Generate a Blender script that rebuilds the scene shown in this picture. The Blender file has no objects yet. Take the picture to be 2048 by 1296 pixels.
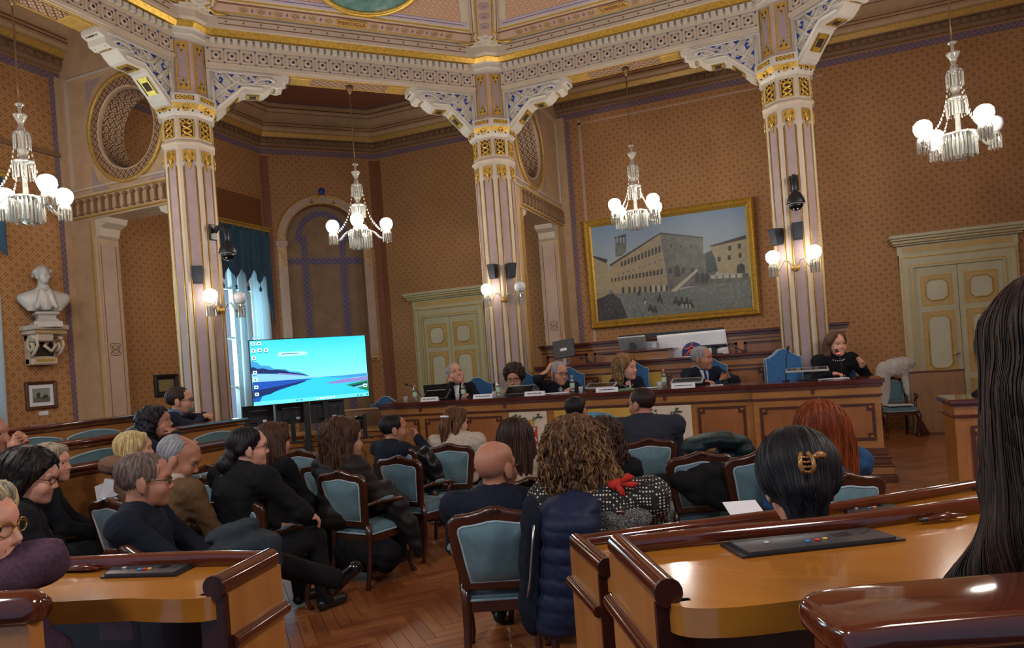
import bpy, bmesh, math, random
import numpy as np
from mathutils import Vector, Matrix
random.seed(7)
RNG = np.random.default_rng(11)
SC = bpy.context.scene
COL = SC.collection
PI = math.pi
R = math.radians

# ---------------------------------------------------------------- camera, world, exposure
# room frame: x along the back wall, y towards it, z up; the camera stands at the origin of the plan
F_PX, HC, ROLL, YAW = 1380.0, 1.72, R(4.2), R(21.5)
cam = bpy.data.cameras.new('camera')
cam.sensor_width = 36.0
cam.lens = F_PX / 2048 * 36
cam.shift_y = 72 / 2048
cam.clip_start = 0.05
cam_o = bpy.data.objects.new('camera', cam)
COL.objects.link(cam_o)
_f = Vector((-math.sin(YAW), math.cos(YAW), 0))
_r = Vector((math.cos(YAW), math.sin(YAW), 0))
_z = Vector((0, 0, 1))
_rr = _r * math.cos(ROLL) - _z * math.sin(ROLL)
_uu = _r * math.sin(ROLL) + _z * math.cos(ROLL)
cam_o.matrix_world = Matrix(((_rr.x, _uu.x, -_f.x, 0), (_rr.y, _uu.y, -_f.y, 0), (_rr.z, _uu.z, -_f.z, HC), (0, 0, 0, 1)))
SC.camera = cam_o
vs = SC.view_settings
vs.view_transform = 'Standard'
vs.look = 'None'
vs.gamma = 1
vs.use_curve_mapping = False
vs.exposure = 0.0
wd = bpy.data.worlds.new('world')
SC.world = wd
wd.use_nodes = True
wd.node_tree.nodes['Background'].inputs[0].default_value = (0.55, 0.68, 1.0, 1)
wd.node_tree.nodes['Background'].inputs[1].default_value = 0.42
SC.cycles.use_denoising = True
SC.cycles.max_bounces = 6
SC.cycles.diffuse_bounces = 3
SC.cycles.glossy_bounces = 3
SC.cycles.transmission_bounces = 4
SC.cycles.transparent_max_bounces = 8
SC.cycles.caustics_reflective = False
SC.cycles.caustics_refractive = False
SC.cycles.sample_clamp_indirect = 4.0
GLOBE_W = 80.0       # watts of each lit globe
WINDOW_W = 420.0     # daylight through each window

# ---------------------------------------------------------------- pixel helpers (layout maths only)
_ct, _st, _ca, _sa = math.cos(ROLL), math.sin(ROLL), math.cos(YAW), math.sin(YAW)
def ray(px, py):
    dx, dy = px - 1024, py - 720
    u = (dx*_ct - dy*_st) / F_PX
    w = -(dx*_st + dy*_ct) / F_PX
    return Vector((_ca*u - _sa, _sa*u + _ca, w))
def at_z(px, py, z):
    d = ray(px, py); t = (z - HC) / d.z
    return Vector((d.x*t, d.y*t, z))
def at_d(px, py, D):
    d = ray(px, py)
    return Vector((d.x*D, d.y*D, HC + d.z*D))

# ---------------------------------------------------------------- materials
def lin(c):
    if isinstance(c, str):
        c = [int(c[i:i+2], 16) / 255 for i in (0, 2, 4)]
    return tuple((x/12.92 if x <= 0.04045 else ((x+0.055)/1.055)**2.4) for x in c[:3]) + (1.0,)
class NT:
    """little wrapper for building shader graphs"""
    def __init__(s, name):
        s.m = bpy.data.materials.new(name); s.m.use_nodes = True
        s.t = s.m.node_tree; s.n = s.t.nodes; s.l = s.t.links
        s.b = s.n['Principled BSDF']
    def new(s, typ, **kw):
        nd = s.n.new(typ)
        for k, v in kw.items(): setattr(nd, k, v)
        return nd
    def put(s, sock, v):
        if isinstance(v, bpy.types.NodeSocket): s.l.new(v, sock)
        elif v is not None: sock.default_value = v
    def math(s, op, a, b=None, c=None):
        nd = s.new('ShaderNodeMath', operation=op)
        s.put(nd.inputs[0], a); s.put(nd.inputs[1], b); s.put(nd.inputs[2], c)
        return nd.outputs[0]
    def mix(s, fac, a, b):
        nd = s.new('ShaderNodeMix', data_type='RGBA')
        s.put(nd.inputs['Factor'], fac); s.put(nd.inputs[6], a); s.put(nd.inputs[7], b)
        return nd.outputs[2]
    def coord(s, which='UV', scale=(1,1,1), rot=(0,0,0), loc=(0,0,0)):
        tc = s.new('ShaderNodeTexCoord'); mp = s.new('ShaderNodeMapping')
        s.l.new(tc.outputs[which], mp.inputs[0])
        mp.inputs['Scale'].default_value = scale; mp.inputs['Rotation'].default_value = rot; mp.inputs['Location'].default_value = loc
        return mp.outputs[0]
    def noise(s, vec, scale=5, detail=3, rough=.55, dist=0.0):
        nd = s.new('ShaderNodeTexNoise'); s.put(nd.inputs['Vector'], vec)
        nd.inputs['Scale'].default_value = scale; nd.inputs['Detail'].default_value = detail
        nd.inputs['Roughness'].default_value = rough; nd.inputs['Distortion'].default_value = dist
        return nd.outputs['Fac']
    def ramp(s, fac, stops):
        nd = s.new('ShaderNodeValToRGB'); s.put(nd.inputs[0], fac)
        e = nd.color_ramp.elements
        while len(e) < len(stops): e.new(.5)
        for k, (p, c) in enumerate(stops): e[k].position = p; e[k].color = c
        return nd.outputs[0]
    def bump(s, h, strength=.3, dist=.01):
        nd = s.new('ShaderNodeBump'); nd.inputs['Strength'].default_value = strength; nd.inputs['Distance'].default_value = dist
        s.put(nd.inputs['Height'], h); s.l.new(nd.outputs[0], s.b.inputs['Normal'])
    def out(s, col=None, rough=.5, metal=0.0, spec=None, sheen=0, coat=0):
        s.put(s.b.inputs['Base Color'], col); s.put(s.b.inputs['Roughness'], rough); s.put(s.b.inputs['Metallic'], metal)
        if spec is not None: s.b.inputs['Specular IOR Level'].default_value = spec
        if sheen: s.b.inputs['Sheen Weight'].default_value = sheen; s.b.inputs['Sheen Roughness'].default_value = .4
        if coat: s.b.inputs['Coat Weight'].default_value = coat; s.b.inputs['Coat Roughness'].default_value = .06
        return s.m
_mc = {}
def plain(name, col, rough=.5, metal=0.0, var=.12, scale=18, bump=0.0, spec=None, sheen=0, coat=0, coords='Object'):
    """a colour with gentle procedural unevenness"""
    if name in _mc: return _mc[name]
    t = NT(name); c = lin(col)
    n = t.noise(t.coord(coords), scale, 3)
    a = tuple(x*(1-var) for x in c[:3]) + (1,); b = tuple(min(1, x*(1+var)) for x in c[:3]) + (1,)
    if bump: t.bump(n, bump, .01)
    _mc[name] = t.out(t.ramp(n, [(.3, a), (.7, b)]), rough, metal, spec, sheen, coat)
    return _mc[name]
def wood(name, dark, light, rough=.3, coat=.0, axis='X', scale=3.0, band=.45):
    if name in _mc: return _mc[name]
    t = NT(name); s = {'X': (.12,1,1), 'Y': (1,.12,1), 'Z': (1,1,.12)}[axis]
    co = t.coord('Object', s)
    n = t.noise(co, scale*6, 4, .6, .6); n2 = t.noise(t.coord('Object'), scale*.7, 2)
    f = t.math('ADD', t.math('MULTIPLY', n, 1-band), t.math('MULTIPLY', n2, band))
    t.bump(n, .05, .004)
    _mc[name] = t.out(t.ramp(f, [(.32, lin(dark)), (.68, lin(light))]), rough, coat=coat)
    return _mc[name]
def emit(name, col, strength):
    if name in _mc: return _mc[name]
    t = NT(name); t.b.inputs['Emission Color'].default_value = lin(col); t.b.inputs['Emission Strength'].default_value = strength
    _mc[name] = t.out(lin(col), .5); return _mc[name]

def wallpaper():
    t = NT('wallpaper_ochre'); uv = t.coord('UV', (1,1,1), (0,0,R(45)))
    sep = t.new('ShaderNodeSeparateXYZ'); t.l.new(uv, sep.inputs[0])
    S = 1/.115
    def cell(off):
        d = []
        for k in (0, 1):
            f = t.math('FRACT', t.math('ADD', t.math('MULTIPLY', sep.outputs[k], S), 50.0 + off))
            d.append(t.math('ABSOLUTE', t.math('SUBTRACT', f, .5)))
        a, b = d
        q = [t.math('SUBTRACT', x, .155) for x in (a, b)]
        r = t.math('SQRT', t.math('ADD', t.math('MULTIPLY', q[0], q[0]), t.math('MULTIPLY', q[1], q[1])))
        return a, b, r
    a, b, r = cell(0.0)
    dot = t.math('LESS_THAN', r, .12)
    ring = t.math('LESS_THAN', t.math('ABSOLUTE', t.math('SUBTRACT', r, .155)), .03)
    grid = t.math('GREATER_THAN', t.math('MAXIMUM', a, b), .455)
    ctr = t.math('LESS_THAN', t.math('ADD', a, b), .07)
    n = t.noise(t.coord('UV'), 1.3, 4, .6)
    fine = t.noise(t.coord('UV'), 60, 2)
    base = t.mix(n, lin('a8784c'), lin('bd9060'))
    dark = t.mix(n, lin('6a3e24'), lin('7c4c2c'))
    gold = t.mix(n, lin('b08450'), lin('cca470'))
    c = t.mix(t.math('MULTIPLY', ring, .8), base, gold)
    c = t.mix(t.math('MULTIPLY', t.math('MAXIMUM', dot, ctr), .85), c, dark)
    c = t.mix(t.math('MULTIPLY', grid, .35), c, dark)
    c = t.mix(t.math('MULTIPLY', fine, .25), c, dark)
    return t.out(c, .62, 0, .25)
def ceiling_paper(name, base, dots, S):
    t = NT(name); uv = t.coord('UV', (1,1,1), (0,0,R(45)))
    sep = t.new('ShaderNodeSeparateXYZ'); t.l.new(uv, sep.inputs[0])
    d = [t.math('ABSOLUTE', t.math('SUBTRACT', t.math('FRACT', t.math('ADD', t.math('MULTIPLY', sep.outputs[k], S), 50.0)), .5)) for k in (0,1)]
    r = t.math('SQRT', t.math('ADD', t.math('MULTIPLY', d[0], d[0]), t.math('MULTIPLY', d[1], d[1])))
    f = t.math('MAXIMUM', t.math('LESS_THAN', r, .2), t.math('GREATER_THAN', t.math('MAXIMUM', d[0], d[1]), .44))
    return t.out(t.mix(t.math('MULTIPLY', f, .7), lin(base), lin(dots)), .6, 0, .2)
def lattice_border(name, base, line, S=9.0):
    """narrow strips painted with a criss-cross braid"""
    t = NT(name); uv = t.coord('UV', (1,1,1), (0,0,R(45)))
    sep = t.new('ShaderNodeSeparateXYZ'); t.l.new(uv, sep.inputs[0])
    d = [t.math('ABSOLUTE', t.math('SUBTRACT', t.math('FRACT', t.math('ADD', t.math('MULTIPLY', sep.outputs[k], S), 50.0)), .5)) for k in (0,1)]
    f = t.math('GREATER_THAN', t.math('MAXIMUM', d[0], d[1]), .36)
    f2 = t.math('LESS_THAN', t.math('ADD', d[0], d[1]), .2)
    return t.out(t.mix(t.math('MAXIMUM', f, f2), lin(base), lin(line)), .55, 0, .25)

M = {}
M['paper'] = wallpaper()
M['ceil_red'] = ceiling_paper('ceiling_paper_red', '8d5a4a', 'a97a60', 7)
M['ceil_tan'] = ceiling_paper('ceiling_paper_tan', 'b08a70', 'c8a88c', 8)
M['violet_braid'] = lattice_border('violet_braid', '66505c', '84707a', 15)
M['indigo_braid'] = lattice_border('indigo_braid', '50496a', '746a80', 12)
M['ochre_braid'] = lattice_border('ochre_braid', 'b8987c', '5e4634', 13)
M['stone'] = plain('painted_plaster', 'bfb09c', .55, var=.06, scale=4)
M['stone_white'] = plain('white_plaster', 'c6bfb2', .5, var=.05, scale=5)
M['stone_tan'] = plain('tan_plaster', 'b89a78', .55, var=.1, scale=4)
M['stone_brown'] = plain('brown_plaster', '7e6146', .6, var=.12, scale=4)
M['pinkplaster'] = plain('pink_plaster', 'b39886', .55, var=.07, scale=5)
M['lilac'] = plain('lilac_panel', 'a08c8c', .55, var=.08, scale=6)
M['lavender'] = plain('lavender_band', 'a79fb4', .55, var=.06, scale=6)
M['gold'] = plain('gilding', 'd2aa4c', .36, .6, var=.25, scale=30, bump=.1)
M['gold_paint'] = plain('gold_paint', 'b8944a', .45, .25, var=.2, scale=25)
M['bronze'] = plain('dull_gilding', '8f6828', .45, .4, var=.3, scale=22)
M['blue'] = plain('cobalt_ground', '1f3a92', .5, var=.15)
M['green'] = plain('green_enamel', '2f8a4e', .4, var=.2)
M['dark'] = plain('dark_recess', '33241a', .7)
M['redbrown_line'] = plain('redbrown_line', '7c4a2c', .6)
M['doorgreen'] = plain('sage_door_paint', 'b3ac88', .42, var=.06, scale=6)
M['doorpanel'] = plain('sage_door_panel', 'bcb89c', .45, var=.08, scale=3)
M['doorochre'] = plain('ochre_door_border', 'b59858', .45, var=.12, scale=6)
M['niche'] = plain('niche_umber', '86694a', .6, var=.18, scale=3)
M['marble'] = plain('white_marble', 'b6b2aa', .35, var=.07, scale=9)
M['oak'] = wood('honey_oak', '8a5a2c', 'ae783e', .28, .3, 'X')
M['oak_v'] = wood('honey_oak_upright', '88562a', 'a8703a', .28, .3, 'Z')
M['oak_y'] = wood('honey_oak_deep', '8a5a2c', 'ae783e', .28, .3, 'Y')
M['burl'] = wood('burl_panel', '7e4c26', 'a0683a', .3, .3, 'Z', 2.0, .7)
M['mahog'] = wood('mahogany', '3a140c', '5f2616', .2, .5, 'X')
M['mahog_y'] = wood('mahogany_deep', '3a140c', '5f2616', .2, .5, 'Y')
M['mahog_dark'] = wood('mahogany_dark', '210d0a', '3a1811', .3, .2, 'Z')
M['inlay'] = wood('walnut_inlay', '3c1a10', '55281a', .35, .2, 'X')
M['plinth'] = wood('plinth_walnut', '4a2818', '66382a', .45, 0, 'X')
M['velvet'] = plain('blue_velvet', '52717b', .8, var=.16, scale=14, sheen=.5)
M['velvet_bright'] = plain('bright_blue_velvet', '2f6498', .8, var=.14, scale=14, sheen=.4)
M['piping'] = plain('pale_piping', '8fa9b4', .7)
M['black'] = plain('black_plastic', '15171c', .4)
M['blackgloss'] = plain('black_gloss', '0c0d10', .12)
M['grey'] = plain('grey_plastic', '8d929a', .4)
M['silver'] = plain('silver_plastic', 'b6babd', .3, .3)
M['white'] = plain('white_paper', 'd9dce2', .6, var=.03)
M['steel'] = plain('brushed_steel', 'a8a8a8', .3, .9)
M['skyblue_pane'] = None

# ---------------------------------------------------------------- mesh builder
class MB:
    def __init__(s): s.v = []; s.f = []; s.mi = []; s.sm = []
    def add(s, vs, fs, mi=0, smooth=False, mtx=None):
        o = len(s.v)
        if mtx is not None: vs = [mtx @ Vector(p) for p in vs]
        s.v.extend([tuple(p) for p in vs])
        s.f.extend([tuple(i+o for i in q) for q in fs]); s.mi.extend([mi]*len(fs)); s.sm.extend([smooth]*len(fs))
        return s
    def box(s, x0, x1, y0, y1, z0, z1, mi=0, mtx=None):
        p = [(x,y,z) for z in (z0,z1) for y in (y0,y1) for x in (x0,x1)]
        return s.add(p, [(0,2,3,1),(4,5,7,6),(0,1,5,4),(2,6,7,3),(0,4,6,2),(1,3,7,5)], mi, False, mtx)
    def bbox(s, x0, x1, y0, y1, z0, z1, b=.01, mi=0, mtx=None):
        """box with chamfered edges"""
        v = []; b = min(b, (x1-x0)/2.01, (y1-y0)/2.01, (z1-z0)/2.01)
        for sx in (0,1):
            for sy in (0,1):
                for sz in (0,1):
                    X, Y, Z = (x0,x1)[sx], (y0,y1)[sy], (z0,z1)[sz]
                    dx, dy, dz = b*(1-2*sx), b*(1-2*sy), b*(1-2*sz)
                    v += [(X, Y+dy, Z+dz), (X+dx, Y, Z+dz), (X+dx, Y+dy, Z)]
        bm = bmesh.new()
        for p in v: bm.verts.new(p)
        r = bmesh.ops.convex_hull(bm, input=bm.verts)
        bmesh.ops.dissolve_limit(bm, angle_limit=.01, verts=bm.verts, edges=bm.edges)
        bm.verts.index_update()
        vs = [q.co.copy() for q in bm.verts]; fs = [[q.index for q in f.verts] for f in bm.faces]; bm.free()
        return s.add(vs, fs, mi, False, mtx)
    def prism(s, pts, h0, h1, mi=0, mtx=None, smooth=False):
        """polygon (x,y) extruded along z from h0 to h1 (mtx turns it into place)"""
        a = sum(pts[i][0]*pts[(i+1)%len(pts)][1] - pts[(i+1)%len(pts)][0]*pts[i][1] for i in range(len(pts)))
        if a < 0: pts = pts[::-1]
        n = len(pts)
        v = [(x,y,h0) for x,y in pts] + [(x,y,h1) for x,y in pts]
        f = [tuple(range(n-1,-1,-1)), tuple(range(n,2*n))]
        s.add(v, f, mi, False, mtx)
        o = len(s.v)-2*n
        for i in range(n):
            j = (i+1)%n
            s.f.append((o+i,o+j,o+n+j,o+n+i)); s.mi.append(mi); s.sm.append(smooth)
        return s
    def loft(s, rings, mi=0, smooth=True, cap=True, closed=True, mtx=None):
        n = len(rings[0]); v = [p for r in rings for p in r]; f = []
        m = n if closed else n-1
        for k in range(len(rings)-1):
            for i in range(m):
                j = (i+1)%n
                f.append((k*n+i, k*n+j, (k+1)*n+j, (k+1)*n+i))
        if cap and closed:
            f.append(tuple(range(n-1,-1,-1))); f.append(tuple((len(rings)-1)*n+i for i in range(n)))
        return s.add(v, f, mi, smooth, mtx)
    def lathe(s, prof, n=16, mi=0, mtx=None, smooth=True):
        rings = [[(r*math.cos(2*PI*i/n), r*math.sin(2*PI*i/n), z) for i in range(n)] for r, z in prof]
        return s.loft(rings, mi, smooth, True, True, mtx)
    def tube(s, pts, rad, n=8, mi=0, mtx=None, closed=False, flat=1.0):
        pts = [Vector(p) for p in pts]; rings = []; N = len(pts)
        rads = rad if isinstance(rad, (list, tuple)) else [rad]*N
        prev = None
        for k in range(N):
            if closed: t = pts[(k+1)%N] - pts[k-1]
            else: t = pts[min(k+1,N-1)] - pts[max(k-1,0)]
            if t.length < 1e-9: t = Vector((0,0,1))
            t.normalize()
            if prev is None:
                u = t.orthogonal().normalized()
            else:
                u = prev - t*prev.dot(t)
                u = u.normalized() if u.length > 1e-6 else t.orthogonal().normalized()
            prev = u; w = t.cross(u)
            rings.append([pts[k] + (u*math.cos(2*PI*i/n) + w*math.sin(2*PI*i/n)*flat)*rads[k] for i in range(n)])
        if closed: rings.append(rings[0]); 
        return s.loft(rings, mi, True, not closed, True, mtx)
    def sphere(s, c, r, n=12, m=8, mi=0, mtx=None):
        rx, ry, rz = (r,r,r) if not isinstance(r, (tuple,list)) else r
        rings = []
        for k in range(m+1):
            a = PI*(k/m) ; q = max(math.sin(a), .002)
            rings.append([(c[0]+rx*q*math.cos(2*PI*i/n), c[1]+ry*q*math.sin(2*PI*i/n), c[2]-rz*math.cos(a)) for i in range(n)])
        return s.loft(rings, mi, True, True, True, mtx)
    def grid(s, fn, nu, nv, mi=0, thick=0.0, smooth=True, mtx=None):
        """surface fn(u,v) with u,v in 0..1; thick gives it a back"""
        P = [[Vector(fn(i/nu, j/nv)) for j in range(nv+1)] for i in range(nu+1)]
        v = [p for r in P for p in r]; f = []
        w = nv+1
        for i in range(nu):
            for j in range(nv): f.append((i*w+j, (i+1)*w+j, (i+1)*w+j+1, i*w+j+1))
        if thick:
            nrm = [Vector((0,0,0)) for _ in v]
            for q in f:
                nn = (v[q[1]]-v[q[0]]).cross(v[q[3]]-v[q[0]])
                for i in q: nrm[i] += nn
            o = len(v)
            v = v + [p - (n.normalized() if n.length > 1e-12 else Vector((0,0,1)))*thick for p, n in zip(v, nrm)]
            f2 = [tuple(i+o for i in q[::-1]) for q in f]
            e = [(i*w, (i+1)*w) for i in range(nu)] + [((i+1)*w+nv, i*w+nv) for i in range(nu)] + [(j+1, j) for j in range(nv)] + [(nu*w+j, nu*w+j+1) for j in range(nv)]
            f = f + f2 + [(b, a, a+o, b+o) for a, b in e]
        return s.add(v, f, mi, smooth, mtx)
    def mesh(s, name, mats):
        me = bpy.data.meshes.new(name)
        me.from_pydata(s.v, [], s.f)
        for m in (mats if isinstance(mats, (list, tuple)) else [mats]): me.materials.append(m)
        me.polygons.foreach_set('material_index', s.mi)
        me.polygons.foreach_set('use_smooth', s.sm)
        box_uv(me)
        me.update()
        return me
    def build(s, name, mats, parent=None, loc=None, kind=None, sharp=None):
        me = s.mesh(name, mats)
        if sharp: me.set_sharp_from_angle(angle=R(sharp))
        return link(name, me, parent, loc, kind)
def box_uv(me):
    """planar UVs in metres, by each face's own direction"""
    nl = len(me.loops)
    if not nl: return
    uvl = me.uv_layers.new(name='UVMap')
    co = np.empty(len(me.vertices)*3); me.vertices.foreach_get('co', co); co = co.reshape(-1,3)
    vi = np.empty(nl, int); me.loops.foreach_get('vertex_index', vi)
    nr = np.empty(len(me.polygons)*3); me.polygons.foreach_get('normal', nr); nr = nr.reshape(-1,3)
    lt = np.empty(len(me.polygons), int); me.polygons.foreach_get('loop_total', lt)
    n = np.repeat(nr, lt, 0); p = co[vi]
    flat = np.abs(n[:,2]) > .75
    h = np.hypot(n[:,0], n[:,1]) + 1e-9
    tx, ty = -n[:,1]/h, n[:,0]/h
    u = np.where(flat, p[:,0], p[:,0]*tx + p[:,1]*ty); w = np.where(flat, p[:,1], p[:,2])
    uvl.data.foreach_set('uv', np.stack([u,w],1).ravel())
def link(name, data, parent=None, loc=None, kind=None):
    o = bpy.data.objects.new(name, data); COL.objects.link(o)
    if parent is not None: o.parent = parent
    if loc is not None: o.location = loc
    if kind: o['kind'] = kind
    return o
def thing(name, label, cat, loc=(0,0,0), rz=0, group=None):
    o = bpy.data.objects.new(name, None); COL.objects.link(o)
    o.location = loc; o.rotation_euler = (0,0,rz); o['label'] = label; o['category'] = cat
    if group: o['group'] = group
    return o
def tag(o, label, cat, group=None):
    o['label'] = label; o['category'] = cat
    if group: o['group'] = group
    return o
def struct(name, loc=(0,0,0), rz=0):
    o = bpy.data.objects.new(name, None); COL.objects.link(o); o.location = loc; o.rotation_euler = (0,0,rz); o['kind'] = 'structure'
    return o
def copy_tree(o, parent=None):
    c = o.copy(); COL.objects.link(c)
    if parent is not None: c.parent = parent
    for ch in list(o.children): copy_tree(ch, c)
    return c
def frame(px, py, pz, xdir, zdir=(0,0,1)):
    """matrix: local x along xdir, local y along zdir (up), local z = out (x cross up)"""
    x = Vector(xdir).normalized(); u = Vector(zdir).normalized(); n = x.cross(u).normalized()
    return Matrix(((x.x,u.x,n.x,px),(x.y,u.y,n.y,py),(x.z,u.z,n.z,pz),(0,0,0,1)))
def arc(cx, cy, r, a0, a1, n, ry=None):
    ry = ry or r
    return [(cx + r*math.cos(R(a0 + (a1-a0)*i/n)), cy + ry*math.sin(R(a0 + (a1-a0)*i/n))) for i in range(n+1)]
def text_mesh(txt, size, depth=.002, extra=0.0):
    cu = bpy.data.curves.new('txt', 'FONT'); cu.body = txt; cu.size = size; cu.extrude = depth; cu.align_x = 'CENTER'; cu.align_y = 'CENTER'
    cu.resolution_u = 2; cu.offset = extra
    o = bpy.data.objects.new('txt', cu); COL.objects.link(o)
    me = bpy.data.meshes.new_from_object(o.evaluated_get(bpy.context.evaluated_depsgraph_get()))
    bpy.data.objects.remove(o); bpy.data.curves.remove(cu)
    return me
def put_text(name, txt, size, mtx, mat, parent, depth=.002, extra=0.0):
    me = text_mesh(txt, size, depth, extra); me.materials.clear(); me.materials.append(mat)
    me.transform(mtx)
    return link(name, me, parent)
# ================================================================ ROOM
XL, YB, HZ = -10.4, 14.0, 7.6          # left wall, back wall, aisle ceiling
OC = [(-7.64,2.83),(-7.64,7.51),(-4.33,10.82),(.29,10.80),(3.66,7.51)]
OCC = Vector((-1.99,5.17,0))
SIDE = 4.68
CH0, CH1 = (-10.4,12.2), (-8.6,14.0)

def rect_wall(mb, o, xd, L, z0, z1, holes, th, mi=0):
    """wall panel from o along xd, thickness behind it, with rectangular openings (s0,s1,z0,z1)"""
    m = frame(o[0], o[1], 0, (xd[0], xd[1], 0))
    xs = sorted({0, L, *[h[0] for h in holes], *[h[1] for h in holes]})
    for a, b in zip(xs, xs[1:]):
        hs = sorted([(h[2], h[3]) for h in holes if h[0] <= a+1e-6 and h[1] >= b-1e-6])
        z = z0
        for h0, h1 in hs:
            if h0 > z: mb.box(a, b, z, h0, -th, 0, mi, m)
            z = h1
        if z < z1: mb.box(a, b, z, z1, -th, 0, mi, m)
    return mb
# left wall: local x runs along +y so that 'out' (x cross up) is +x
WIN = [(4.75, 6.35, .45, 4.75), (10.55, 12.0, .45, 4.75), (1.0, 2.6, .45, 4.75)]
w = MB(); rect_wall(w, (XL, -1.0), (0,1), 13.2, 0, HZ, [(a+1.0, b+1.0, c, d) for a,b,c,d in WIN], .35)
w.build('wall_left', M['paper'], kind='structure')
w = MB(); rect_wall(w, CH0, (1,1), math.hypot(1.8,1.8), 0, 4.72, [(.42, 2.12, 0, 4.72)], .3); w.build('wall_chamfer', M['paper'], kind='structure')
w = MB(); w.box(-8.6, 9.0, YB, YB+.3, 0, HZ); w.build('wall_back', M['paper'], kind='structure')
w = MB(); w.box(8.7, 9.0, -1, YB, 0, HZ); w.build('wall_right', M['paper'], kind='structure')
w = MB(); w.box(XL-.3, 9, -1, YB+.3, HZ, HZ+.12); w.build('ceiling', M['ceil_red'], kind='structure')

# ---- parquet: herringbone strips one by one near the camera, the rest joined
par_cols = [('8a502c','a4683e'), ('8e5430','aa6e42'), ('945a34','b07646'), ('82492a','9c6036')]
PAR = [wood('parquet_%s' % n, d, l, .3, .15, ax, 5) for n, (d, l) in zip('abcd', par_cols) for ax in ('X',)]
fl = struct('floor')
b = MB(); b.box(-10.75, 9, -1.2, 14.3, -.12, -.016); b.build('subfloor', M['mahog_dark'], fl)
SW, SL = .085, .51
strip_meshes = []
for k in range(4):
    m = MB(); m.bbox(-SL/2+.001, SL/2-.001, -SW/2+.0012, SW/2-.0012, -.016, 0, .0015); strip_meshes.append(m.mesh('parquet_strip', PAR[k]))
cand = []
A45 = R(45)
for i in range(-120, 190):
    for j in range(-34, 30):
        ox, oy = i*SW + j*SL, i*SW - j*SL
        for cx, cy, r in ((ox+SL/2, oy+SW/2, 0), (ox+SW/2, oy+SW+SL/2, PI/2)):
            cand.append((cx*math.cos(A45) - cy*math.sin(A45), cx*math.sin(A45) + cy*math.cos(A45), r + A45))
strips = []
for X, Y, r in cand:
    if not (-10.2 < X < 8.4 and .2 < Y < 13.8): continue
    strips.append((X, Y, r))
vis = []
def fpix(X, Y):
    xx = _ca*X + _sa*Y; yy = -_sa*X + _ca*Y
    if yy < .5: return None
    u = F_PX*xx/yy; w_ = F_PX*(0-HC)/yy
    return 1024 + u*_ct - w_*_st, 720 - (u*_st + w_*_ct)
near = []; far = MB()
for X, Y, r in strips:
    p = fpix(X, Y)
    if p and (540 < p[0] < 1180 and 930 < p[1] < 1330 or 1760 < p[0] < 1970 and 865 < p[1] < 1000): near.append((math.hypot(X, Y), X, Y, r))
    elif X*X >= 0: far.box(-SL/2+.001, SL/2-.001, -SW/2+.001, SW/2-.001, -.016, -.0004, random.randrange(4), Matrix.Translation((X,Y,0)) @ Matrix.Rotation(r, 4, 'Z'))
near.sort()
for k, (d, X, Y, r) in enumerate(near):
    if k < 295:
        o = link('parquet_strip', strip_meshes[random.randrange(4)], fl, (X, Y, 0)); o.rotation_euler = (0,0,r)
    else: far.box(-SL/2+.001, SL/2-.001, -SW/2+.001, SW/2-.001, -.016, -.0004, random.randrange(4), Matrix.Translation((X,Y,0)) @ Matrix.Rotation(r, 4, 'Z'))
far.build('parquet_field', PAR, fl, kind='stuff')

# ---- sweep a profile along the foot of a chain of walls
def sweep(mb, path, prof, mi=0, smooth=False):
    P = [Vector((x,y,0)) for x,y in path]; n = len(P); rings = []
    for k in range(n):
        d0 = (P[k]-P[k-1]).normalized() if k else (P[1]-P[0]).normalized()
        d1 = (P[k+1]-P[k]).normalized() if k < n-1 else d0
        n0, n1 = Vector((d0.y,-d0.x,0)), Vector((d1.y,-d1.x,0))
        m = (n0+n1)/(1+n0.dot(n1))
        rings.append([P[k] + m*d + Vector((0,0,z)) for d, z in prof])
    return mb.loft(rings, mi, smooth, True, True)
def cornice(path, first):
    c = struct('trim_1' if first else 'trim_2')
    m = MB(); sweep(m, path, [(0,6.65),(.012,6.65),(.012,6.77),(0,6.77)]); m.build('violet_border', M['violet_braid'], c)
    m = MB(); sweep(m, path, [(0,6.8),(.05,6.82),(.08,6.86),(.08,6.97),(.13,6.98),(.13,7.0),(0,7.0)]); m.build('bed_moulding', M['stone_brown'], c)
    m = MB(); sweep(m, path, [(0,7.0),(.14,7.0),(.19,7.08),(.19,7.1),(0,7.1)]); m.build('gilded_fillet', M['gold_paint'], c)
    m = MB(); sweep(m, path, [(0,7.1),(.2,7.1),(.24,7.16),(.24,7.3),(.30,7.32),(.42,7.42),(.46,7.5),(.46,7.56),(.54,7.58),(.54,7.6),(0,7.6)]); m.build('crown_moulding', M['stone_tan'], c)
    m = MB()
    for q0, q1, q2 in ((.2,7.105,7.125),(.243,7.2,7.215),(.243,7.26,7.275),(.425,7.43,7.45),(.463,7.51,7.53)): sweep(m, path, [(q0,q1),(q0+.006,q1),(q0+.006,q2),(q0,q2)])
    m.build('brown_fillet', M['redbrown_line'], c)
    m = MB(); sweep(m, path, [(.54,7.588),(.60,7.588),(.60,7.599),(.54,7.599)]); m.build('violet_line', M['violet_braid'], c)
    d = MB()
    for (a, b_) in zip(path, path[1:]):
        L = math.hypot(b_[0]-a[0], b_[1]-a[1]); u = ((b_[0]-a[0])/L, (b_[1]-a[1])/L)
        for k in range(int(L/.14)):
            s = (k+.5)*.14
            d.box(-.04,.04,0,.045,6.875,6.955,0, Matrix.Translation((a[0]+u[0]*s+u[1]*.08, a[1]+u[1]*s-u[0]*.08,0)) @ Matrix(((u[0],u[1],0,0),(u[1],-u[0],0,0),(0,0,1,0),(0,0,0,1))))
    d.build('dentil_row', M['stone_brown'], c, kind='stuff')
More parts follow.
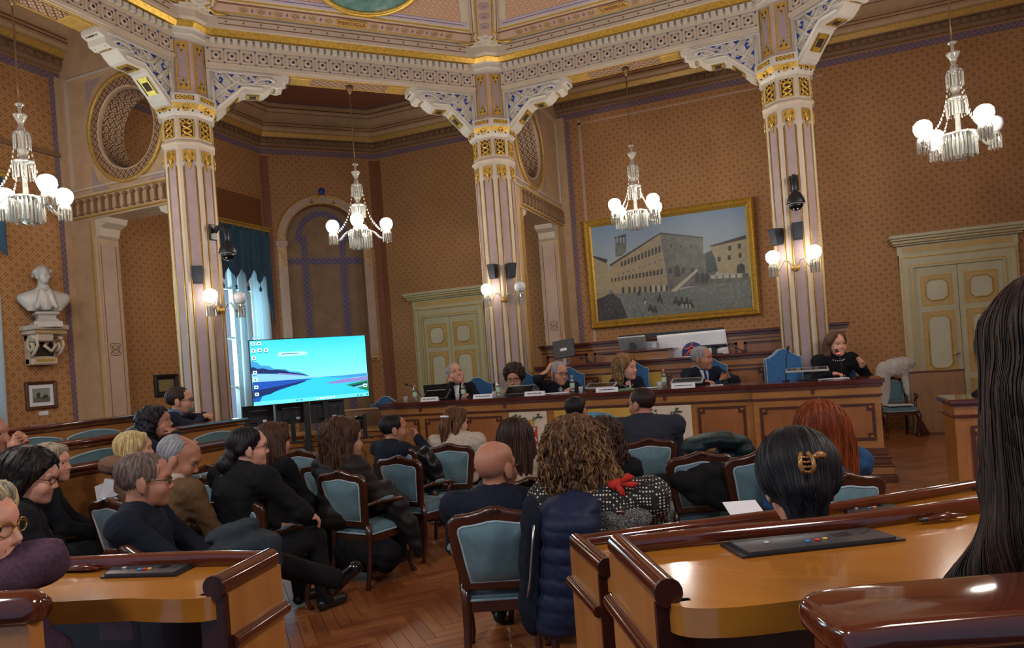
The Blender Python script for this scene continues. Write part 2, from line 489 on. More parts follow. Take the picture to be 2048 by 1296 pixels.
cornice([(XL,-1),(XL,7.72)], True)
cornice([(XL,8.12),(XL,CH0[1]),CH1,(-4.54,YB)], False)
cornice([(-4.12,YB),(8.7,YB)], False)
# painted violet borders running up the wall edges
t = struct('trim_3')
def strip(mb, o, xd, s0, s1, z0, z1, th=.008): mb.box(s0, s1, z0, z1, 0, th, 0, frame(o[0], o[1], 0, (xd[0], xd[1], 0)))
m = MB(); strip(m, (XL,0), (0,1), 7.52, 7.60, .0, 6.64); m.build('violet_edge', M['violet_braid'], t)
m = MB(); strip(m, (XL,0), (0,1), 7.60, 7.72, 0, 6.7, .03); m.build('plaster_edge', M['stone_tan'], t)
m = MB(); strip(m, (0,YB), (1,0), -3.94, -3.85, .0, 6.62); m.build('violet_edge', M['violet_braid'], t)
m = MB(); strip(m, (0,YB), (1,0), -4.12, -3.96, 0, 6.7, .03); m.build('plaster_edge', M['stone_tan'], t)
m = MB(); strip(m, (0,YB), (1,0), -3.66, -3.6, 0, 6.6, .004); strip(m, (0,YB), (1,0), -3.66, 1.0, 6.5, 6.53, .004); m.build('pink_line', M['pinkplaster'], t)
# darker corner pilaster strips either side of the chamfer
m = MB()
strip(m, CH0, (1,1), .0, .16, 0, 6.6, .02); strip(m, CH0, (1,1), 2.4, 2.545, 0, 6.6, .02); strip(m, (0,YB), (1,0), -8.6, -8.47, 0, 6.6, .02)
m.build('corner_strip', plain('corner_brown','7a4a2a',.6), t)
m = MB(); m.box(XL, XL+.05, -1, 7.6, 5.42, 5.48); tag(m.build('picture_rail', M['stone_brown']), 'brown picture rail running along the left wall high above the marble bust', 'rail')

# ---- columns
def octo(ap): return [(ap/math.cos(PI/8)*math.cos(PI/8+k*PI/4), ap/math.cos(PI/8)*math.sin(PI/8+k*PI/4)) for k in range(8)]
def oring(ap, z): return [(x,y,z) for x,y in octo(ap)]
def omb(prof, mat, name, parent):
    m = MB(); m.loft([oring(a,z) for a,z in prof], 0, False); return m.build(name, mat, parent)
AP = .31
col0 = struct('column')
omb([(.42,0),(.42,.12),(.38,.16),(.38,.5),(.36,.54),(.34,.6)], M['stone_tan'], 'base', col0)
omb([(AP,.6),(AP,4.98),(AP+.02,5.0),(AP+.035,5.03),(AP+.02,5.06),(AP,5.08),(AP,5.40),(AP+.02,5.42)], M['stone'], 'shaft', col0)
omb([(AP+.02,5.40),(AP+.05,5.44),(AP+.085,5.55),(AP+.095,5.56),(AP+.095,5.68),(AP+.06,5.70),(AP+.01,5.72)], M['stone_white'], 'capital', col0)
omb([(AP+.0,5.71),(AP+.0,6.46)], M['pinkplaster'], 'upper_pier', col0)
omb([(AP+.05,6.46),(AP+.05,6.50),(AP+.07,6.52),(AP+.07,6.58),(AP+.1,6.60)], M['stone_white'], 'entablature', col0)
omb([(AP+.1,6.60),(AP+.15,6.655),(AP+.15,6.67)], M['gold'], 'gilded_fillet', col0)
omb([(AP+.17,6.67),(AP+.2,6.70),(AP+.2,6.80),(AP+.24,6.82),(AP+.24,6.84)], M['stone'], 'upper_fillet', col0)
FW = 2*AP*math.tan(PI/8)      # face width .257
def face_m(k, ap=AP): 
    a = k*PI/4
    return frame(ap*math.cos(a), ap*math.sin(a), 0, (-math.sin(a), math.cos(a), 0))
def arrow_pts(w, z0, z1, up=False):   # pendant ornament: flat at one end, pointed at the other
    s = 1 if not up else -1; a, b_ = (z1, z0) if not up else (z0, z1)
    return [(-w,a),(w,a),(w,b_+s*.10),(w*.62,b_+s*.16),(w*.3,b_+s*.06),(0,b_),(-w*.3,b_+s*.06),(-w*.62,b_+s*.16),(-w,b_+s*.10)]
def holes(mb, pts, r, z=.0125, mi=1, m=None):
    for x, y in pts: mb.prism([(x+r*math.cos(q*PI/4), y+1.25*r*math.sin(q*PI/4)) for q in range(8)], z-.001, z, mi, m)
tm = {}
m = MB(); m.box(-.062,.062,.75,4.95,-.01,.004); tm['face_panel'] = (m, M['lilac'])
m = MB()
for s in (-1,1): m.tube([(s*.071,.72,.004),(s*.071,4.72,.004)], .0085, 6)
tm['gold_line'] = (m, M['gold'])
m = MB()
for s in (-1,1): m.box(s*.083-.004, s*.083+.004, .72, 4.7, 0, .003)
tm['brown_line'] = (m, M['redbrown_line'])
m = MB(); m.prism(arrow_pts(.078, 4.66, 4.93), .004, .014); m.tube([(-.05,4.9,.014),(-.02,4.84,.018),(.02,4.8,.018),(.0,4.75,.016)], .012, 6); m.tube([(.05,4.9,.014),(.02,4.84,.018),(-.02,4.8,.018),(0,4.75,.016)], .012, 6)
holes(m, [(-.045,4.87),(.045,4.87),(-.03,4.78),(.03,4.78)], .013, .0155)
tm['pendant_ornament'] = (m, [M['gold'], M['dark']])
m = MB(); m.box(-.085,.085,5.11,5.36,.0,.006,1)
for s in (-1,1):
    m.tube([(s*(.055*math.cos(q*.9)+.0), 5.12+q*.022, .012+.004*math.cos(q*2)) for q in range(0,10)], .015, 6)
    m.tube([(s*.045+.026*math.cos(q*PI/4), 5.325+.026*math.sin(q*PI/4), .012) for q in range(8)], .009, 6, closed=True)
    m.box(s*.081-.007, s*.081+.007, 5.11, 5.33, .004, .016)
m.box(-.085,.085,5.105,5.122,.004,.016)
tm['knot_ornament'] = (m, [M['gold'], M['dark']])
m = MB()
for q in range(4): m.tube([(-.078+.052*q+.02*math.cos(a*PI/4), 5.625+.02*math.sin(a*PI/4), .10) for a in range(8)], .009, 6, closed=True)
m.box(-.12,.12,5.595,5.655,.085,.0965,1)
tm['chain_ornament'] = (m, [M['gold'], M['bronze']])
m = MB()
fb = 2*(AP+.07)*math.tan(PI/8)/2
m.add([(-fb*.86,5.43,.042),(fb*.86,5.43,.042),(fb,5.55,.093),(-fb,5.55,.093),(-fb*.86,5.43,.02),(fb*.86,5.43,.02),(fb,5.55,.07),(-fb,5.55,.07)], [(0,1,2,3),(4,7,6,5),(0,4,5,1),(2,6,7,3),(0,3,7,4),(1,5,6,2)])
m.tube([(.045*math.cos(a*PI/5), 5.49+.035*math.sin(a*PI/5), .072+.4*.035*math.sin(a*PI/5)) for a in range(10)], .011, 6, closed=True)
for s in (-1,1): m.sphere((s*.09,5.46,.06), .014, 6, 4, 1); m.sphere((s*.02,5.49,.072), .012, 6, 4, 1)
tm['gold_band'] = (m, [M['gold'], M['dark']])
m = MB(); m.box(-.06,.06,5.83,6.36,.0,.006); tm['pier_panel'] = (m, M['lilac'])
m = MB()
for s in (-1,1): m.box(s*.07-.010, s*.07+.010, 5.78, 6.42, .0, .012)
m.box(-.08,.08,5.77,5.79,0,.012); m.box(-.08,.08,6.41,6.43,0,.012)
m.prism(arrow_pts(.06,6.25,6.41), .006,.013); m.prism(arrow_pts(.06,5.79,5.95,True), .006,.013)
holes(m, [(-.03,6.37),(.03,6.37),(0,6.31),(-.03,5.83),(.03,5.83),(0,5.89)], .012, .0145)
tm['pier_ornament'] = (m, [M['gold'], M['dark']])
meshes = {k: v[0].mesh(k, v[1]) for k, v in tm.items()}
for k in range(8):
    for nm, me in meshes.items():
        o = link(nm, me, col0); o.matrix_local = face_m(k)
# brackets: x = distance from the column axis along the beam, y up, z across
out = [(.3,6.16),(1.42,6.16),(1.42,6.09),(1.34,6.06),(1.33,5.99),(1.25,5.96),(1.17,5.98),(1.13,5.93),(1.05,5.87),(.98,5.86),(.80,5.86),(.74,5.84),(.50,5.60),(.47,5.56),(.42,5.52),(.36,5.50),(.3,5.50)]
BT = .15
brm = {}
m = MB(); m.prism(out, -BT, BT)
brm['bracket'] = (m, M['stone_white'])
m = MB()
BL = [[(.395,5.98),(.44,5.98),(.48,5.92),(.50,5.97),(.52,6.03),(.49,6.09),(.44,6.10),(.47,6.05),(.46,6.01)],[(.39,5.94),(.39,5.84),(.44,5.88)],[(.56,6.11),(.68,6.11),(.62,6.05)],[(.395,5.72),(.42,5.63),(.47,5.62),(.52,5.67),(.50,5.73),(.49,5.68),(.45,5.66),(.43,5.70)],
 [(.55,5.88),(.60,5.83),(.66,5.86),(.62,5.90)],[(.58,5.97),(.64,5.92),(.66,5.96),(.62,5.99)],[(.70,5.93),(.76,5.97),(.72,5.90)],[(.52,5.78),(.56,5.74),(.58,5.78)],[(.72,6.11),(.80,6.11),(.76,6.05)],[(.80,5.955),(1.02,5.985),(1.02,5.97),(.80,5.94)],[(.86,6.02),(.98,6.04),(.92,6.0)],[(.90,6.11),(1.0,6.11),(.95,6.08)],[(1.08,6.04),(1.14,6.08),(1.2,6.05),(1.16,6.02),(1.12,6.04)],[(.82,6.06),(.86,6.09),(.90,6.06),(.86,6.04)]]
for s in (-1,1):
    for q in BL: m.prism(q, *sorted((s*(BT-.004), s*(BT+.0035))))
brm['blue_ground'] = (m, M['blue'])
m = MB()
for s in (-1,1):
    z = s*(BT+.008)
    def ST(pts, r): m.tube([(x,y,z) for x,y in pts], r, 6, flat=.55)
    ST([(.37,6.12),(1.3,6.12)], .022); ST([(.36,5.55),(.36,6.12)], .022)
    ST([(.40,5.58),(.78,5.93),(1.05,5.93)], .026)
    ST([(.37,5.72),(.52,5.86),(.70,5.99),(.80,6.1)], .024)
    ST([(.37,6.04),(.48,5.92),(.60,5.80)], .022)
    ST([(.56,6.1),(.66,6.0),(.78,5.96),(.92,5.98),(1.02,6.06),(1.14,6.08),(1.22,6.04)], .024)
    ST([(.38,5.62),(.38,6.1)], .02); ST([(.56,5.8),(.5,5.92),(.40,6.0)], .018); ST([(.66,5.9),(.58,6.0),(.5,6.1)], .018); ST([(.72,6.1),(.80,6.02),(.88,5.97)], .018)
    ST([(.9,6.08),(.98,6.0),(1.1,6.0)], .02); ST([(.82,5.96),(1.16,5.985)], .014)
    for (cx, cy, r0, a0, sg) in ((.47,6.02,.06,0,1),(.45,5.71,.055,90,-1),(.62,5.92,.05,180,1),(.84,6.04,.045,30,-1),(1.1,6.045,.04,200,1)):
        ST([(cx + r0*(1-.09*q)*math.cos(R(a0+sg*q*42)), cy + r0*(1-.09*q)*math.sin(R(a0+sg*q*42))) for q in range(9)], .013)
brm['scrollwork'] = (m, M['stone_white'])
m = MB()
for (a, b_) in (((.52,5.615),(.72,5.815)),((.80,5.853),(1.02,5.858)),((1.18,5.97),(1.32,5.99)),((1.38,6.07),(1.42,6.08))):
    d = Vector((b_[0]-a[0], b_[1]-a[1], 0)); L = d.length; d.normalize()
    mt = Matrix(((d.x,0,d.y,a[0]),(d.y,0,-d.x,a[1]),(0,1,0,0),(0,0,0,1)))
    m.box(.02, L-.02, -.10, .10, 0, .008, 0, mt)
    m.box(L*.3, L*.7, -.05, .05, .008, .013, 1, mt)
    for q in (-1,1): m.box(.03, L-.03, q*.085-.006, q*.085+.006, .008, .013, 1, mt)
brm['gilded_soffit'] = (m, [M['gold'], M['dark']])
brmesh = {k: v[0].mesh(k, v[1]) for k, v in brm.items()}
def bracket(colo, ang):
    b_ = link('bracket', brmesh['bracket'], colo); b_.matrix_local = frame(0,0,0,(math.cos(ang), math.sin(ang), 0))
    for k in ('blue_ground','scrollwork','gilded_soffit'): link(k, brmesh[k], b_)
cols = [col0] + [copy_tree(col0) for _ in range(4)]
for c, (x, y) in zip(cols, OC): c.location = (x, y, 0)
for k, c in enumerate(cols):
    if k > 0: bracket(c, math.atan2(OC[k-1][1]-OC[k][1], OC[k-1][0]-OC[k][0]))
    if k < 4: bracket(c, math.atan2(OC[k+1][1]-OC[k][1], OC[k+1][0]-OC[k][0]))

# ---- beams between the columns
fp = MB()
fp.prism([(-.092,-.07),(-.07,-.092),(.07,-.092),(.092,-.07),(.092,.07),(.07,.092),(-.07,.092),(-.092,.07)], 0, .012, 0)
fp.prism([(-.07,-.05),(-.05,-.07),(.05,-.07),(.07,-.05),(.07,.05),(.05,.07),(-.05,.07),(-.07,.05)], .012, .016, 4)
for sx in (-1,1):
    for sy in (-1,1): fp.prism([(sx*.062,sy*.062),(sx*.03,sy*.058),(sx*.058,sy*.03)], .016, .018, 1)
fp.lathe([(.042,.016),(.042,.023),(.034,.025)], 12, 2); fp.lathe([(.022,.02),(.022,.028)], 8, 1)
fp_me = fp.mesh('frieze_panel', [M['stone'], M['dark'], M['stone_white'], M['blue'], M['pinkplaster']])
st = MB(); st.lathe([(.011,0),(.011,.016),(.004,.02)], 6); st_me = st.mesh('frieze_stud', M['blue'])
D_IN = .17
for k in range(4):
    a, b_ = Vector((*OC[k],0)), Vector((*OC[k+1],0))
    xd = (b_-a).normalized(); inn = Vector((xd.y,-xd.x,0))
    bm_ = struct('beam'); bm_.matrix_world = Matrix(((xd.x, inn.x, 0, a.x),(xd.y, inn.y, 0, a.y),(0,0,1,0),(0,0,0,1)))
    L = (b_-a).length; e = .3
    m = MB(); m.box(e, L-e, -.17, D_IN, 6.16, 6.5); m.box(e, L-e, -.2, D_IN+.025, 6.19, 6.235); m.box(e, L-e, -.2, 0, 6.5, 7.6); m.build('lintel', M['stone'], bm_)
    m = MB(); m.box(1.5, L-1.5, -.11, .11, 6.15, 6.158); m.build('braided_soffit', M['ochre_braid'], bm_)
    m = MB()
    for s0 in (1.45, L-1.75): m.bbox(s0, s0+.3, -.12, .12, 6.135, 6.16, .01)
    for q in (-.14,.14): m.box(1.4, L-1.4, q-.012, q+.012, 6.148, 6.16)
    m.build('gilded_soffit', M['gold_paint'], bm_)
    n = 19; step = (L-.68)/n
    for i in range(n):
        s = .34 + (i+.5)*step
        o = link('frieze_panel', fp_me, bm_); o.matrix_local = frame(s, D_IN, 6.345, (-1,0,0))
    m = MB()
    for i in range(n+1):
        for z in (6.25, 6.44): m.lathe([(.011,0),(.011,.016),(.004,.02)], 6, 0, frame(.34+i*step, D_IN, z, (-1,0,0)))
    m.build('frieze_studs', M['blue'], bm_, kind='stuff')
    m = MB(); m.box(e, L-e, 0, D_IN+.03, 6.455, 6.50); m.box(e,L-e,0,D_IN+.03,6.50,6.58); m.build('dentil_bed', M['stone'], bm_)
    m = MB()
    for i in range(int((L-.7)/.1)):
        s = .36+(i+.5)*.1
        m.box(s-.032, s+.032, D_IN+.03, D_IN+.075, 6.505, 6.575)
    m.build('dentil_row', M['stone_white'], bm_, kind='stuff')
    m = MB(); m.prism([(0,6.60),(D_IN+.09,6.60),(D_IN+.14,6.655),(D_IN+.14,6.67),(0,6.67)], e, L-e, 0, Matrix(((0,0,1,0),(1,0,0,0),(0,1,0,0),(0,0,0,1)))); m.build('gilded_fillet', M['gold'], bm_)
    m = MB(); m.box(e, L-e, 0, D_IN+.03, 6.57, 6.61); m.box(e, L-e, 0, D_IN+.19, 6.67, 6.84); m.build('upper_fillet', M['stone'], bm_)
    m = MB()
    for z in (6.72, 6.80): m.box(.5, L-.5, D_IN+.19, D_IN+.194, z-.006, z+.006)
    for i in range(16): m.box(.6+i*(L-1.2)/15-.012, .6+i*(L-1.2)/15+.012, D_IN+.19, D_IN+.195, 6.748, 6.772)
    m.build('painted_lines', M['redbrown_line'], bm_)

# ---- shallow vault over the octagon
IR = 5.65; SL_ = .15
for k in range(4):
    a, b_ = Vector((*OC[k],0)), Vector((*OC[k+1],0))
    xd = (b_-a).normalized(); inn = Vector((xd.y,-xd.x,0)); mid = (a+b_)/2
    va = struct('ceiling'); va.matrix_world = Matrix(((xd.x, inn.x, 0, mid.x),(xd.y, inn.y, 0, mid.y),(0,0,1,6.84),(0,0,0,1)))
    def hw(w_, mg): return max(.01, (IR-w_)*math.tan(PI/8) - mg)
    def slab(w0, w1, mg, dz, th, mat, name, mg0=None):
        m = MB(); p = []
        for w_ in (w0, w1):
            z = (w_-.2)*SL_ - dz
            h = hw(w_, mg)
            p += [(-h,w_,z),(h,w_,z),(-h,w_,z+th),(h,w_,z+th)]
        m.add(p, [(0,4,5,1),(2,3,7,6),(0,1,3,2),(4,6,7,5),(0,2,6,4),(1,5,7,3)])
        return m.build(name, mat, va)
    slab(.18, IR, .0, .0, .05, M['stone'], 'vault_shell')
    slab(.40, .43, .22, .012, .02, M['gold_paint'], 'gold_line')
    slab(.43, .60, .24, .008, .02, M['pinkplaster'], 'rosette_band')
    slab(.60, .62, .22, .012, .02, M['redbrown_line'], 'brown_line')
    slab(.68, .70, .26, .014, .02, M['gold'], 'gold_line')
    slab(.76, .86, .30, .010, .02, M['lavender'], 'lavender_frame')
    slab(.805, .815, .34, .014, .02, M['redbrown_line'], 'brown_line')
    slab(.88, 4.6, .40, .014, .02, M['ceil_tan'], 'vault_panel')
    T0 = Matrix.Rotation(math.atan(SL_), 4, 'X')
    def disc(u, w_, dz): return Matrix.Translation((u, w_, (w_-.2)*SL_ - dz)) @ T0
    # rosettes and cartouche on the band
    if k == 1 or k == 2 or k == 0:
        for i in range(-6, 7):
            if i == 0: continue
            u = i*.235 + (.1 if i > 0 else -.1)
            m = MB(); mt = disc(u, .515, .010)
            m.prism([(.07*math.cos(q*PI/6), .07*math.sin(q*PI/6)) for q in range(12)], -.006, 0, 0, mt)
            for q in range(8):
                c_, s_ = math.cos(q*PI/4), math.sin(q*PI/4)
                m.add([mt @ Vector(v) for v in ((.012*c_-.006*s_,.012*s_+.006*c_,-.008),(.012*c_+.006*s_,.012*s_-.006*c_,-.008),(.056*c_+.010*s_,.056*s_-.010*c_,-.008),(.064*c_,.064*s_,-.008),(.056*c_-.010*s_,.056*s_+.010*c_,-.008))], [(0,1,2,3,4)], 1)
            m.build('rosette', [M['stone_tan'], M['stone_brown']], va)
            m = MB(); mt2 = disc(u + (.118 if i < 0 else -.118), .515, .010)
            m.prism([(-.018,0),(0,.05),(.018,0),(0,-.05)], -.005, 0, 0, mt2); m.build('lozenge', M['violet_braid'], va)
        m = MB(); mt = disc(0, .515, .010)
        cart = [(x,y) for x,y in arc(.17,0,.07,-90,90,6)] + [(x,y) for x,y in arc(-.17,0,.07,90,270,6)]
        m.prism(cart, -.012, 0, 0, mt); c_o = m.build('cartouche', M['gold_paint'], va)
        if k: put_text('lettering', {1:'PERUGIA',2:'UMBRIA'}[k], .105, mt @ Matrix.Translation((0,0,-.014)), M['redbrown_line'], va, .002, .002)
    # round medallion
    if k == 1:
        mt = disc(.05, 1.52, .02)
        m = MB(); m.tube([(.72*math.cos(q*PI/24), .72*math.sin(q*PI/24), -.02) for q in range(48)], .045, 8, 0, mt, closed=True); m.build('medallion_frame', M['gold'], va)
        t_ = NT('medallion_painting'); n_o = t_.noise(t_.coord('Object'), 3.5, 4, .6, .4)
        mm = t_.out(t_.ramp(n_o, [(.3, lin('33605a')), (.55, lin('5f8a84')), (.72, lin('98a8a0'))]), .5)
        m = MB(); m.prism([(.7*math.cos(q*PI/20), .7*math.sin(q*PI/20)) for q in range(40)], -.012, 0, 0, mt); m.build('medallion_canvas', mm, va)
# ribs running up from the columns, with their knots
for k in (1,2,3):
    p = Vector((*OC[k],0)); d = (OCC - p); d.z = 0; Lr = d.length; d.normalize()
    rb = struct('ceiling'); rb.matrix_world = Matrix(((-d.y, d.x, 0, p.x),(d.x, d.y, 0, p.y),(0,0,1,6.84),(0,0,0,1)))
    cs = math.cos(PI/8)
    def zz(s, dz): return (s*cs-.2)*SL_ - dz
    def rslab(s0, s1, x0, x1, dz, th, mat, name):
        m = MB(); m.add([(x0,s0,zz(s0,dz)),(x1,s0,zz(s0,dz)),(x0,s1,zz(s1,dz)),(x1,s1,zz(s1,dz)),(x0,s0,zz(s0,dz)+th),(x1,s0,zz(s0,dz)+th),(x0,s1,zz(s1,dz)+th),(x1,s1,zz(s1,dz)+th)],
                        [(0,2,3,1),(4,5,7,6),(0,1,5,4),(2,6,7,3),(0,4,6,2),(1,3,7,5)]); return m.build(name, mat, rb)
    rslab(.3, Lr, -.2, .2, .05, .06, M['stone_white'], 'rib')
    rslab(.75, Lr, -.11, .11, .058, .02, M['pinkplaster'], 'rib_band')
    for s in (-1,1): rslab(.75, Lr, s*.13-.014, s*.13+.014, .066, .03, M['gold'], 'gold_line'); rslab(.6, Lr, s*.185-.007, s*.185+.007, .054, .02, M['redbrown_line'], 'brown_line')
    for i in range(8):
        s = 1.0 + i*.24; m = MB(); mt = Matrix.Translation((0, s, zz(s,.06))) @ Matrix.Rotation(math.atan(SL_*cs),4,'X')
        m.prism([(.08*math.cos(q*PI/6), .08*math.sin(q*PI/6)) for q in range(12)], -.008, 0, 0, mt)
        for q in range(8):
            c_, s_ = math.cos(q*PI/4), math.sin(q*PI/4); m.add([mt @ Vector(v) for v in ((.01*c_-.006*s_,.01*s_+.006*c_,-.0095),(.01*c_+.006*s_,.01*s_-.006*c_,-.0095),(.066*c_,.066*s_,-.0095))], [(0,1,2)], 1)
        m.build('rosette', [M['lilac'], M['stone_brown']], rb)
    m = MB()
    def K(pts, r, mi=0): m.tube([(x, y, zz(y, .06)) for x, y in pts], r, 6, mi, flat=.6)
    for s in (-1,1):
        K([(s*.55,.42),(s*.2,.5),(0,.56),(-s*.14,.64),(-s*.17,.74),(-s*.13,.82)], .018)
        K([(s*.62,.5),(s*.52,.56),(s*.40,.54),(s*.42,.47),(s*.5,.46)], .022)
        K([(s*.14,.86),(s*.2,.74),(s*.1,.66),(s*.26,.56),(s*.42,.6)], .016, 1)
    K([(.05*math.cos(q*PI/4), .72+.05*math.sin(q*PI/4)) for q in range(8)], .014)
    m.build('knot_ornament', [M['stone_white'], M['gold']], rb)

# ---- the two pierced screens between columns and outer walls
def screen(mtx, L, xs, name):
    """local x from the outer wall (0) towards the column (L); y up; z = thickness 0..-.42 ; front at z=0"""
    s = struct(name); s.matrix_world = mtx
    T = .42
    cx, cz, ri = xs['oc'], 5.67, .56
    x0, x1, zt, z4 = xs['o0'], xs['o1'], 4.4, 4.82
    n = 40
    m = MB()
    # upper wall around the oculus: two halves
    def half(sg):
        c = [(cx+ri*math.cos(R(90-sg*180*q/n)), cz+ri*1.08*math.sin(R(90-sg*180*q/n))) for q in range(n+1)]
        e = [(L if sg>0 else 0, z4),(L if sg>0 else 0, 7.6)]
        return [(cx,7.6)] + c + [(cx,z4)] + e
    for sg in (1,-1): m.prism(half(sg), -T, 0)
    m.box(0, L, zt, z4, -T, 0)
    m.box(0, x0, 0, zt, -T, 0); m.box(x1, L, 0, zt, -T, 0)
    m.build('screen_wall', M['stone_tan'], s)
    m = MB(); m.tube([(cx+.76*math.cos(q*PI/32), cz+.8*math.sin(q*PI/32), .02) for q in range(64)], .035, 8, 0, closed=True); m.build('gilded_ring', M['gold_paint'], s)
    def ring(r0, r1, z0, z1, mat, nm, k=1.06):
        m = MB()
        rr = [[(cx+r*math.cos(q*PI/32), cz+k*r*math.sin(q*PI/32), z) for q in range(64)] for r, z in ((r0,z0),(r1,z1))]
        m.loft(rr, 0, True, False); return m.build(nm, mat, s)
    ring(.56,.60,-.06,.014, M['stone'], 'oculus_lip'); ring(.60,.735,.012,.012, M['ochre_braid'], 'oculus_band')
    ring(.555,.555,-T+.01,-.03, M['ochre_braid'], 'oculus_reveal')
    # frame mouldings on the face
    m = MB()
    for a in ((.14,L,6.6,6.64),(.1,L,4.86,4.89),(.1,L,4.75,4.78)): m.box(*a, 0, .03)
    for xx in (.14,): m.box(xx-.02, xx+.02, 4.9, 6.62, 0, .03)
    m.build('face_moulding', M['stone'], s)
    m = MB()
    for sx in (-1,1):
        for sz in (-1,1):
            X, Z = cx+sx*.78, cz+sz*.86
            m.prism([(X,Z),(X-sx*.36,Z),(X-sx*.12,Z-sz*.15),(X,Z-sz*.40)], 0, .012)
    m.build('spandrel_panel', M['lilac'], s)
    # frieze of little balusters
    w0, w1 = .12, L-.42
    m = MB(); m.box(w0, w1, 4.44, 4.74, 0, .02); m.build('baluster_ground', M['ochre_braid'] if 0 else M['stone_tan'], s)
    nb = 13
    bm1 = MB(); bm1.box(-.012,.012,-.11,.06,0,.05); bm1.box(-.035,.035,-.125,-.105,0,.055); bm1.prism([(-.04,.06),(.04,.06),(.028,.1),(0,.115),(-.028,.1)], 0, .05)
    if 'bal' not in meshes: meshes['bal'] = bm1.mesh('baluster', M['stone_brown'])
    for i in range(nb): link('baluster', meshes['bal'], s, (w0+.06+i*(w1-w0-.12)/(nb-1), 4.6, .02))
    m = MB()
    for a in ((w0,w1,4.425,4.445),(w0,w1,4.735,4.755)): m.box(*a, 0, .05)
    m.build('frieze_moulding', M['gold_paint'], s)
    # corner consoles in the opening and the panelled reveals
    for sg, xx in ((1,x0),(-1,x1)):
        m = MB(); m.prism([(xx,zt),(xx+sg*.28,zt),(xx+sg*.24,zt-.08),(xx+sg*.1,zt-.14),(xx+sg*.06,zt-.26),(xx,zt-.3)], -T+.03, -.03); m.build('opening_console', M['stone'], s)
        m = MB(); q0, q1 = sorted((xx, xx+sg*.02)); m.box(q0, q1, .6, zt-.35, -T+.05, -.05); m.build('reveal_panel', M['pinkplaster'], s)
        m = MB()
        for zz_ in (-T+.08, -.08): m.box(q0-.004*(sg<0), q1+.004*(sg>0), .65, zt-.4, zz_-.006, zz_+.006)
        cxk = xx + sg*.022
        m.tube([(cxk, 2.35+.10*math.sin(a*PI/6), -T/2+.10*math.sin(a*PI/3)) for a in range(12)], .007, 5, closed=True)
        m.tube([(cxk, 2.35+.07*math.cos(a*PI/4), -T/2+.07*math.sin(a*PI/4)) for a in range(8)], .007, 5, closed=True)
        m.build('reveal_tracery', M['stone_brown'], s)
    m = MB()
    for xx in (x1+.06, x1+.13, x0-.06): m.box(xx-.01, xx+.01, .3, zt-.02, 0, .016)
    m.build('jamb_moulding', M['gold_paint'], s)
# screen at the left: runs along x from the left wall to C1, front faces -y
LS = -7.64+10.4
screen(frame(XL, 7.70, 0, (1,0,0)), LS-.2, dict(oc=1.36, o0=.52, o1=2.15), 'wall_screen_left')
# screen at the back: runs along y from the back wall to C2, the face seen looks to +x
LB = 14-10.82
screen(frame(-4.12, YB, 0, (0,-1,0)) @ Matrix.Scale(-1,4,(0,0,1)), LB-.2, dict(oc=1.9, o0=.5, o1=2.5), 'wall_screen_back')

m = MB(); f = frame(XL,0,0,(0,1,0)); m.box(10.35,12.1,5.02,5.62,0,.03,0,f); ov = m.build('trim_5', plain('corner_brown','7a4a2a',.6), kind='structure')
m = MB(); m.tube([f @ Vector(p) for p in ((10.4,5.06,.04),(10.4,5.5,.04),(10.48,5.58,.04),(11.98,5.58,.04),(12.05,5.5,.04),(12.05,5.06,.04))], .014, 6); m.build('panel_moulding', M['stone_brown'], ov)
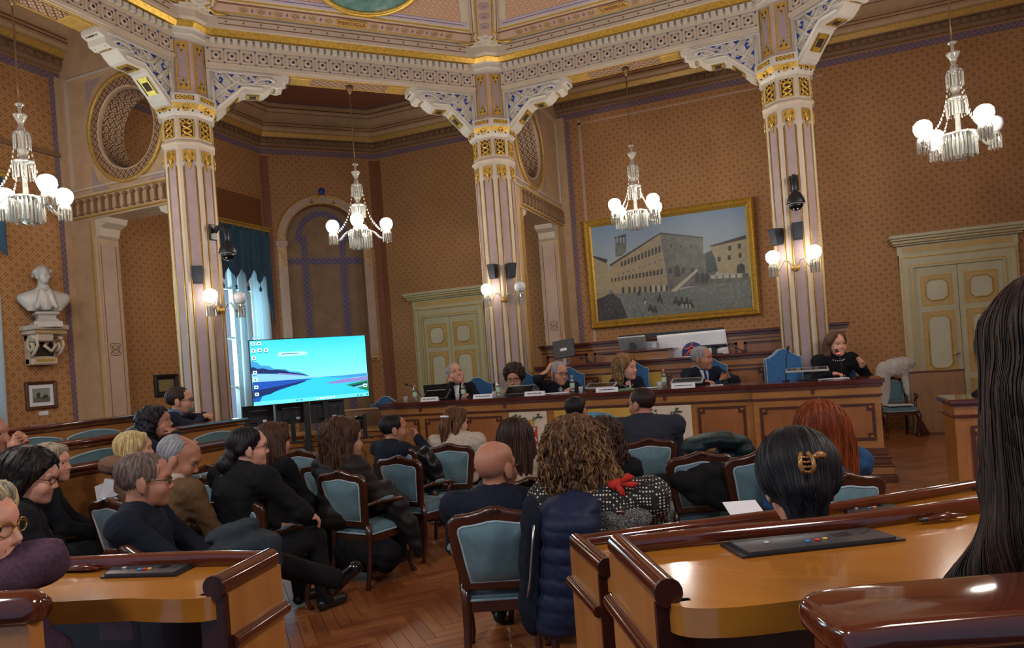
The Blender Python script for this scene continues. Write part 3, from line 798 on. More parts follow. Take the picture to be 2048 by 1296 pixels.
# ================================================================ DOORS, WINDOWS, LIGHT FITTINGS, FURNITURE
def door(name, cx, leftover=0):
    d = struct(name, (cx, YB, 0))
    def fm(): return frame(0,0,0,(1,0,0))
    f = fm()
    m = MB()
    for s in (-1,1):
        a, b = sorted((s*.66, s*.86)); m.box(a, b, 0, 3.05, 0, .06, 0, f)
        a, b = sorted((s*.76, s*.88)); m.box(a, b, 0, 3.05, 0, .09, 0, f)
    m.box(-.88,.88,2.82,3.06,0,.07,0,f); m.box(-.9,.9,3.06,3.22,0,.06,0,f)
    m.build('frame', M['doorgreen'], d)
    m = MB(); m.box(-.82,.82,3.09,3.19,.06,.068,0,f); m.build('frieze_panel', M['doorochre'], d)
    m = MB()
    for z0,z1,o in ((3.22,3.25,.09),(3.25,3.30,.13),(3.30,3.34,.18),(3.34,3.40,.22)): m.bbox(-.9-o*.6,.9+o*.6,z0,z1,0,.06+o,.008,0,f)
    m.build('cornice', M['doorgreen'], d)
    m = MB()
    for k in range(34): m.box(-.94+k*.056,-.905+k*.056,3.25,3.285,.15,.2,0,f)
    m.build('dentil_row', M['doorochre'], d, kind='stuff')
    m = MB()
    for s in (-1,1):
        for x in (.69,.84): a, b = sorted((s*x, s*(x+.018))); m.box(a, b, .02, 2.86+(x-.69), .05, .1 if x > .8 else .075, 0, f)
    for x in (.69,.84): m.box(-x,x,2.85+(x-.69),2.87+(x-.69),.05,.1 if x>.8 else .08,0,f)
    m.build('gilded_fillet', M['gold_paint'], d)
    for s in (-1,1):
        a, b = sorted((s*.004, s*.66))
        m = MB(); m.bbox(a,b,.02,2.82,-.02,.02,.004,0,f); lf = m.build('leaf', M['doorgreen'], d)
        c = s*.33
        for z0, z1 in ((2.14,2.66),(.95,2.02),(.15,.82)):
            m = MB(); m.box(c-.235,c+.235,z0,z1,.02,.026,0,f); m.build('panel_border', M['doorochre'], lf)
            k = .07; x0,x1,y0,y1 = c-.165,c+.165,z0+.08,z1-.08
            oc = [(x0+k,y0),(x1-k,y0),(x1,y0+k),(x1,y1-k),(x1-k,y1),(x0+k,y1),(x0,y1-k),(x0,y0+k)]
            m = MB(); m.prism(oc,.026,.036,0,f); m.build('panel', M['doorpanel'], lf)
            m = MB(); m.tube([f @ Vector((x,y,.034)) for x,y in oc], .013, 6, closed=True)
            for xx in (c-.235,c+.235): m.box(xx-.008,xx+.008,z0,z1,.02,.034,0,f)
            for zz in (z0,z1): m.box(c-.235,c+.235,zz-.008,zz+.008,.02,.034,0,f)
            m.build('gilded_moulding', M['gold_paint'], lf)
    m = MB(); m.box(-.075,-.045,1.16,1.34,.02,.03,0,f); m.tube([f @ Vector(p) for p in ((-.06,1.27,.03),(-.06,1.27,.075),(-.12,1.265,.08),(-.17,1.26,.075))], .010, 8); m.build('handle', M['steel'], d)
    return d
door('door_1', -6.95); door('door_2', 2.88)

# ---- windows in the left wall with their curtains
skyM = emit('overcast_sky_glow', 'a8e8f4', 1.0)
tg = NT('window_glass'); 
mixn = tg.new('ShaderNodeMixShader'); trn = tg.new('ShaderNodeBsdfTransparent'); gls = tg.new('ShaderNodeBsdfGlossy'); gls.inputs['Roughness'].default_value = .03
tg.l.new(trn.outputs[0], mixn.inputs[1]); tg.l.new(gls.outputs[0], mixn.inputs[2]); mixn.inputs[0].default_value = .07
tg.l.new(mixn.outputs[0], tg.n['Material Output'].inputs[0])
M['glass_pane'] = tg.m
tc_ = NT('sheer_curtain'); tl = tc_.new('ShaderNodeBsdfTranslucent'); df = tc_.new('ShaderNodeBsdfDiffuse'); mx = tc_.new('ShaderNodeMixShader')
tl.inputs[0].default_value = lin('d8e4ea'); df.inputs[0].default_value = lin('d8dde0'); mx.inputs[0].default_value = .45
tc_.l.new(tl.outputs[0], mx.inputs[1]); tc_.l.new(df.outputs[0], mx.inputs[2]); tc_.l.new(mx.outputs[0], tc_.n['Material Output'].inputs[0])
M['sheer'] = tc_.m
M['teal'] = plain('teal_velvet', '1f4760', .75, var=.15, scale=10, sheen=.4)
M['whiteframe'] = plain('white_window_frame', 'c4ced0', .4)
for k, (y0, y1, z0, z1) in enumerate(WIN):
    d = struct('window_%d' % (k+1), (XL, 0, 0)); f = frame(0,0,0,(0,1,0))
    m = MB(); m.box(y0,y0+.09,z0,z1,-.22,-.12,0,f); m.box(y1-.09,y1,z0,z1,-.22,-.12,0,f); m.box(y0,y1,z0,z0+.1,-.22,-.12,0,f); m.box(y0,y1,z1-.1,z1,-.22,-.12,0,f)
    c = (y0+y1)/2; m.box(c-.06,c+.06,z0,z1,-.22,-.11,0,f); m.build('window_frame', M['whiteframe'], d)
    for s in (0,1):
        a, b = (y0+.09, c-.06) if s == 0 else (c+.06, y1-.09)
        for q in range(4):
            za, zb = z0+.1+q*(z1-z0-.2)/4, z0+.1+(q+1)*(z1-z0-.2)/4
            m = MB(); m.box(a,b,za+.02,zb-.02,-.175,-.17,0,f); m.build('pane', M['glass_pane'], d)
            m = MB(); m.box(a,b,zb-.022,zb+.022,-.2,-.14,0,f); m.build('glazing_bar', M['whiteframe'], d)
    m = MB(); m.box(y0-.05,y1+.05,z0-.05,z0,-.2,.03,0,f); m.build('sill', M['whiteframe'], d)
    # curtains
    nm = ('window at the left end of the bust wall','far window beside the arched niche','window nearest the camera, beyond the left edge')[k]
    yc0, yc1 = (y0-.25, y1+.05) if k == 1 else (y0-.2, y1+.22)
    v = thing('valance', 'teal tasselled valance over the ' + nm, 'valance', (XL, 0, 0))
    def vf(u, w_):
        y = yc0+(yc1-yc0)*u; sc = abs(((u*5) % 1)-.5)*2
        zb = 3.72 + .28*(1-sc)**1.0 - (.9*max(0,(u-.86)/.14)**1.4 if k == 1 else 0)
        return (.20+.02*math.sin(u*38)+.012*math.sin(u*71), y, 4.86 + (zb-4.86)*w_)
    m = MB(); m.grid(vf, 100, 10, 0, .012); m.build('valance_cloth', M['teal'], v)
    m = MB(); m.bbox(.0,.24,yc0-.06,yc1+.06,4.86,4.92,.015); m.bbox(.0,.27,yc0-.08,yc1+.08,4.92,4.96,.015); m.build('pelmet', M['gold_paint'], v)
    for q in range(5):
        yy = yc0+(yc1-yc0)*(q+.5)/5 + .0
        m = MB(); m.lathe([(.006,.16),(.007,.10),(.026,.07),(.03,.05),(.022,.03),(.034,0),(.006,0)], 8, 0, Matrix.Translation((.2,yc0+(yc1-yc0)*q/5 if q else yc0+.02,3.56))); m.build('tassel', M['teal'], v)
    cu = thing('curtain', 'white gathered curtain at the ' + nm, 'curtain', (XL, 0, 0))
    spans = [(y1-.50, y1+.02),(y0+.58, y0+.88)] if k == 1 else [(y1-.5, y1+.12),(y0-.1,y0+.3)]
    for a, b in spans:
        def cf(u, w_): return (.10+.035*math.sin(u*40)+.01*math.sin(u*17+w_*3), a+(b-a)*(u+.03*math.sin(w_*5)), 4.8-4.72*w_)
        m = MB(); m.grid(cf, 70, 8, 0, .004); m.build('curtain_panel', M['sheer'], cu)
    if k == 1:
        m = MB(); m.box(.02,.05,(y0+y1)/2+.12,(y0+y1)/2+.22,.1,4.7); m.build('dark_gap_strip', M['black'], cu)  # added black strip standing in for the dark gap between the curtain panels
    # daylight behind the window
    L = bpy.data.lights.new('daylight', 'AREA'); L.shape = 'RECTANGLE'; L.size = y1-y0+.6; L.size_y = z1-z0+.4; L.energy = WINDOW_W; L.color = (.50,.88,1.0)
    lo = bpy.data.objects.new('daylight', L); COL.objects.link(lo); lo.location = (XL-.6, (y0+y1)/2, (z0+z1)/2); lo.rotation_euler = (0, -PI/2, 0)

# ---- arched niche in the chamfer wall
ni = struct('trim_4'); f = frame(CH0[0], CH0[1], 0, (1,1,0))
nc, r0, zs = 1.27, .85, 4.72
m = MB()
pts = [(x, y) for x, y in arc(nc, zs, r0, 180, 0, 24)]
big = [(.0,zs)]+[(0,HZ),(2*nc,HZ),(2*nc,zs)]
m.prism([(nc-r0,zs)] + pts[1:-1] + [(nc+r0,zs)] + [(2.545,zs),(2.545,HZ),(0,HZ),(0,zs)], -.3, .0, 0, f); m.build('niche_head_wall', M['paper'], ni)
m = MB(); m.prism([(nc-r0,0),(nc+r0,0)] + [(x,y) for x,y in arc(nc,zs,r0,0,180,24)], -.30, -.28, 0, f); m.build('niche_back', M['niche'], ni)
m = MB()
inner = arc(nc,zs,r0,180,0,24); outer = arc(nc,zs,r0+.19,180,0,24)
for i in range(24): m.prism([inner[i],inner[i+1],outer[i+1],outer[i]], 0, .05, 0, f)
for s in (-1,1):
    a, b = sorted((nc+s*r0, nc+s*(r0+.19))); m.box(a,b,2.0,zs-.12,0,.05,0,f); m.bbox(a-.03,b+.03,zs-.12,zs,0,.08,.01,0,f)
m.build('niche_architrave', M['pinkplaster'], ni)
m = MB()
for rr in (r0+.02, r0+.18): m.tube([f @ Vector((x,y,.055)) for x,y in arc(nc,zs,rr,180,0,30)], .011, 6)
for s in (-1,1):
    m.tube([f @ Vector((nc+s*(r0+.095)+.045*math.cos(q*PI/5)*(1-.06*q), zs+.1+.06*math.sin(q*PI/5), .06)) for q in range(9)], .014, 6)
    for (yy, sx) in ((zs-.26,.07),(zs-.42,.045)): m.tube([f @ Vector((nc+s*(r0+.095)+sx*math.cos(q*PI/6), yy+.1*math.sin(q*PI/6), .055)) for q in range(12)], .015, 6, closed=True)
    m.tube([f @ Vector((nc+s*(r0+.095)+.02*math.cos(q*PI/4), zs-.56+.035*math.sin(q*PI/4), .055)) for q in range(8)], .012, 6, closed=True)
    m.tube([f @ Vector((nc+s*(r0+.1)+.08*math.cos(q*PI/8), 2.02+.085*math.sin(q*PI/8), .055)) for q in range(16)], .02, 6, closed=True)
for s in (-1,1): m.tube([f @ Vector(p) for p in ((nc+s*.02,zs+r0+.2,.06),(nc+s*.12,zs+r0+.12,.06),(nc+s*.22,zs+r0+.10,.06),(nc+s*.27,zs+r0+.0,.06),(nc+s*.20,zs+r0+.02,.06))], .02, 6)
m.build('gilded_scrolls', M['gold'], ni)
m = MB(); m.lathe([(.075,0),(.075,.03),(.04,.05)], 14, 0, f @ Matrix.Translation((nc, zs+r0+.27, .04))); m.build('cobalt_boss', M['blue'], ni)
m = MB()
for a in ((nc-.86,nc+.86,4.24,4.38),): m.box(*a,-.279,-.274,0,f)
for x in (nc-.5, nc+.36): m.box(x,x+.14,.3,4.9,-.279,-.273,0,f)
for s in (-1,1):
    pts = arc(nc, 4.75, .62, 180 if s<0 else 0, 90, 10, .72); ptz = arc(nc, 4.75, .49, 180 if s<0 else 0, 90, 10, .60)
    for i in range(10): m.prism([pts[i],pts[i+1],ptz[i+1],ptz[i]], -.279, -.273, 0, f)
m.build('painted_braid', M['indigo_braid'], ni)
m = MB()
for x in (nc-.54,nc-.33,nc+.33,nc+.53): m.box(x-.006,x+.006,.3,4.2,-.279,-.272,0,f)
for z in (4.2,4.42): m.box(nc-.84,nc+.84,z-.006,z+.006,-.279,-.272,0,f)
m.build('painted_lines', M['violet_braid'], ni)

# ---- crystal chandeliers
tg = NT('cut_glass'); tg.b.inputs['Transmission Weight'].default_value = .75; tg.b.inputs['IOR'].default_value = 1.45
M['crystal'] = tg.out(lin('e4e6dc'), .06)
M['globe_lit'] = emit('lit_opal_globe', 'fff4e6', GLOBE_W)
M['globe_sconce'] = emit('lit_opal_sconce_globe', 'fff4e6', 18.0)
M['globe_off'] = plain('opal_glass_unlit', 'c8ccd2', .2, var=.05)
M['rod'] = plain('chandelier_rod', '7a6242', .4, .6)
def drops(m, r, z0, z1, n, w=.011, ph=0.0, mtx=None):
    for i in range(n):
        a = 2*PI*(i+ph)/n; x, y = r*math.cos(a), r*math.sin(a); zm = z1+(z0-z1)*.25
        rg = [[(x+q*math.cos(k*PI/2+a), y+q*math.sin(k*PI/2+a), z) for k in range(4)] for q, z in ((.002,z1),(w,zm),(w*.8,z0-.008),(.002,z0))]
        m.loft(rg, 0, False, True, True, mtx)
def chandelier(loc, ang, label, off=()):
    t = thing('chandelier', label, 'chandelier', loc, ang, 'crystal globe chandeliers')
    top = 6.14 - loc[2]
    m = MB(); m.tube([(0,0,.92),(.004,.003,1.2),(-.004,.002,1.5),(0,0,top)], .009, 6)
    m.lathe([(.012,top-.12),(.05,top-.06),(.06,top),(.01,top)], 10); m.build('rod', M['rod'], t)
    m = MB(); m.lathe([(.012,.97),(.045,.955),(.048,.94),(.018,.92),(.018,.85),(.07,.835),(.072,.82),(.035,.76),(.025,.70),(.04,.69),(.04,.65),(.02,.64),(.075,.64),(.078,.62),(.02,.61),(.018,.50),(.05,.45),(.052,.42),(.03,.37),(.05,.35),(.022,.34),(.105,.32),(.105,.30),(.03,.29),(.024,.1),(.03,-.05),(.17,-.08),(.175,-.1),(.04,-.12),(.03,-.3),(.05,-.36),(.01,-.38)], 16)
    m.build('stem', M['crystal'], t)
    m = MB(); drops(m,.078,.46,.63,14); drops(m,.1,.13,.31,18); drops(m,.165,-.34,-.09,26,.012); drops(m,.12,-.36,-.1,16,.012,.5)
    m.build('crystal_drops', M['crystal'], t, kind='stuff')
    gm = MB(); gm.lathe([(.045,-.092),(.075,-.062),(.096,-.01),(.09,.045),(.06,.08),(.035,.092)], 18)
    for k in range(4):
        a = k*PI/2; c, s = math.cos(a), math.sin(a); rt = Matrix.Rotation(a,4,'Z')
        m = MB(); m.tube([(.06,0,-.13),(.14,0,-.08),(.22,0,-.12),(.29,0,-.2),(.35,0,-.23),(.41,0,-.2),(.41,0,-.12)], .017, 8, 0, rt); 
        m.lathe([(.02,-.14),(.06,-.125),(.065,-.11),(.05,-.10),(.046,-.09)], 12, 0, rt @ Matrix.Translation((.41,0,0)))
        ar = m.build('arm', M['crystal'], t)
        m = MB(); drops(m,.062,-.27,-.12,12,.010,0,rt @ Matrix.Translation((.41,0,0))); m.build('crystal_drops', M['crystal'], ar, kind='stuff')
        m = MB()
        for q in range(17):
            u = q/16; r_ = .08+.28*u**1.7; z = .60-.72*u+.10*math.sin(u*PI)*(-1)
            m.sphere((r_,0,z), (.011,.011,.02), 6, 4, 0, rt)
        m.build('bead_chain', M['crystal'], ar, kind='stuff')
        gl = gm.build('globe', M['globe_off' if k in off else 'globe_lit'], t, (.41*c,.41*s,0))
        if k in off: gl['label'] = 'unlit globe'
    return t
def vdir(x, y): return math.atan2(y, x)
chandelier((-5.985,9.165,3.98), vdir(-5.985,9.165)-.08, 'crystal chandelier hanging above the television in front of the arched niche')
chandelier((-2.0,10.82,3.98), vdir(-2,10.82)+.70, 'crystal chandelier hanging in front of the large painting', (3,) if 0 else ())
chandelier((2.0,9.165,3.98), vdir(2,9.165)+.62, 'crystal chandelier hanging right of the right-hand column, one globe unlit', (3,))
chandelier((-7.64,5.17,3.98), vdir(-7.64,5.17)+.5, 'crystal chandelier cut by the left edge, above the marble bust')
for x, y in ((3.66,5.17),(2.0,1.2),(-2,-.5),(-5.98,1.2)):      # the same fittings behind and beside the camera, light only
    l = bpy.data.lights.new('lamp','POINT'); l.energy = 260; l.color = (1,.92,.84); l.shadow_soft_size = .35
    o = bpy.data.objects.new('lamp',l); o.location = (x,y,3.98); COL.objects.link(o)

# ---- wall sconces on the columns, loudspeakers, dome cameras
def sconce(k, ang, label, off=()):
    x, y = OC[k]; t = thing('sconce', label, 'wall lamp', (x+AP*math.cos(ang), y+AP*math.sin(ang), 2.72), ang-PI/2+PI/2, 'two-globe crystal sconces')
    m = MB(); m.lathe([(.06,0),(.05,.03),(.02,.05)], 10, 0, Matrix.Rotation(PI/2,4,'Y')); m.tube([(.03,0,0),(.09,0,.0),(.12,0,-.05)], .02, 8); m.sphere((.1,0,-.01), (.035,.05,.035), 8, 6); m.build('backplate', M['gold_paint'], t)
    gm = MB(); gm.lathe([(.045,-.085),(.075,-.06),(.092,-.01),(.088,.045),(.06,.075),(.035,.088)], 18)
    for q, s in enumerate((1,-1)):
        m = MB(); m.tube([(.1,s*.02,0),(.12,s*.08,.09),(.13,s*.13,.1),(.14,s*.17,.03),(.15,s*.21,-.03),(.16,s*.26,-.0),(.16,s*.27,.05)], .013, 7)
        m.lathe([(.02,.03),(.055,.05),(.06,.06),(.045,.09)], 12, 0, Matrix.Translation((.16,s*.27,0))); ar = m.build('arm', M['crystal'], t)
        m = MB(); drops(m,.058,-.10,.055,10,.011,0,Matrix.Translation((.16,s*.27,0))); m.build('crystal_drops', M['crystal'], ar, kind='stuff')
        gl = gm.build('globe', M['globe_off' if q in off else 'globe_sconce'], t, (.16,s*.27,.17))
        if q in off: gl['label'] = 'unlit globe'
def cw(deg): return R(deg)
def facedir(k): x, y = OC[k]; return math.atan2(-y, -x)
sconce(1, R(0), 'crystal wall sconce on the left column, right globe unlit', (0,))
sconce(2, R(-67.5), 'crystal wall sconce on the middle column with one pale unlit globe', (0,))
sconce(3, R(-100), 'crystal wall sconce on the right column with both globes lit')
def speaker(px, py, k, ang, label):
    x, y = OC[k]; d = AP+.03
    z = at_d(px, py, (-_sa*x+_ca*y)-.38).z
    t = thing('loudspeaker', label, 'speaker', (x, y, z), ang, 'small black column loudspeakers')
    o = .0
    m = MB(); m.loft([[(d,-.07,-.11),(d+.09,-.055,-.11),(d+.09,.055,-.11),(d,.07,-.11)],[(d,-.085,.12),(d+.14,-.065,.12),(d+.14,.065,.12),(d,.085,.12)]],0,False); m.build('cabinet', M['black'], t)
    m = MB(); m.loft([[(d+.092,-.05,-.10),(d+.098,-.05,-.10),(d+.098,.05,-.10),(d+.092,.05,-.10)],[(d+.139,-.06,.11),(d+.145,-.06,.11),(d+.145,.06,.11),(d+.139,.06,.11)]],0,False); m.build('grille', plain('speaker_mesh','2c313a',.7), t)
def dz(k, px, py): return 0
speaker(413,549,1,R(-45),'black wedge loudspeaker on the left column above its sconce')
speaker(994,543,2,R(-90),'black wedge loudspeaker on the left side of the middle column'); speaker(1024,541,2,R(-45),'black wedge loudspeaker on the right side of the middle column')
speaker(1556,470,3,R(-135),'black wedge loudspeaker on the left side of the right column'); speaker(1596,463,3,R(-90),'black wedge loudspeaker at the centre of the right column')
def dome_camera(k, ang, z, label):
    x, y = OC[k]; d = AP
    t = thing('dome_camera', label, 'camera', (x, y, z), ang, 'surveillance dome cameras')
    m = MB(); m.bbox(d+.012,d+.04,-.06,.06,.2,.42,.008); m.build('wall_bracket', M['black'], t)
    m = MB(); m.tube([(d+.055,0,.31),(d+.10,0,.36),(d+.19,0,.37),(d+.25,0,.31),(d+.26,0,.2),(d+.26,0,.12)], .035, 10); m.build('arm', M['black'], t)
    m = MB(); m.lathe([(.04,.15),(.07,.12),(.105,.05),(.12,0),(.12,-.02),(.09,-.02)], 18, 0, Matrix.Translation((d+.26,0,0))); m.build('housing', M['black'], t)
    m = MB(); m.lathe([(.095,-.02),(.09,-.06),(.06,-.1),(.01,-.115)], 16, 0, Matrix.Translation((d+.26,0,0))); m.build('dome', M['blackgloss'], t)
    m = MB(); m.lathe([(.1,-.018),(.112,-.022),(.1,-.026)], 16, 0, Matrix.Translation((d+.26,0,0))); m.build('trim_ring', M['silver'], t)
dome_camera(1, R(0), 3.50, 'black dome surveillance camera on the left column near the teal valance')
dome_camera(3, R(-90), 3.58, 'black dome surveillance camera on the right column above the loudspeakers')

# ---- quad helper: pixel coordinates of a zoomed picture -> (0..1, 0..1) on a flat picture
def quad_inv(q):
    tl, tr, br, bl = [Vector((x,y)) for x,y in q]
    def g(px, py):
        u = v = .5
        for _ in range(12):
            p = (tl*(1-u)+tr*u)*(1-v)+(bl*(1-u)+br*u)*v - Vector((px,py))
            du = (tr-tl)*(1-v)+(br-bl)*v; dv = (bl-tl)*(1-u)+(br-tr)*u
            det = du.x*dv.y-du.y*dv.x
            u -= (p.x*dv.y-p.y*dv.x)/det; v -= (du.x*p.y-du.y*p.x)/det
        return u, 1-v
    return g
# ---- large painting of an old palace and square
PX0, PX1, PZ0, PZ1 = -3.66, -.35, 2.24, 4.46
pt = thing('painting', 'large gilt-framed painting of a stone palace on a town square, behind the platform', 'painting', ((PX0+PX1)/2, YB-.02, (PZ0+PZ1)/2))
W2, H2 = (PX1-PX0)/2, (PZ1-PZ0)/2
tilt = Matrix.Translation((0,-.06,0)) @ Matrix.Rotation(R(2.5),4,'X') @ frame(0,0,0,(1,0,0))
fw = .15
prof = [(0,.0),(0,.05),(.03,.085),(.06,.06),(.09,.075),(.12,.04),(fw,.02),(fw,0)]
m = MB(); rings = []
for sx, sy in ((-1,-1),(1,-1),(1,1),(-1,1)): rings.append([(sx*(W2-d), sy*(H2-d), h) for d, h in prof])
rings.append(rings[0]); m.loft(rings, 0, False, False, True, tilt)
m.build('picture_frame', M['gold'], pt)
m = MB()
for s in (-1,1):
    n_ = int(2*W2/.055)
    for i in range(n_): m.sphere((-W2+(i+.5)*2*W2/n_, s*(H2-.03), .085), (.022,.018,.02), 6, 4, 0, tilt)
    n_ = int(2*H2/.055)
    for i in range(n_): m.sphere((s*(W2-.03), -H2+(i+.5)*2*H2/n_, .085), (.018,.022,.02), 6, 4, 0, tilt)
m.build('carved_beading', M['gold'], pt, kind='stuff')
def paintmat(name, a, b, sc=6, lo=.3, hi=.7, grad=None):
    t = NT(name); n = t.noise(t.coord('Object'), sc, 4, .6)
    return t.out(t.ramp(n, [(lo, lin(a)), (hi, lin(b))]), .45)
t = NT('painted_sky'); sp = t.new('ShaderNodeSeparateXYZ'); t.l.new(t.coord('Object'), sp.inputs[0]); n = t.noise(t.coord('Object'), 2, 4)
h_ = t.math('ADD', t.math('MULTIPLY', sp.outputs[2], .5), t.math('MULTIPLY', n, .25))
skyp = t.out(t.ramp(h_, [(.1, lin('a3aca4')), (.35, lin('8d9fac')), (.65, lin('6a87a6'))]), .45)
PM = [skyp, paintmat('painted_sunlit_stone','8f7f60','a89674',14), paintmat('painted_shaded_stone','4a4a44','747468',9), paintmat('painted_square','5d6560','7e847a',16,.35,.65), paintmat('painted_dark','2a2a26','3e3a33',10), paintmat('painted_tan_house','8e8262','a59a78',12), paintmat('painted_crowd','22242a','4a4448',40), paintmat('painted_tree','2c3836','46524c',12), paintmat('painted_pale','a8a28c','c2bca6',20)]
ci = quad_inv([(98,345),(1468,128),(1530,1045),(165,1185)])
cw2, ch2 = W2-fw, H2-fw
m = MB(); m.box(-cw2-.01,cw2+.01,-ch2-.01,ch2+.01,0,.02,0,tilt)
lay = [0.0201]
def pp(mi, pts):
    lay[0] += .00012
    q = [ci(x,y) for x,y in pts]; m.prism([(-cw2+2*cw2*min(1,max(0,u)), -ch2+2*ch2*min(1,max(0,v))) for u,v in q], .019, lay[0], mi, tilt)
pp(3,[(90,900),(300,900),(820,905),(1200,830),(1520,770),(1540,1050),(160,1190)])
pp(5,[(120,600),(245,640),(262,680),(270,920),(160,1010),(140,900)]); pp(4,[(115,595),(255,625),(245,660),(122,612)])
pp(1,[(275,670),(350,620),(738,385),(812,905),(330,935),(262,880)])
pp(2,[(330,430),(378,405),(430,400),(432,545),(390,590),(330,600)]); pp(4,[(322,425),(430,392),(428,410),(326,440)])
for x in (340,372,402): pp(0,[(x,425),(x+14,420),(x+16,470),(x+2,475)])
pp(2,[(738,380),(1115,415),(1120,560),(1240,700),(1180,850),(985,860),(930,870),(880,905),(818,908)])
pp(4,[(735,372),(1118,410),(1117,422),(738,388)]); pp(4,[(275,672),(735,378),(738,392),(280,690)])
for i in range(12):          # upper arcade of windows
    u = i/11; x = 380+u*345; yb = 690-u*130; yt = 640-u*150
    pp(4,[(x,yb),(x,yt+14),(x+10,yt-4),(x+20,yt+8),(x+20,yb-8)])
for i in range(15):          # middle row
    u = i/14; x = 290+u*450; yb = 830-u*75; pp(4,[(x,yb),(x,yb-34-u*14),(x+14+u*8,yb-38-u*16),(x+14+u*8,yb-4)])
for i in range(9): u = i/8; x = 350+u*390; pp(4,[(x,760-u*140),(x+8,757-u*140),(x+9,772-u*140),(x+1,775-u*140)])
pp(8,[(640,860),(800,845),(805,905),(650,915)])
for i in range(9):           # ground arches
    u = i/8; x = 400+u*390-(0 if i else 10); yb = 930-u*25; pp(4,[(x,yb),(x,yb-50),(x+9,yb-62),(x+19,yb-50),(x+20,yb-2)])
pp(4,[(866,775),(868,690),(888,660),(912,690),(918,768)])
for x, y in ((812,695),(930,690),(1010,690)): pp(4,[(x,y),(x+30,y-2),(x+31,y+45),(x+2,y+48)])
for i in range(3): pp(4,[(830+i*85,480),(850+i*85,482),(851+i*85,510),(832+i*85,508)])
pp(8,[(830,905),(985,770),(1060,700),(1075,712),(910,880),(880,908)])
pp(7,[(1130,560),(1190,530),(1220,600),(1245,720),(1150,740)])
for x in (1065,1110,1150): pp(4,[(x-18,830),(x-16,750),(x,730),(x+18,750),(x+18,820)])
pp(5,[(1170,490),(1478,395),(1498,735),(1250,740),(1220,600)]); pp(4,[(1165,492),(1475,390),(1480,425),(1200,498)])
for x, y in ((1240,590),(1325,575),(1415,555),(1330,490),(1410,470)): pp(4,[(x,y),(x+26,y-4),(x+28,y+40),(x+2,y+44)])
pp(4,[(1400,735),(1405,665),(1435,645),(1465,660),(1470,735)])
pp(2,[(1180,760),(1500,735),(1502,800),(1155,840),(1160,800)])
for i in range(5): pp(8,[(1185+i*55,758-i*3),(1225+i*55,754-i*3),(1226+i*55,785-i*3),(1187+i*55,790-i*3)])
pp(3,[(1075,860),(1520,790),(1525,1045),(900,1100)])
pp(6,[(150,990),(300,930),(370,980),(440,1150),(165,1190)])
rr = random.Random(3)
for _ in range(70):
    x, y = rr.uniform(175,380), rr.uniform(960,1165)
    if y > 960+ (x-175)*.2: pp(8 if rr.random()<.3 else 4,[(x,y),(x+5,y-2),(x+5,y+5),(x+1,y+6)])
for bx, by, s in ((735,975,1.0),(880,990,.9),(930,1000,1.1),(975,1005,1.1),(1010,1020,1.0),(545,930,.6),(650,1060,.9),(690,1075,.8)):
    pp(4,[(bx-22*s,by+40*s),(bx-26*s,by),(bx-8*s,by-14*s),(bx-8*s,by-40*s),(bx+8*s,by-42*s),(bx+10*s,by-12*s),(bx+26*s,by),(bx+20*s,by+45*s),(bx+6*s,by+14*s),(bx-10*s,by+14*s)])
for bx in (935,965,995): pp(8,[(bx,1020),(bx+12,1018),(bx+14,1055),(bx+2,1058)])
pp(7,[(595,965),(612,985),(600,1020),(585,1000)]); pp(8,[(600,985),(615,995),(606,1030),(592,1020)])
m.build('canvas', PM, pt)

# ---- two small framed pictures
def small_picture(label, mtx, w, h, fr, framem, mat_w, imgcols):
    t = thing('framed_picture', label, 'picture'); 
    m = MB(); rings = [[(sx*(w-d), sy*(h-d), z) for d, z in ((0,.005),(0,.03),(fr*.4,.04),(fr,.022),(fr,.005))] for sx, sy in ((-1,-1),(1,-1),(1,1),(-1,1))]; rings.append(rings[0])
    m.loft(rings,0,False,False,True,mtx); m.build('frame', framem, t)
    m = MB(); m.box(-w+fr,w-fr,-h+fr,h-fr,.008,.012,0,mtx); m.build('mount', M['white'] if mat_w else M['black'], t)
    q = mat_w or .02
    m = MB(); m.box(-w+fr+q,w-fr-q,-h+fr+q,h-fr-q,.012,.0135,0,mtx)
    if imgcols == 0:
        a, b = w-fr-q, h-fr-q
        m.prism([(-a,-b),(a,-b),(a,-b*.3),(a*.4,-b*.2),(-a,-b*.35)],.0135,.0139,1,mtx)
        m.prism([(-a*.5,-b*.4),(-a*.2,-b*.35),(-a*.1,b*.3),(-a*.3,b*.5),(-a*.55,b*.1)],.0139,.0143,2,mtx); m.prism([(a*.1,-b*.45),(a*.8,-b*.4),(a*.7,0),(a*.3,b*.05)],.0139,.0143,2,mtx)
    m.build('print', [paintmat('print_ground_%d'%imgcols, ['7d8078','6e6648'][imgcols], ['95988e','8c8258'][imgcols], 12), paintmat('print_mid_%d'%imgcols,'5a5c50','6d6e60',14), paintmat('print_dark_%d'%imgcols,'2e3230','3e423c',14)], t)
    return t
small_picture('small landscape print in a wooden frame under the marble bust', frame(XL,7.04,1.71,(0,1,0)), .235,.21,.05, wood('dark_frame','3d2619','5c3a24'), .055, 0)
small_picture('small dark picture in a wide black frame behind the man with glasses', frame(XL,9.30,1.72,(0,1,0)), .26,.2,.075, M['black'], 0, 1)
m = MB(); m.box(XL,XL+.01,6.99,7.13,1.41,1.47); tag(m.build('caption_card', M['white']), 'white caption card on the wall under the landscape print', 'card')

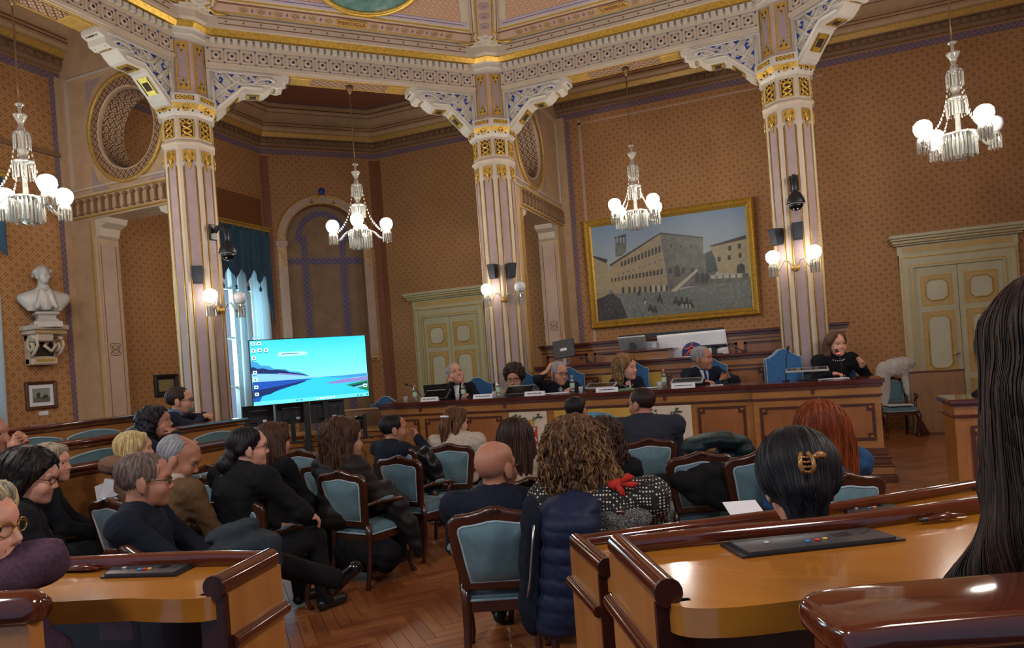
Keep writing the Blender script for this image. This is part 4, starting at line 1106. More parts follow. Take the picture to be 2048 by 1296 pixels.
# ---- platform and long council desk
M['cream'] = plain('cream_panel','cfc3ae',.5,var=.05); M['red'] = plain('heraldic_red','b02a26',.5); M['heralds'] = plain('heraldic_silver','b8bcc4',.45); M['leafgreen'] = plain('laurel_green','2f4a2c',.6,var=.3); M['ochre'] = plain('ochre_panel','c09a3c',.55,var=.12,scale=6)
m = MB(); m.box(-6.0,1.02,9.25,13.9,0,.37); pf = struct('floor'); m.build('platform', M['plinth'], pf)
for nm, y0, x1, za, zb, mt in (('plinth_step',8.93,1.12,0,.075,'plinth'),('plinth_step',8.99,1.10,.075,.17,'oak'),('plinth_step',8.97,1.10,.17,.19,'plinth'),('plinth_step',9.06,1.07,.19,.26,'plinth'),('plinth_step',9.05,1.08,.26,.285,'plinth'),('plinth_step',9.13,1.05,.285,.37,'plinth')):
    m = MB(); m.bbox(-6.0,x1,y0,9.3,za,zb,.006); m.build(nm, M[mt], pf)
m = MB(); m.box(-6.0,-.4,10.62,13.9,.37,.56); m.build('upper_platform', M['plinth'], pf)
cd = thing('council_desk', 'long honey-coloured panelled council desk with painted emblem panels on its front', 'desk', (0,9.2,0))
m = MB(); m.box(-5.85,-.40,0,.07,.37,1.10); m.box(-.40,1.02,-.06,.07,.37,1.10); m.box(-5.85,-5.8,.07,.55,.37,1.1); m.box(.97,1.02,.07,.55,.37,1.1); m.build('carcass', M['oak'], cd)
top = [(-5.9,-.06),(-.43,-.06),(-.43,-.12),(1.07,-.12),(1.07,.60),(-5.9,.60)]
m = MB(); m.prism(top,1.14,1.19); m.build('worktop', M['mahog'], cd)
m = MB(); m.prism([(x-(.02 if x>0 else -.02),y+.02 if y<.5 else y) for x,y in top],1.10,1.14); m.prism([(-5.87,-.03),(-.41,-.03),(-.41,-.09),(1.04,-.09),(1.04,.1),(-5.87,.1)],.985,1.01); m.build('edge_moulding', M['inlay'], cd)
m = MB(); m.prism([(-5.86,-.015),(-.405,-.015),(-.405,-.075),(1.03,-.075),(1.03,.1),(-5.86,.1)],1.01,1.10); m.build('frieze_band', M['oak'], cd)
for x in (-5.16,-3.78,-2.6,-1.5,.29):
    yy = -.075 if x > -.4 else -.015
    m = MB(); m.prism([(x-.02,1.095),(x+.02,1.095),(x+.02,1.05),(x,1.03),(x-.02,1.05)],0,.014,0,Matrix(((1,0,0,0),(0,0,-1,yy),(0,1,0,0),(0,0,0,1)))); m.build('inlaid_drop', M['inlay'], cd)
def inlay_panel(par, x0, x1, z0, z1, y, fm=None):
    f = frame(0,y,0,(1,0,0)) if fm is None else fm
    m = MB(); m.bbox(x0,x1,z0,z1,0,.012,.004,0,f); pn = m.build('panel', M['burl'], par)
    m = MB(); w_ = .035
    m.box(x0,x1,z1-w_,z1,.012,.016,0,f); m.box(x0,x1,z0,z0+w_,.012,.016,0,f); m.box(x0,x0+w_,z0,z1,.012,.016,0,f); m.box(x1-w_,x1,z0,z1,.012,.016,0,f)
    for a in (x0,x1-.09):
        for b in (z0,z1-.09): m.box(a,a+.09,b,b+.09,.012,.0175,0,f)
    m.build('inlay_border', M['inlay'], pn)
    m = MB()
    for a in (x0+.045,x1-.045):
        for b in (z0+.045,z1-.045): m.lathe([(.022,.017),(.016,.024),(.004,.027)], 8, 0, f @ Matrix.Translation((a,b,0)))
    m.build('corner_rosette', M['bronze'], pn)
for x0, x1 in ((-5.75,-5.2),(-5.1,-4.5),(-4.42,-3.84),(-1.09,-.50)): inlay_panel(cd,x0,x1,.47,.93,0)
for x0, x1 in ((-.33,.26),(.34,.95)): inlay_panel(cd,x0,x1,.46,.90,-.06)
def emblem(x0, x1):
    f = frame(0,0,0,(1,0,0)); c = (x0+x1)/2
    m = MB(); m.bbox(x0,x1,.44,.97,0,.012,.004,0,f); pn = m.build('emblem_panel', M['cream'], cd)
    m = MB(); sh = [(c-.13,.76),(c+.13,.76),(c+.13,.52),(c+.11,.49),(c+.03,.48),(c,.465),(c-.03,.48),(c-.11,.49),(c-.13,.52)]
    m.prism(sh,.012,.019,0,f); m.build('shield', M['red'], pn)
    m = MB()
    for pl in ([(-.10,.66),(-.06,.655),(-.03,.63),(.02,.60),(.05,.57),(.03,.545),(-.02,.57),(-.06,.60),(-.09,.62)],[(-.03,.63),(.0,.69),(.08,.74),(.115,.745),(.09,.68),(.04,.62)],[(.03,.58),(.09,.61),(.12,.575),(.12,.545),(.105,.55),(.095,.585),(.05,.56)],[(-.01,.56),(.01,.53),(-.01,.505),(.02,.50),(.035,.535),(.02,.57)],[(-.08,.61),(-.115,.60),(-.12,.58),(-.095,.585),(-.07,.595)],[(-.105,.66),(-.085,.69),(-.06,.685),(-.055,.65),(-.09,.645)]):
        m.prism([(c+x,z) for x,z in pl],.019,.024,0,f)
    m.build('griffin', M['heralds'], pn)
    m = MB(); rr = random.Random(5)
    for s in (-1,1):
        for i in range(15):
            a = i/14; bx, bz = c+s*(.05+.14*a+rr.uniform(-.02,.02)), .79+.10*math.sin(a*2.2)+rr.uniform(-.025,.03); an = rr.uniform(.2,1.4)*s + (0 if s>0 else PI)
            L, w_ = .04, .012
            q = [(0,0),(L*.5,w_),(L,0),(L*.5,-w_)]
            m.prism([(bx+x*math.cos(an)-y*math.sin(an), bz+x*math.sin(an)+y*math.cos(an)) for x,y in q],.012,.016+.0004*i,0,f)
    m.build('wreath', M['leafgreen'], pn)
    m = MB(); m.prism([(c-.09,.78),(c+.09,.78),(c+.11,.86),(c+.06,.83),(c+.03,.87),(c,.83),(c-.03,.87),(c-.06,.83),(c-.11,.86)],.014,.022,0,f); m.build('crown', M['gold_paint'], pn)
emblem(-3.73,-3.16); emblem(-1.86,-1.17)
def landscape(par, x0, x1, z0, z1, y, dark=False):
    f = frame(0,y,0,(1,0,0)); c = (x0+x1)/2; w_ = (x1-x0)/2; h = z1-z0
    m = MB(); m.bbox(x0,x1,z0,z1,0,.012,.004,0,f); pn = m.build('landscape_panel', M['ochre'], par)
    lun = [(c-w_*.86,z0+h*.12),(c+w_*.86,z0+h*.12)] + [(c+w_*.86*math.cos(R(a)), z0+h*.34+h*.58*math.sin(R(a))) for a in range(0,181,12)]
    m = MB(); m.prism(lun,.012,.014,0,f)
    def P(mi, pts, k): m.prism([(c+x*w_, z0+zz*h) for x,zz in pts],.013,.014+.0004*k,mi,f)
    P(1,[(-.5,.72),(-.1,.80),(.3,.72),(.1,.66),(-.3,.66)],1)
    P(2,[(-.86,.12),(.86,.12),(.86,.40),(.5,.52),(.1,.42),(-.3,.50),(-.86,.42)],2)
    P(3,[(-.3,.40),(-.3,.62),(-.06,.64),(-.06,.42)],3); P(3,[(.1,.38),(.1,.62),(.3,.66),(.52,.60),(.52,.38)],4); P(3,[(-.46,.44),(-.46,.72),(-.44,.80),(-.40,.72),(-.40,.44)],3)
    P(2,[(.2,.40),(.2,.50),(.26,.52),(.30,.50),(.30,.40)],5); P(4,[(-.5,.12),(.8,.12),(.8,.28),(.3,.34),(-.2,.30)],6)
    m.build('painted_view', [paintmat('lunette_sky','3a86a8','6aa4b8',5), M['cream'], paintmat('lunette_hills','33463a','56685a',12), paintmat('lunette_houses','9a8a68','b5a684',14), paintmat('lunette_lake','7a8a84','98a49a',10)], pn)
landscape(cd,-3.05,-1.93,.44,.97,0)

# ---- rear benches behind the council desk
rb = thing('rear_bench', 'lower panelled bench behind the seated panel, with a raised lectern block', 'bench', (0,10.75,0))
m = MB(); m.box(-3.82,-.16,0,.4,.56,1.50); m.build('carcass', M['oak'], rb)
m = MB(); m.bbox(-3.85,-.12,-.05,.45,1.53,1.58,.008); m.build('worktop', M['mahog'], rb)
m = MB(); m.box(-3.84,-.14,-.02,.42,1.49,1.53); m.box(-3.83,-.15,-.015,.4,1.385,1.405); m.build('edge_moulding', M['inlay'], rb)
for x0, x1 in ((-3.76,-3.35),(-3.28,-2.78),(-1.70,-1.22),(-1.05,-.28)): inlay_panel(rb,x0,x1,.75,1.35,0)
landscape(rb,-2.72,-1.78,.72,1.37,0)
m = MB(); m.box(-2.66,-1.66,.02,.6,1.58,1.70); lb = m.build('lectern_block', M['oak'], rb); m = MB(); m.bbox(-2.74,-1.58,-.04,.62,1.70,1.73,.006); m.build('lectern_top', M['mahog'], lb)
ub = thing('rear_bench', 'upper panelled bench running below the large painting', 'bench', (0,11.5,0))
m = MB(); m.box(-3.96,.9,0,.35,.56,1.84); m.build('carcass', M['oak'], ub)
m = MB(); m.bbox(-4.0,.94,-.06,.4,1.88,1.925,.008); m.build('worktop', M['mahog'], ub)
m = MB(); m.box(-3.97,.92,-.03,.36,1.84,1.88); m.box(-3.96,.9,-.01,.35,1.775,1.79); m.build('edge_moulding', M['inlay'], ub)
for x0, x1 in ((-3.87,-3.13),(-3.02,-1.98),(-1.8,-.68),(-.58,.5)): 
    f = frame(0,0,0,(1,0,0)); m = MB(); m.bbox(x0,x1,1.1,1.74,0,.01,.003,0,f); pn = m.build('panel', M['burl'], ub)
    m = MB(); w_ = .04; m.box(x0,x1,1.74-w_,1.74,.01,.014,0,f); m.box(x0,x0+w_,1.1,1.74,.01,.014,0,f); m.box(x1-w_,x1,1.1,1.74,.01,.014,0,f); m.build('inlay_border', M['inlay'], pn)
m = MB(); m.bbox(-2.6,-.88,11.62,11.74,1.925,2.0,.01); tag(m.build('projector_screen_case', M['black']), 'long black roller-screen case lying on the upper bench below the painting', 'screen case')
# hanging white banner
bn = thing('banner', 'white cloth banner with a round blue and orange emblem hung on the upper bench', 'banner', (0,11.42,0))
bq = [(-1.92,1.945),(-.84,1.96),(-.80,1.50),(-1.88,1.49)]
def bf(u, v):
    x = (bq[0][0]*(1-u)+bq[1][0]*u)*(1-v)+(bq[3][0]*(1-u)+bq[2][0]*u)*v; z = (bq[0][1]*(1-u)+bq[1][1]*u)*(1-v)+(bq[3][1]*(1-u)+bq[2][1]*u)*v
    return (x, -.01+.006*math.sin(u*9+v*3)+.004*math.sin(u*21), z)
m = MB(); m.grid(bf, 30, 10, 0, .004); m.build('cloth', M['white'], bn)
f = frame(0,-.022,0,(1,0,0))
M['navy_print'] = plain('navy_print','2a3c7c',.6); M['orange_print'] = plain('orange_print','d0583e',.6); M['skyblue_print'] = plain('skyblue_print','3a78b0',.6)
ec, ez = -1.36, 1.62
m = MB(); m.prism([(ec+.175*math.cos(q*PI/16), ez+.175*math.sin(q*PI/16)) for q in range(32)],0,.003,0,f)
m.prism([(ec+.12*math.cos(q*PI/16)+.03, ez-.06+.11*math.sin(q*PI/16)) for q in range(32)],.003,.0045,2,f)
m.tube([f @ Vector(p) for p in ((ec-.155,ez-.16,.005),(ec-.13,ez-.05,.005),(ec-.04,ez+.04,.005),(ec+.06,ez+.06,.005),(ec+.15,ez+.02,.005))], .022, 6, 1)
m.tube([f @ Vector(p) for p in ((ec-.13,ez+.075,.006),(ec-.06,ez+.07,.006),(ec-.02,ez+.11,.006),(ec+.03,ez+.08,.006),(ec+.1,ez+.085,.006))], .016, 6, 1)
m.sphere(f @ Vector((ec-.01,ez+.145,.004)), (.02,.006,.02), 8, 5, 1)
lg = m.build('emblem', [M['navy_print'],M['orange_print'],M['skyblue_print']], bn)
put_text('lettering','AiB',.10,f @ Matrix.Translation((ec+.02,ez-.085,.0055)),M['white'],lg,.0008)

# ---- left curved benches (three tiers)
def bench_row(label, x0, y0, x1, y1, z, floor_z, cushions, deep=.20):
    """front face looks into the hall (+x); runs from (x0,y0) near to (x1,y1) far"""
    d = Vector((x1-x0,y1-y0,0)); L = d.length; d.normalize()
    t = thing('bench_row', label, 'bench', (x0,y0,0), math.atan2(d.y,d.x)-PI/2)
    # local: y along the row, x towards the hall
    m = MB(); m.box(-deep,0,0,L,floor_z,z-.035); m.build('carcass', M['oak_y'], t)
    m = MB(); m.bbox(-deep-.03,.045,-.02,L+.05,z-.035,z,.012); m.tube([(.03,-.02,z-.02),(.03,L+.05,z-.02)], .022, 8); m.build('top_rail', M['mahog_y'], t)
    m = MB(); m.box(0,.02,0,L+.02,z-.075,z-.06); m.tube([(.012,0,z-.068),(.012,L+.02,z-.068)], .011, 6); m.build('lower_moulding', M['mahog_y'], t)
    m = MB(); m.box(-.02,.012,L-.1,L+.01,floor_z,z-.035); m.box(-deep,-deep+.1,L-.02,L+.012,floor_z,z-.035); m.build('end_stile', M['oak_v'], t)
    f = Matrix(((0,0,1,.0),(1,0,0,0),(0,1,0,0),(0,0,0,1)))
    for a, b in cushions:
        zb, zt = z-.55, z-.125
        sh = [(a,zb),(b,zb),(b,zt-.05),(b-.015,zt-.035)] + [(b+(a-b)*q/8, zt-.035+.045*math.sin(PI*q/8)) for q in range(1,8)] + [(a+.015,zt-.035),(a,zt-.05)]
        m = MB(); m.prism(sh,0,.04,0,f); c = m.build('back_cushion', M['velvet'], t)
        m = MB(); m.tube([f @ Vector((x,y,.035)) for x,y in sh], .010, 6, closed=True); m.build('piping', M['piping'], c)
    return t
bench_row('topmost wooden bench tier along the left wall with two long blue cushions showing', -7.07,2.9,-7.07,6.3,1.407,.35,[(1.45,2.05),(2.11,2.72),(.8,1.38),(2.8,3.35)])
bench_row('middle wooden bench tier on the left where the man in glasses leans', -6.34,3.4,-6.05,6.46,1.265,.2,[(1.02,1.66),(2.36,2.98),(1.72,2.30)])
r3 = bench_row('lowest wooden bench tier on the left in front of the curly haired man', -5.45,3.0,-5.27,5.54,1.117,.0,[])
m = MB(); f = Matrix(((0,0,1,.0),(1,0,0,0),(0,1,0,0),(0,0,0,1))); m.box(1.95,2.4,.72,.88,0,.012,0,f); pn = m.build('drawer_front', M['inlay'], r3); m = MB(); m.sphere((.022,2.25,.80), (.014,.018,.018), 8, 6); m.build('knob', M['cream'], pn)

# ---- desks of the near rows: rails, slab and panelled end
def curved_desk(label, back, front_off, z, endlen_pts, floor_z, flip=1):
    """back: polyline (x,y) of the back rail from the aisle end outward; front_off: depth towards the camera"""
    t = thing('delegate_desk', label, 'desk')
    P = [Vector((x,y,0)) for x,y in back]
    nr = []
    for k in range(len(P)):
        d = (P[min(k+1,len(P)-1)]-P[max(k-1,0)]).normalized(); n = Vector((d.y,-d.x,0))
        if n.dot(-P[k]) < 0: n = -n
        nr.append(n)
    e = Vector((*endlen_pts,0)) - P[0]
    F = [P[k]+nr[k]*front_off for k in range(len(P))]
    # rounded inner corner of the slab at the aisle end
    a0 = P[0]+e*.985; d01 = (F[1]-F[0]).normalized()
    r = .14
    ctl = F[0]-d01*.01; en = F[0]+d01*.20
    corner = [a0*(1-q/10)**2 + ctl*2*(q/10)*(1-q/10) + en*(q/10)**2 for q in range(11)]
    poly = [(p.x,p.y) for p in P] + [(p.x,p.y) for p in reversed([p for p in F[1:] if (p-F[0]).dot(d01) > .22])] + [(p.x,p.y) for p in reversed(corner)]
    m = MB(); m.prism(poly, z-.085, z-.03, 0, None, True); sl = m.build('desk_slab', M['honey'], t, None, None, 40)
    m = MB(); m.tube([(p.x,p.y,z-.015) for p in P], .024, 12); m.build('back_rail', M['gloss_mahog'], t, None, None, 50)
    m = MB(); m.tube([(P[0].x,P[0].y,z-.01),(P[0].x+e.x,P[0].y+e.y,z-.01)], .027, 14); m.build('end_rail', M['gloss_mahog'], t, None, None, 50)
    m = MB(); q0 = Vector((P[0].x+e.x,P[0].y+e.y,z-.01)); m.tube([q0-e.normalized()*.002, q0+e.normalized()*.006], .0285, 14); m.build('end_disc', M['mahog_dark'], t, None, None, 50)
    ed = e.normalized(); w_ = Vector((ed.y,-ed.x,0)); 
    if w_.dot(P[1]-P[0]) > 0: w_ = -w_       # outward, into the aisle
    A, B = P[0]-ed*.01, P[0]+ed*(e.length-.015)
    m = MB(); th = .03
    m.prism([(p.x,p.y) for p in (A+w_*.022, B+w_*.022, B-w_*th, A-w_*th)], floor_z, z-.03); m.build('end_panel', M['oak_v'], t)
    m = MB(); m.prism([(p.x,p.y) for p in (B+w_*.024, B+ed*.014+w_*.024, B+ed*.014-w_*.045, B-w_*.045)], floor_z, z-.03); m.build('end_post', M['mahog_dark'], t)
    m = MB(); m.tube([(A+w_*.028+Vector((0,0,z-.145))), (B+w_*.028+Vector((0,0,z-.145)))], .018, 8); m.build('lower_end_rail', M['gloss_mahog'], t, None, None, 50)
    m = MB(); q = [P[k]+nr[k]*.03 for k in range(len(P))]; q2 = [P[k]+nr[k]*.0 for k in range(len(P))]
    m.prism([(p.x,p.y) for p in q]+[(p.x,p.y) for p in reversed(q2)], floor_z, z-.04); m.build('modesty_panel', M['mahog_dark'], t)
    return t
M['honey'] = wood('honey_desktop','8a5418','a87028',.16,.6,'X',2.5,.6)
M['gloss_mahog'] = wood('gloss_mahogany','35150c','552412',.10,.8,'X')
def bv(o, w_):
    md = o.modifiers.new('bevel','BEVEL'); md.width = w_; md.segments = 2; md.limit_method = 'ANGLE'
def console(label, pts, z, lit=True):
    """flush conference unit; pts = four corners far-left, far-right, near-right, near-left"""
    q = [Vector((x,y,0)) for x,y in pts]; c = sum(q, Vector())/4
    t = thing('conference_unit', label, 'microphone unit', (0,0,z))
    m = MB(); m.prism([(p.x,p.y) for p in q],.0,.004); m.build('base_plate', M['black'], t)
    i = [c+(p-c)*.9 for p in q]
    m = MB(); m.prism([(p.x,p.y) for p in i],.004,.010); m.build('face', plain('console_face','34373c',.25), t)
    def at(u, v): return (i[3]*(1-u)+i[2]*u)*(1-v)+(i[0]*(1-u)+i[1]*u)*v
    for u, v, nm, mt in ((.52,.35,'red_button','red'),(.58,.38,'amber_button','ochre'),(.45,.33,'blue_button','skyblue_print'),(.2,.55,'round_key','silver')):
        p = at(u,v); m = MB(); m.lathe([(.006,.010),(.006,.013),(.004,.014)], 8, 0, Matrix.Translation((p.x,p.y,0))); m.build(nm, M[mt], t)
    m = MB()
    for k in range(6):
        a, b = at(.68+k*.022,.45), at(.68+k*.022,.78); d = (b-a).normalized()*.0015; n = Vector((d.y,-d.x,0))
        m.prism([(p.x,p.y) for p in (a-n,a+n,b+n,b-n)],.010,.0105)
    a, b = at(.86,.5), at(.97,.75); n = Vector((.001,.001,0)); m.prism([(p.x,p.y) for p in (a-n,b-n,b+n,a+n)],.010,.0108)
    m.build('speaker_slots', M['blackgloss'], t)
    return t
curved_desk('curved honey desk at the lower left with a glossy mahogany rail', [(-1.31,1.465),(-1.45,1.455),(-1.70,1.40),(-1.95,1.325),(-2.3,1.20),(-2.7,1.04)], .27, 1.25, (-1.275,1.235), .25)
curved_desk('nearest curved honey desk on the right with a glossy mahogany rail', [(-.40,1.62),(-.28,1.69),(.11,1.88),(.45,2.1),(.8,2.36),(1.2,2.7)], .42, 1.27, (-.235,1.31), .3)
curved_desk('second curved honey desk on the right, just beyond the nearest one', [(-.70,2.25),(-.40,2.45),(.19,2.83),(.71,3.26),(1.3,3.8)], .34, 1.10, (-.53,1.98), .15)
console('dark conference unit set in the desk at the lower left', [tuple(at_z(*p,1.222).xy) for p in ((222,1135),(395,1130),(352,1152),(200,1156))], 1.221)
console('dark conference unit set in the nearest right-hand desk', [tuple(at_z(*p,1.242).xy) for p in ((1440,1090),(1745,1060),(1812,1080),(1485,1116))], 1.241)
console('dark conference unit half hidden on the second right-hand desk', [tuple(at_z(*p,1.072).xy) for p in ((1690,1020),(1770,1008),(1810,1018),(1690,1032))], 1.071)
console('dark conference unit on the second right-hand desk near the long hair', [tuple(at_z(*p,1.072).xy) for p in ((1960,960),(2010,950),(1995,985),(1912,978))], 1.071)
for lab, px, py, z, an in (('flat gooseneck microphone lying on the nearest right-hand desk',1895,1040,1.245,.5),('flat gooseneck microphone lying on the second right-hand desk',1850,992,1.075,.5),('thin gooseneck microphone lying on the desk at the lower left',165,1142,1.225,.2)):
    p = at_z(px,py,z); t = thing('gooseneck_microphone', lab, 'microphone', p, an)
    m = MB(); m.tube([(-.06,0,.006),(0,0,.010),(.05,.0,.006)], [.006,.010,.004], 8); m.build('stem', M['mahog'], t); m = MB(); m.sphere((-.065,0,.007), (.014,.008,.007), 8, 6); m.build('head', M['black'], t)
m = MB(); f = frame(*(at_z(240,1235,1.1)), (1,.25,0)); 
dk = at_d(235,1236,1.80); f = frame(dk.x,dk.y,dk.z,(math.cos(R(10)),math.sin(R(10)),0)); m.bbox(-.05,.05,-.055,.05,0,.012,.003,0,f); pl_ = m.build('socket_plate', plain('lilac_plate','8a8494',.6)); tag(pl_, 'pale square cover plate under the desk at the lower left', 'plate'); 
m = MB(); m.box(-.006,.004,-.008,-.003,.012,.013,0,f); m.build('keyhole', M['black'], pl_)
# nearest rails, cut by the picture edge
t = thing('seat_back', 'thick polished mahogany seat back in the lower right foreground', 'bench')
def rail3(t, pts, w_, h, nm, mat):
    m = MB(); P = [Vector(p) for p in pts]; rings = []
    for k in range(len(P)):
        d = (P[min(k+1,len(P)-1)]-P[max(k-1,0)]); d.z = 0; d.normalize(); n = Vector((d.y,-d.x,0))
        s = .62 if k in (0,) else 1
        rings.append([P[k]+n*w_*s*math.cos(q*PI/6)+Vector((0,0,h*s*math.sin(q*PI/6))) for q in range(12)])
    m.loft(rings); return m.build(nm, mat, t)
q = [at_z(x,y,1.41).xy for x,y in ((1592,1192),(1612,1178),(1660,1170),(1760,1160),(2048,1136),(2300,1118),(2330,1240),(2048,1226),(1790,1248),(1700,1262),(1640,1232))]
m = MB(); m.prism([tuple(p) for p in q], 1.37, 1.41, 0, None, True); o = m.build('top_rail', M['gloss_mahog'], t); bv(o, .014); o.modifiers['bevel'].segments = 4
for pl_ in o.data.polygons: pl_.use_smooth = True
q = [at_z(x,y,1.37).xy for x,y in ((1625,1225),(1700,1235),(1760,1225),(2048,1205),(2300,1190),(2320,1285),(2048,1262),(1790,1292),(1712,1300))]
m = MB(); m.prism([tuple(p) for p in q], .6, 1.37); m.build('back_panel', M['gloss_mahog'], t)
t = thing('seat_back', 'polished mahogany seat end at the lower left corner', 'bench')
rail3(t, [(-1.145,.755,1.375),(-1.165,.75,1.375),(-1.3,.70,1.375),(-1.6,.58,1.375)], .03, .03, 'top_rail', M['gloss_mahog'])
m = MB(); m.prism([(-1.165,.765),(-1.6,.6),(-1.6,.57),(-1.155,.735)], .5, 1.36); m.build('end_panel', M['oak_v'], t)
rail3(t, [(-1.148,.748,1.26),(-1.17,.74,1.26),(-1.6,.57,1.26)], .018, .014, 'lower_rail', M['gloss_mahog'])

# ---- panelled desk end on the far right, partition board
t = thing('panelled_desk', 'panelled oak desk end with dark inlay at the far right beside the long hair', 'desk', (1.44,7.5,0))
m = MB(); m.box(0,1.6,0,.5,.0,.98); m.build('carcass', M['oak_v'], t)
m = MB(); m.bbox(-.05,1.62,-.05,.55,1.0,1.05,.012); m.build('worktop', M['gloss_mahog'], t); m = MB(); m.bbox(-.03,1.6,-.03,.5,.88,.905,.008); m.box(-.01,1.6,-.01,.5,.98,1.0); m.build('lower_moulding', M['mahog'], t)
inlay_panel(t,.12,.95,.15,.80,0)

t = thing('partition_board', 'low plain wooden partition board standing in front of the right-hand door', 'partition', (2.05,13.0,0))
m = MB(); m.bbox(-.15,.62,-.015,.015,.03,1.02,.004); m.build('board', wood('plain_board','7d5836','976e48',.5,0,'Z'), t); m = MB(); m.bbox(-.16,.63,-.03,.03,1.02,1.045,.006); m.box(-.15,.62,-.03,.03,0,.03); m.build('cap_rail', M['plinth'], t)
# ================================================================ BODIES: signed-distance modelling, meshed with surface nets
class Field:
    def __init__(s, lo, hi, h):
        s.h = h; s.lo = np.array(lo, float) - 3*h
        s.n = np.ceil((np.array(hi) + 3*h - s.lo)/h).astype(int) + 1
        s.D = np.full(s.n, .2, np.float32); s.T = np.zeros(s.n, np.int16)
    def sl(s, a, b):
        i0 = np.maximum(0, np.floor((np.array(a)-s.lo)/s.h).astype(int)); i1 = np.minimum(s.n, np.ceil((np.array(b)-s.lo)/s.h).astype(int)+1)
        if (i1 <= i0).any(): return None
        q = tuple(slice(x, y) for x, y in zip(i0, i1))
        ax = [np.float32(s.lo[k]) + np.arange(i0[k], i1[k], dtype=np.float32)*np.float32(s.h) for k in range(3)]
        return q, ax[0][:,None,None], ax[1][None,:,None], ax[2][None,None,:]
    def put(s, q, d, k, tag):
        D = s.D[q]; near = d < D
        T = s.T[q]; T[near] = tag; s.T[q] = T
        if k > 0:
            hh = np.maximum(k - np.abs(D-d), 0)/k
            s.D[q] = np.minimum(D, d) - hh*hh*k*.25
        else: s.D[q] = np.minimum(D, d)
    def cone(s, a, b, ra, rb, k=.02, tag=0):
        a = np.array(a, float); b = np.array(b, float); m = max(ra, rb) + k + 2*s.h
        r = s.sl(np.minimum(a,b)-m, np.maximum(a,b)+m)
        if r is None: return
        q, X, Y, Z = r; ab = b-a; L2 = max(ab@ab, 1e-9)
        t = np.clip(((X-a[0])*ab[0]+(Y-a[1])*ab[1]+(Z-a[2])*ab[2])/L2, 0, 1)
        d = np.sqrt((X-a[0]-t*ab[0])**2+(Y-a[1]-t*ab[1])**2+(Z-a[2]-t*ab[2])**2) - (ra+(rb-ra)*t)
        s.put(q, d.astype(np.float32), k, tag)
    def ell_d(s, c, r, Rm, m):
        c = np.array(c, float); r = np.array(r, float); big = r.max() + m
        g = s.sl(c-big, c+big)
        if g is None: return None
        q, X, Y, Z = g; x, y, z = X-c[0], Y-c[1], Z-c[2]
        if Rm is not None:
            M3 = np.array(Rm)[:3,:3].T
            x, y, z = (M3[i,0]*x+M3[i,1]*y+M3[i,2]*z for i in range(3))
        k0 = np.sqrt((x/r[0])**2+(y/r[1])**2+(z/r[2])**2); k1 = np.sqrt((x/r[0]**2)**2+(y/r[1]**2)**2+(z/r[2]**2)**2)
        return q, (k0*(k0-1)/np.maximum(k1, 1e-6)).astype(np.float32)
    def ell(s, c, r, Rm=None, k=.02, tag=0):
        g = s.ell_d(c, r, Rm, k + 2*s.h)
        if g: s.put(g[0], g[1], k, tag)
    def carve(s, c, r, Rm=None, k=.01):
        g = s.ell_d(c, r, Rm, k + 2*s.h)
        if g:
            q, d = g; D = s.D[q]; hh = np.maximum(k-np.abs(D+d), 0)/k
            s.D[q] = np.maximum(D, -d) + hh*hh*k*.25
    def XYZ(s): return [np.float32(s.lo[k]) + np.arange(s.n[k], dtype=np.float32)*np.float32(s.h) for k in range(3)]
    def plane(s, n, d):
        """keep the side where n.p < d"""
        ax = s.XYZ(); s.D = np.maximum(s.D, n[0]*ax[0][:,None,None]+n[1]*ax[1][None,:,None]+n[2]*ax[2][None,None,:]-np.float32(d))
    def wave(s, amp, fn):
        ax = s.XYZ(); s.D += (amp*fn(ax[0][:,None,None], ax[1][None,:,None], ax[2][None,None,:])).astype(np.float32)
    def net(s):
        D = s.D; S = D < 0
        n = np.array(D.shape)-1
        cs = [(i,j,k) for i in (0,1) for j in (0,1) for k in (0,1)]
        sub = lambda A, c: A[c[0]:c[0]+n[0], c[1]:c[1]+n[1], c[2]:c[2]+n[2]]
        cnt = sum(sub(S, c).astype(np.int8) for c in cs)
        act = (cnt > 0) & (cnt < 8); I = np.argwhere(act)
        if len(I) == 0: return np.zeros((0,3)), np.zeros((0,4), int), np.zeros(0, int)
        idx = np.full(act.shape, -1, np.int32); idx[act] = np.arange(len(I))
        vals = {c: D[I[:,0]+c[0], I[:,1]+c[1], I[:,2]+c[2]] for c in cs}
        acc = np.zeros((len(I),3)); num = np.zeros(len(I))
        for a in cs:
            for ax in range(3):
                if a[ax]: continue
                b = list(a); b[ax] = 1; b = tuple(b)
                va, vb = vals[a], vals[b]; m = (va < 0) != (vb < 0)
                t = np.where(m, va/np.where(m, va-vb, 1), 0)
                p = np.tile(np.array(a, float), (len(I),1)); p[:,ax] = t
                acc[m] += p[m]; num[m] += 1
        V = s.lo + (I + acc/num[:,None])*s.h
        F = []
        for ax in range(3):
            o1, o2 = [(1,2),(2,0),(0,1)][ax]
            A = [slice(1,-1)]*3; A[ax] = slice(0,-1); B = [slice(1,-1)]*3; B[ax] = slice(1,None)
            sa, sb = S[tuple(A)], S[tuple(B)]
            E = np.argwhere(sa != sb); fl = sa[sa != sb]
            E = E + 1; E[:,ax] -= 1
            def cell(d1, d2):
                q = E.copy(); q[:,o1] -= d1; q[:,o2] -= d2
                return idx[q[:,0], q[:,1], q[:,2]]
            Q = np.stack([cell(1,1), cell(0,1), cell(0,0), cell(1,0)], 1)
            Q[~fl] = Q[~fl][:, ::-1]
            F.append(Q)
        F = np.concatenate(F); F = F[(F >= 0).all(1)]
        return V, F, s.T[I[:,0], I[:,1], I[:,2]]
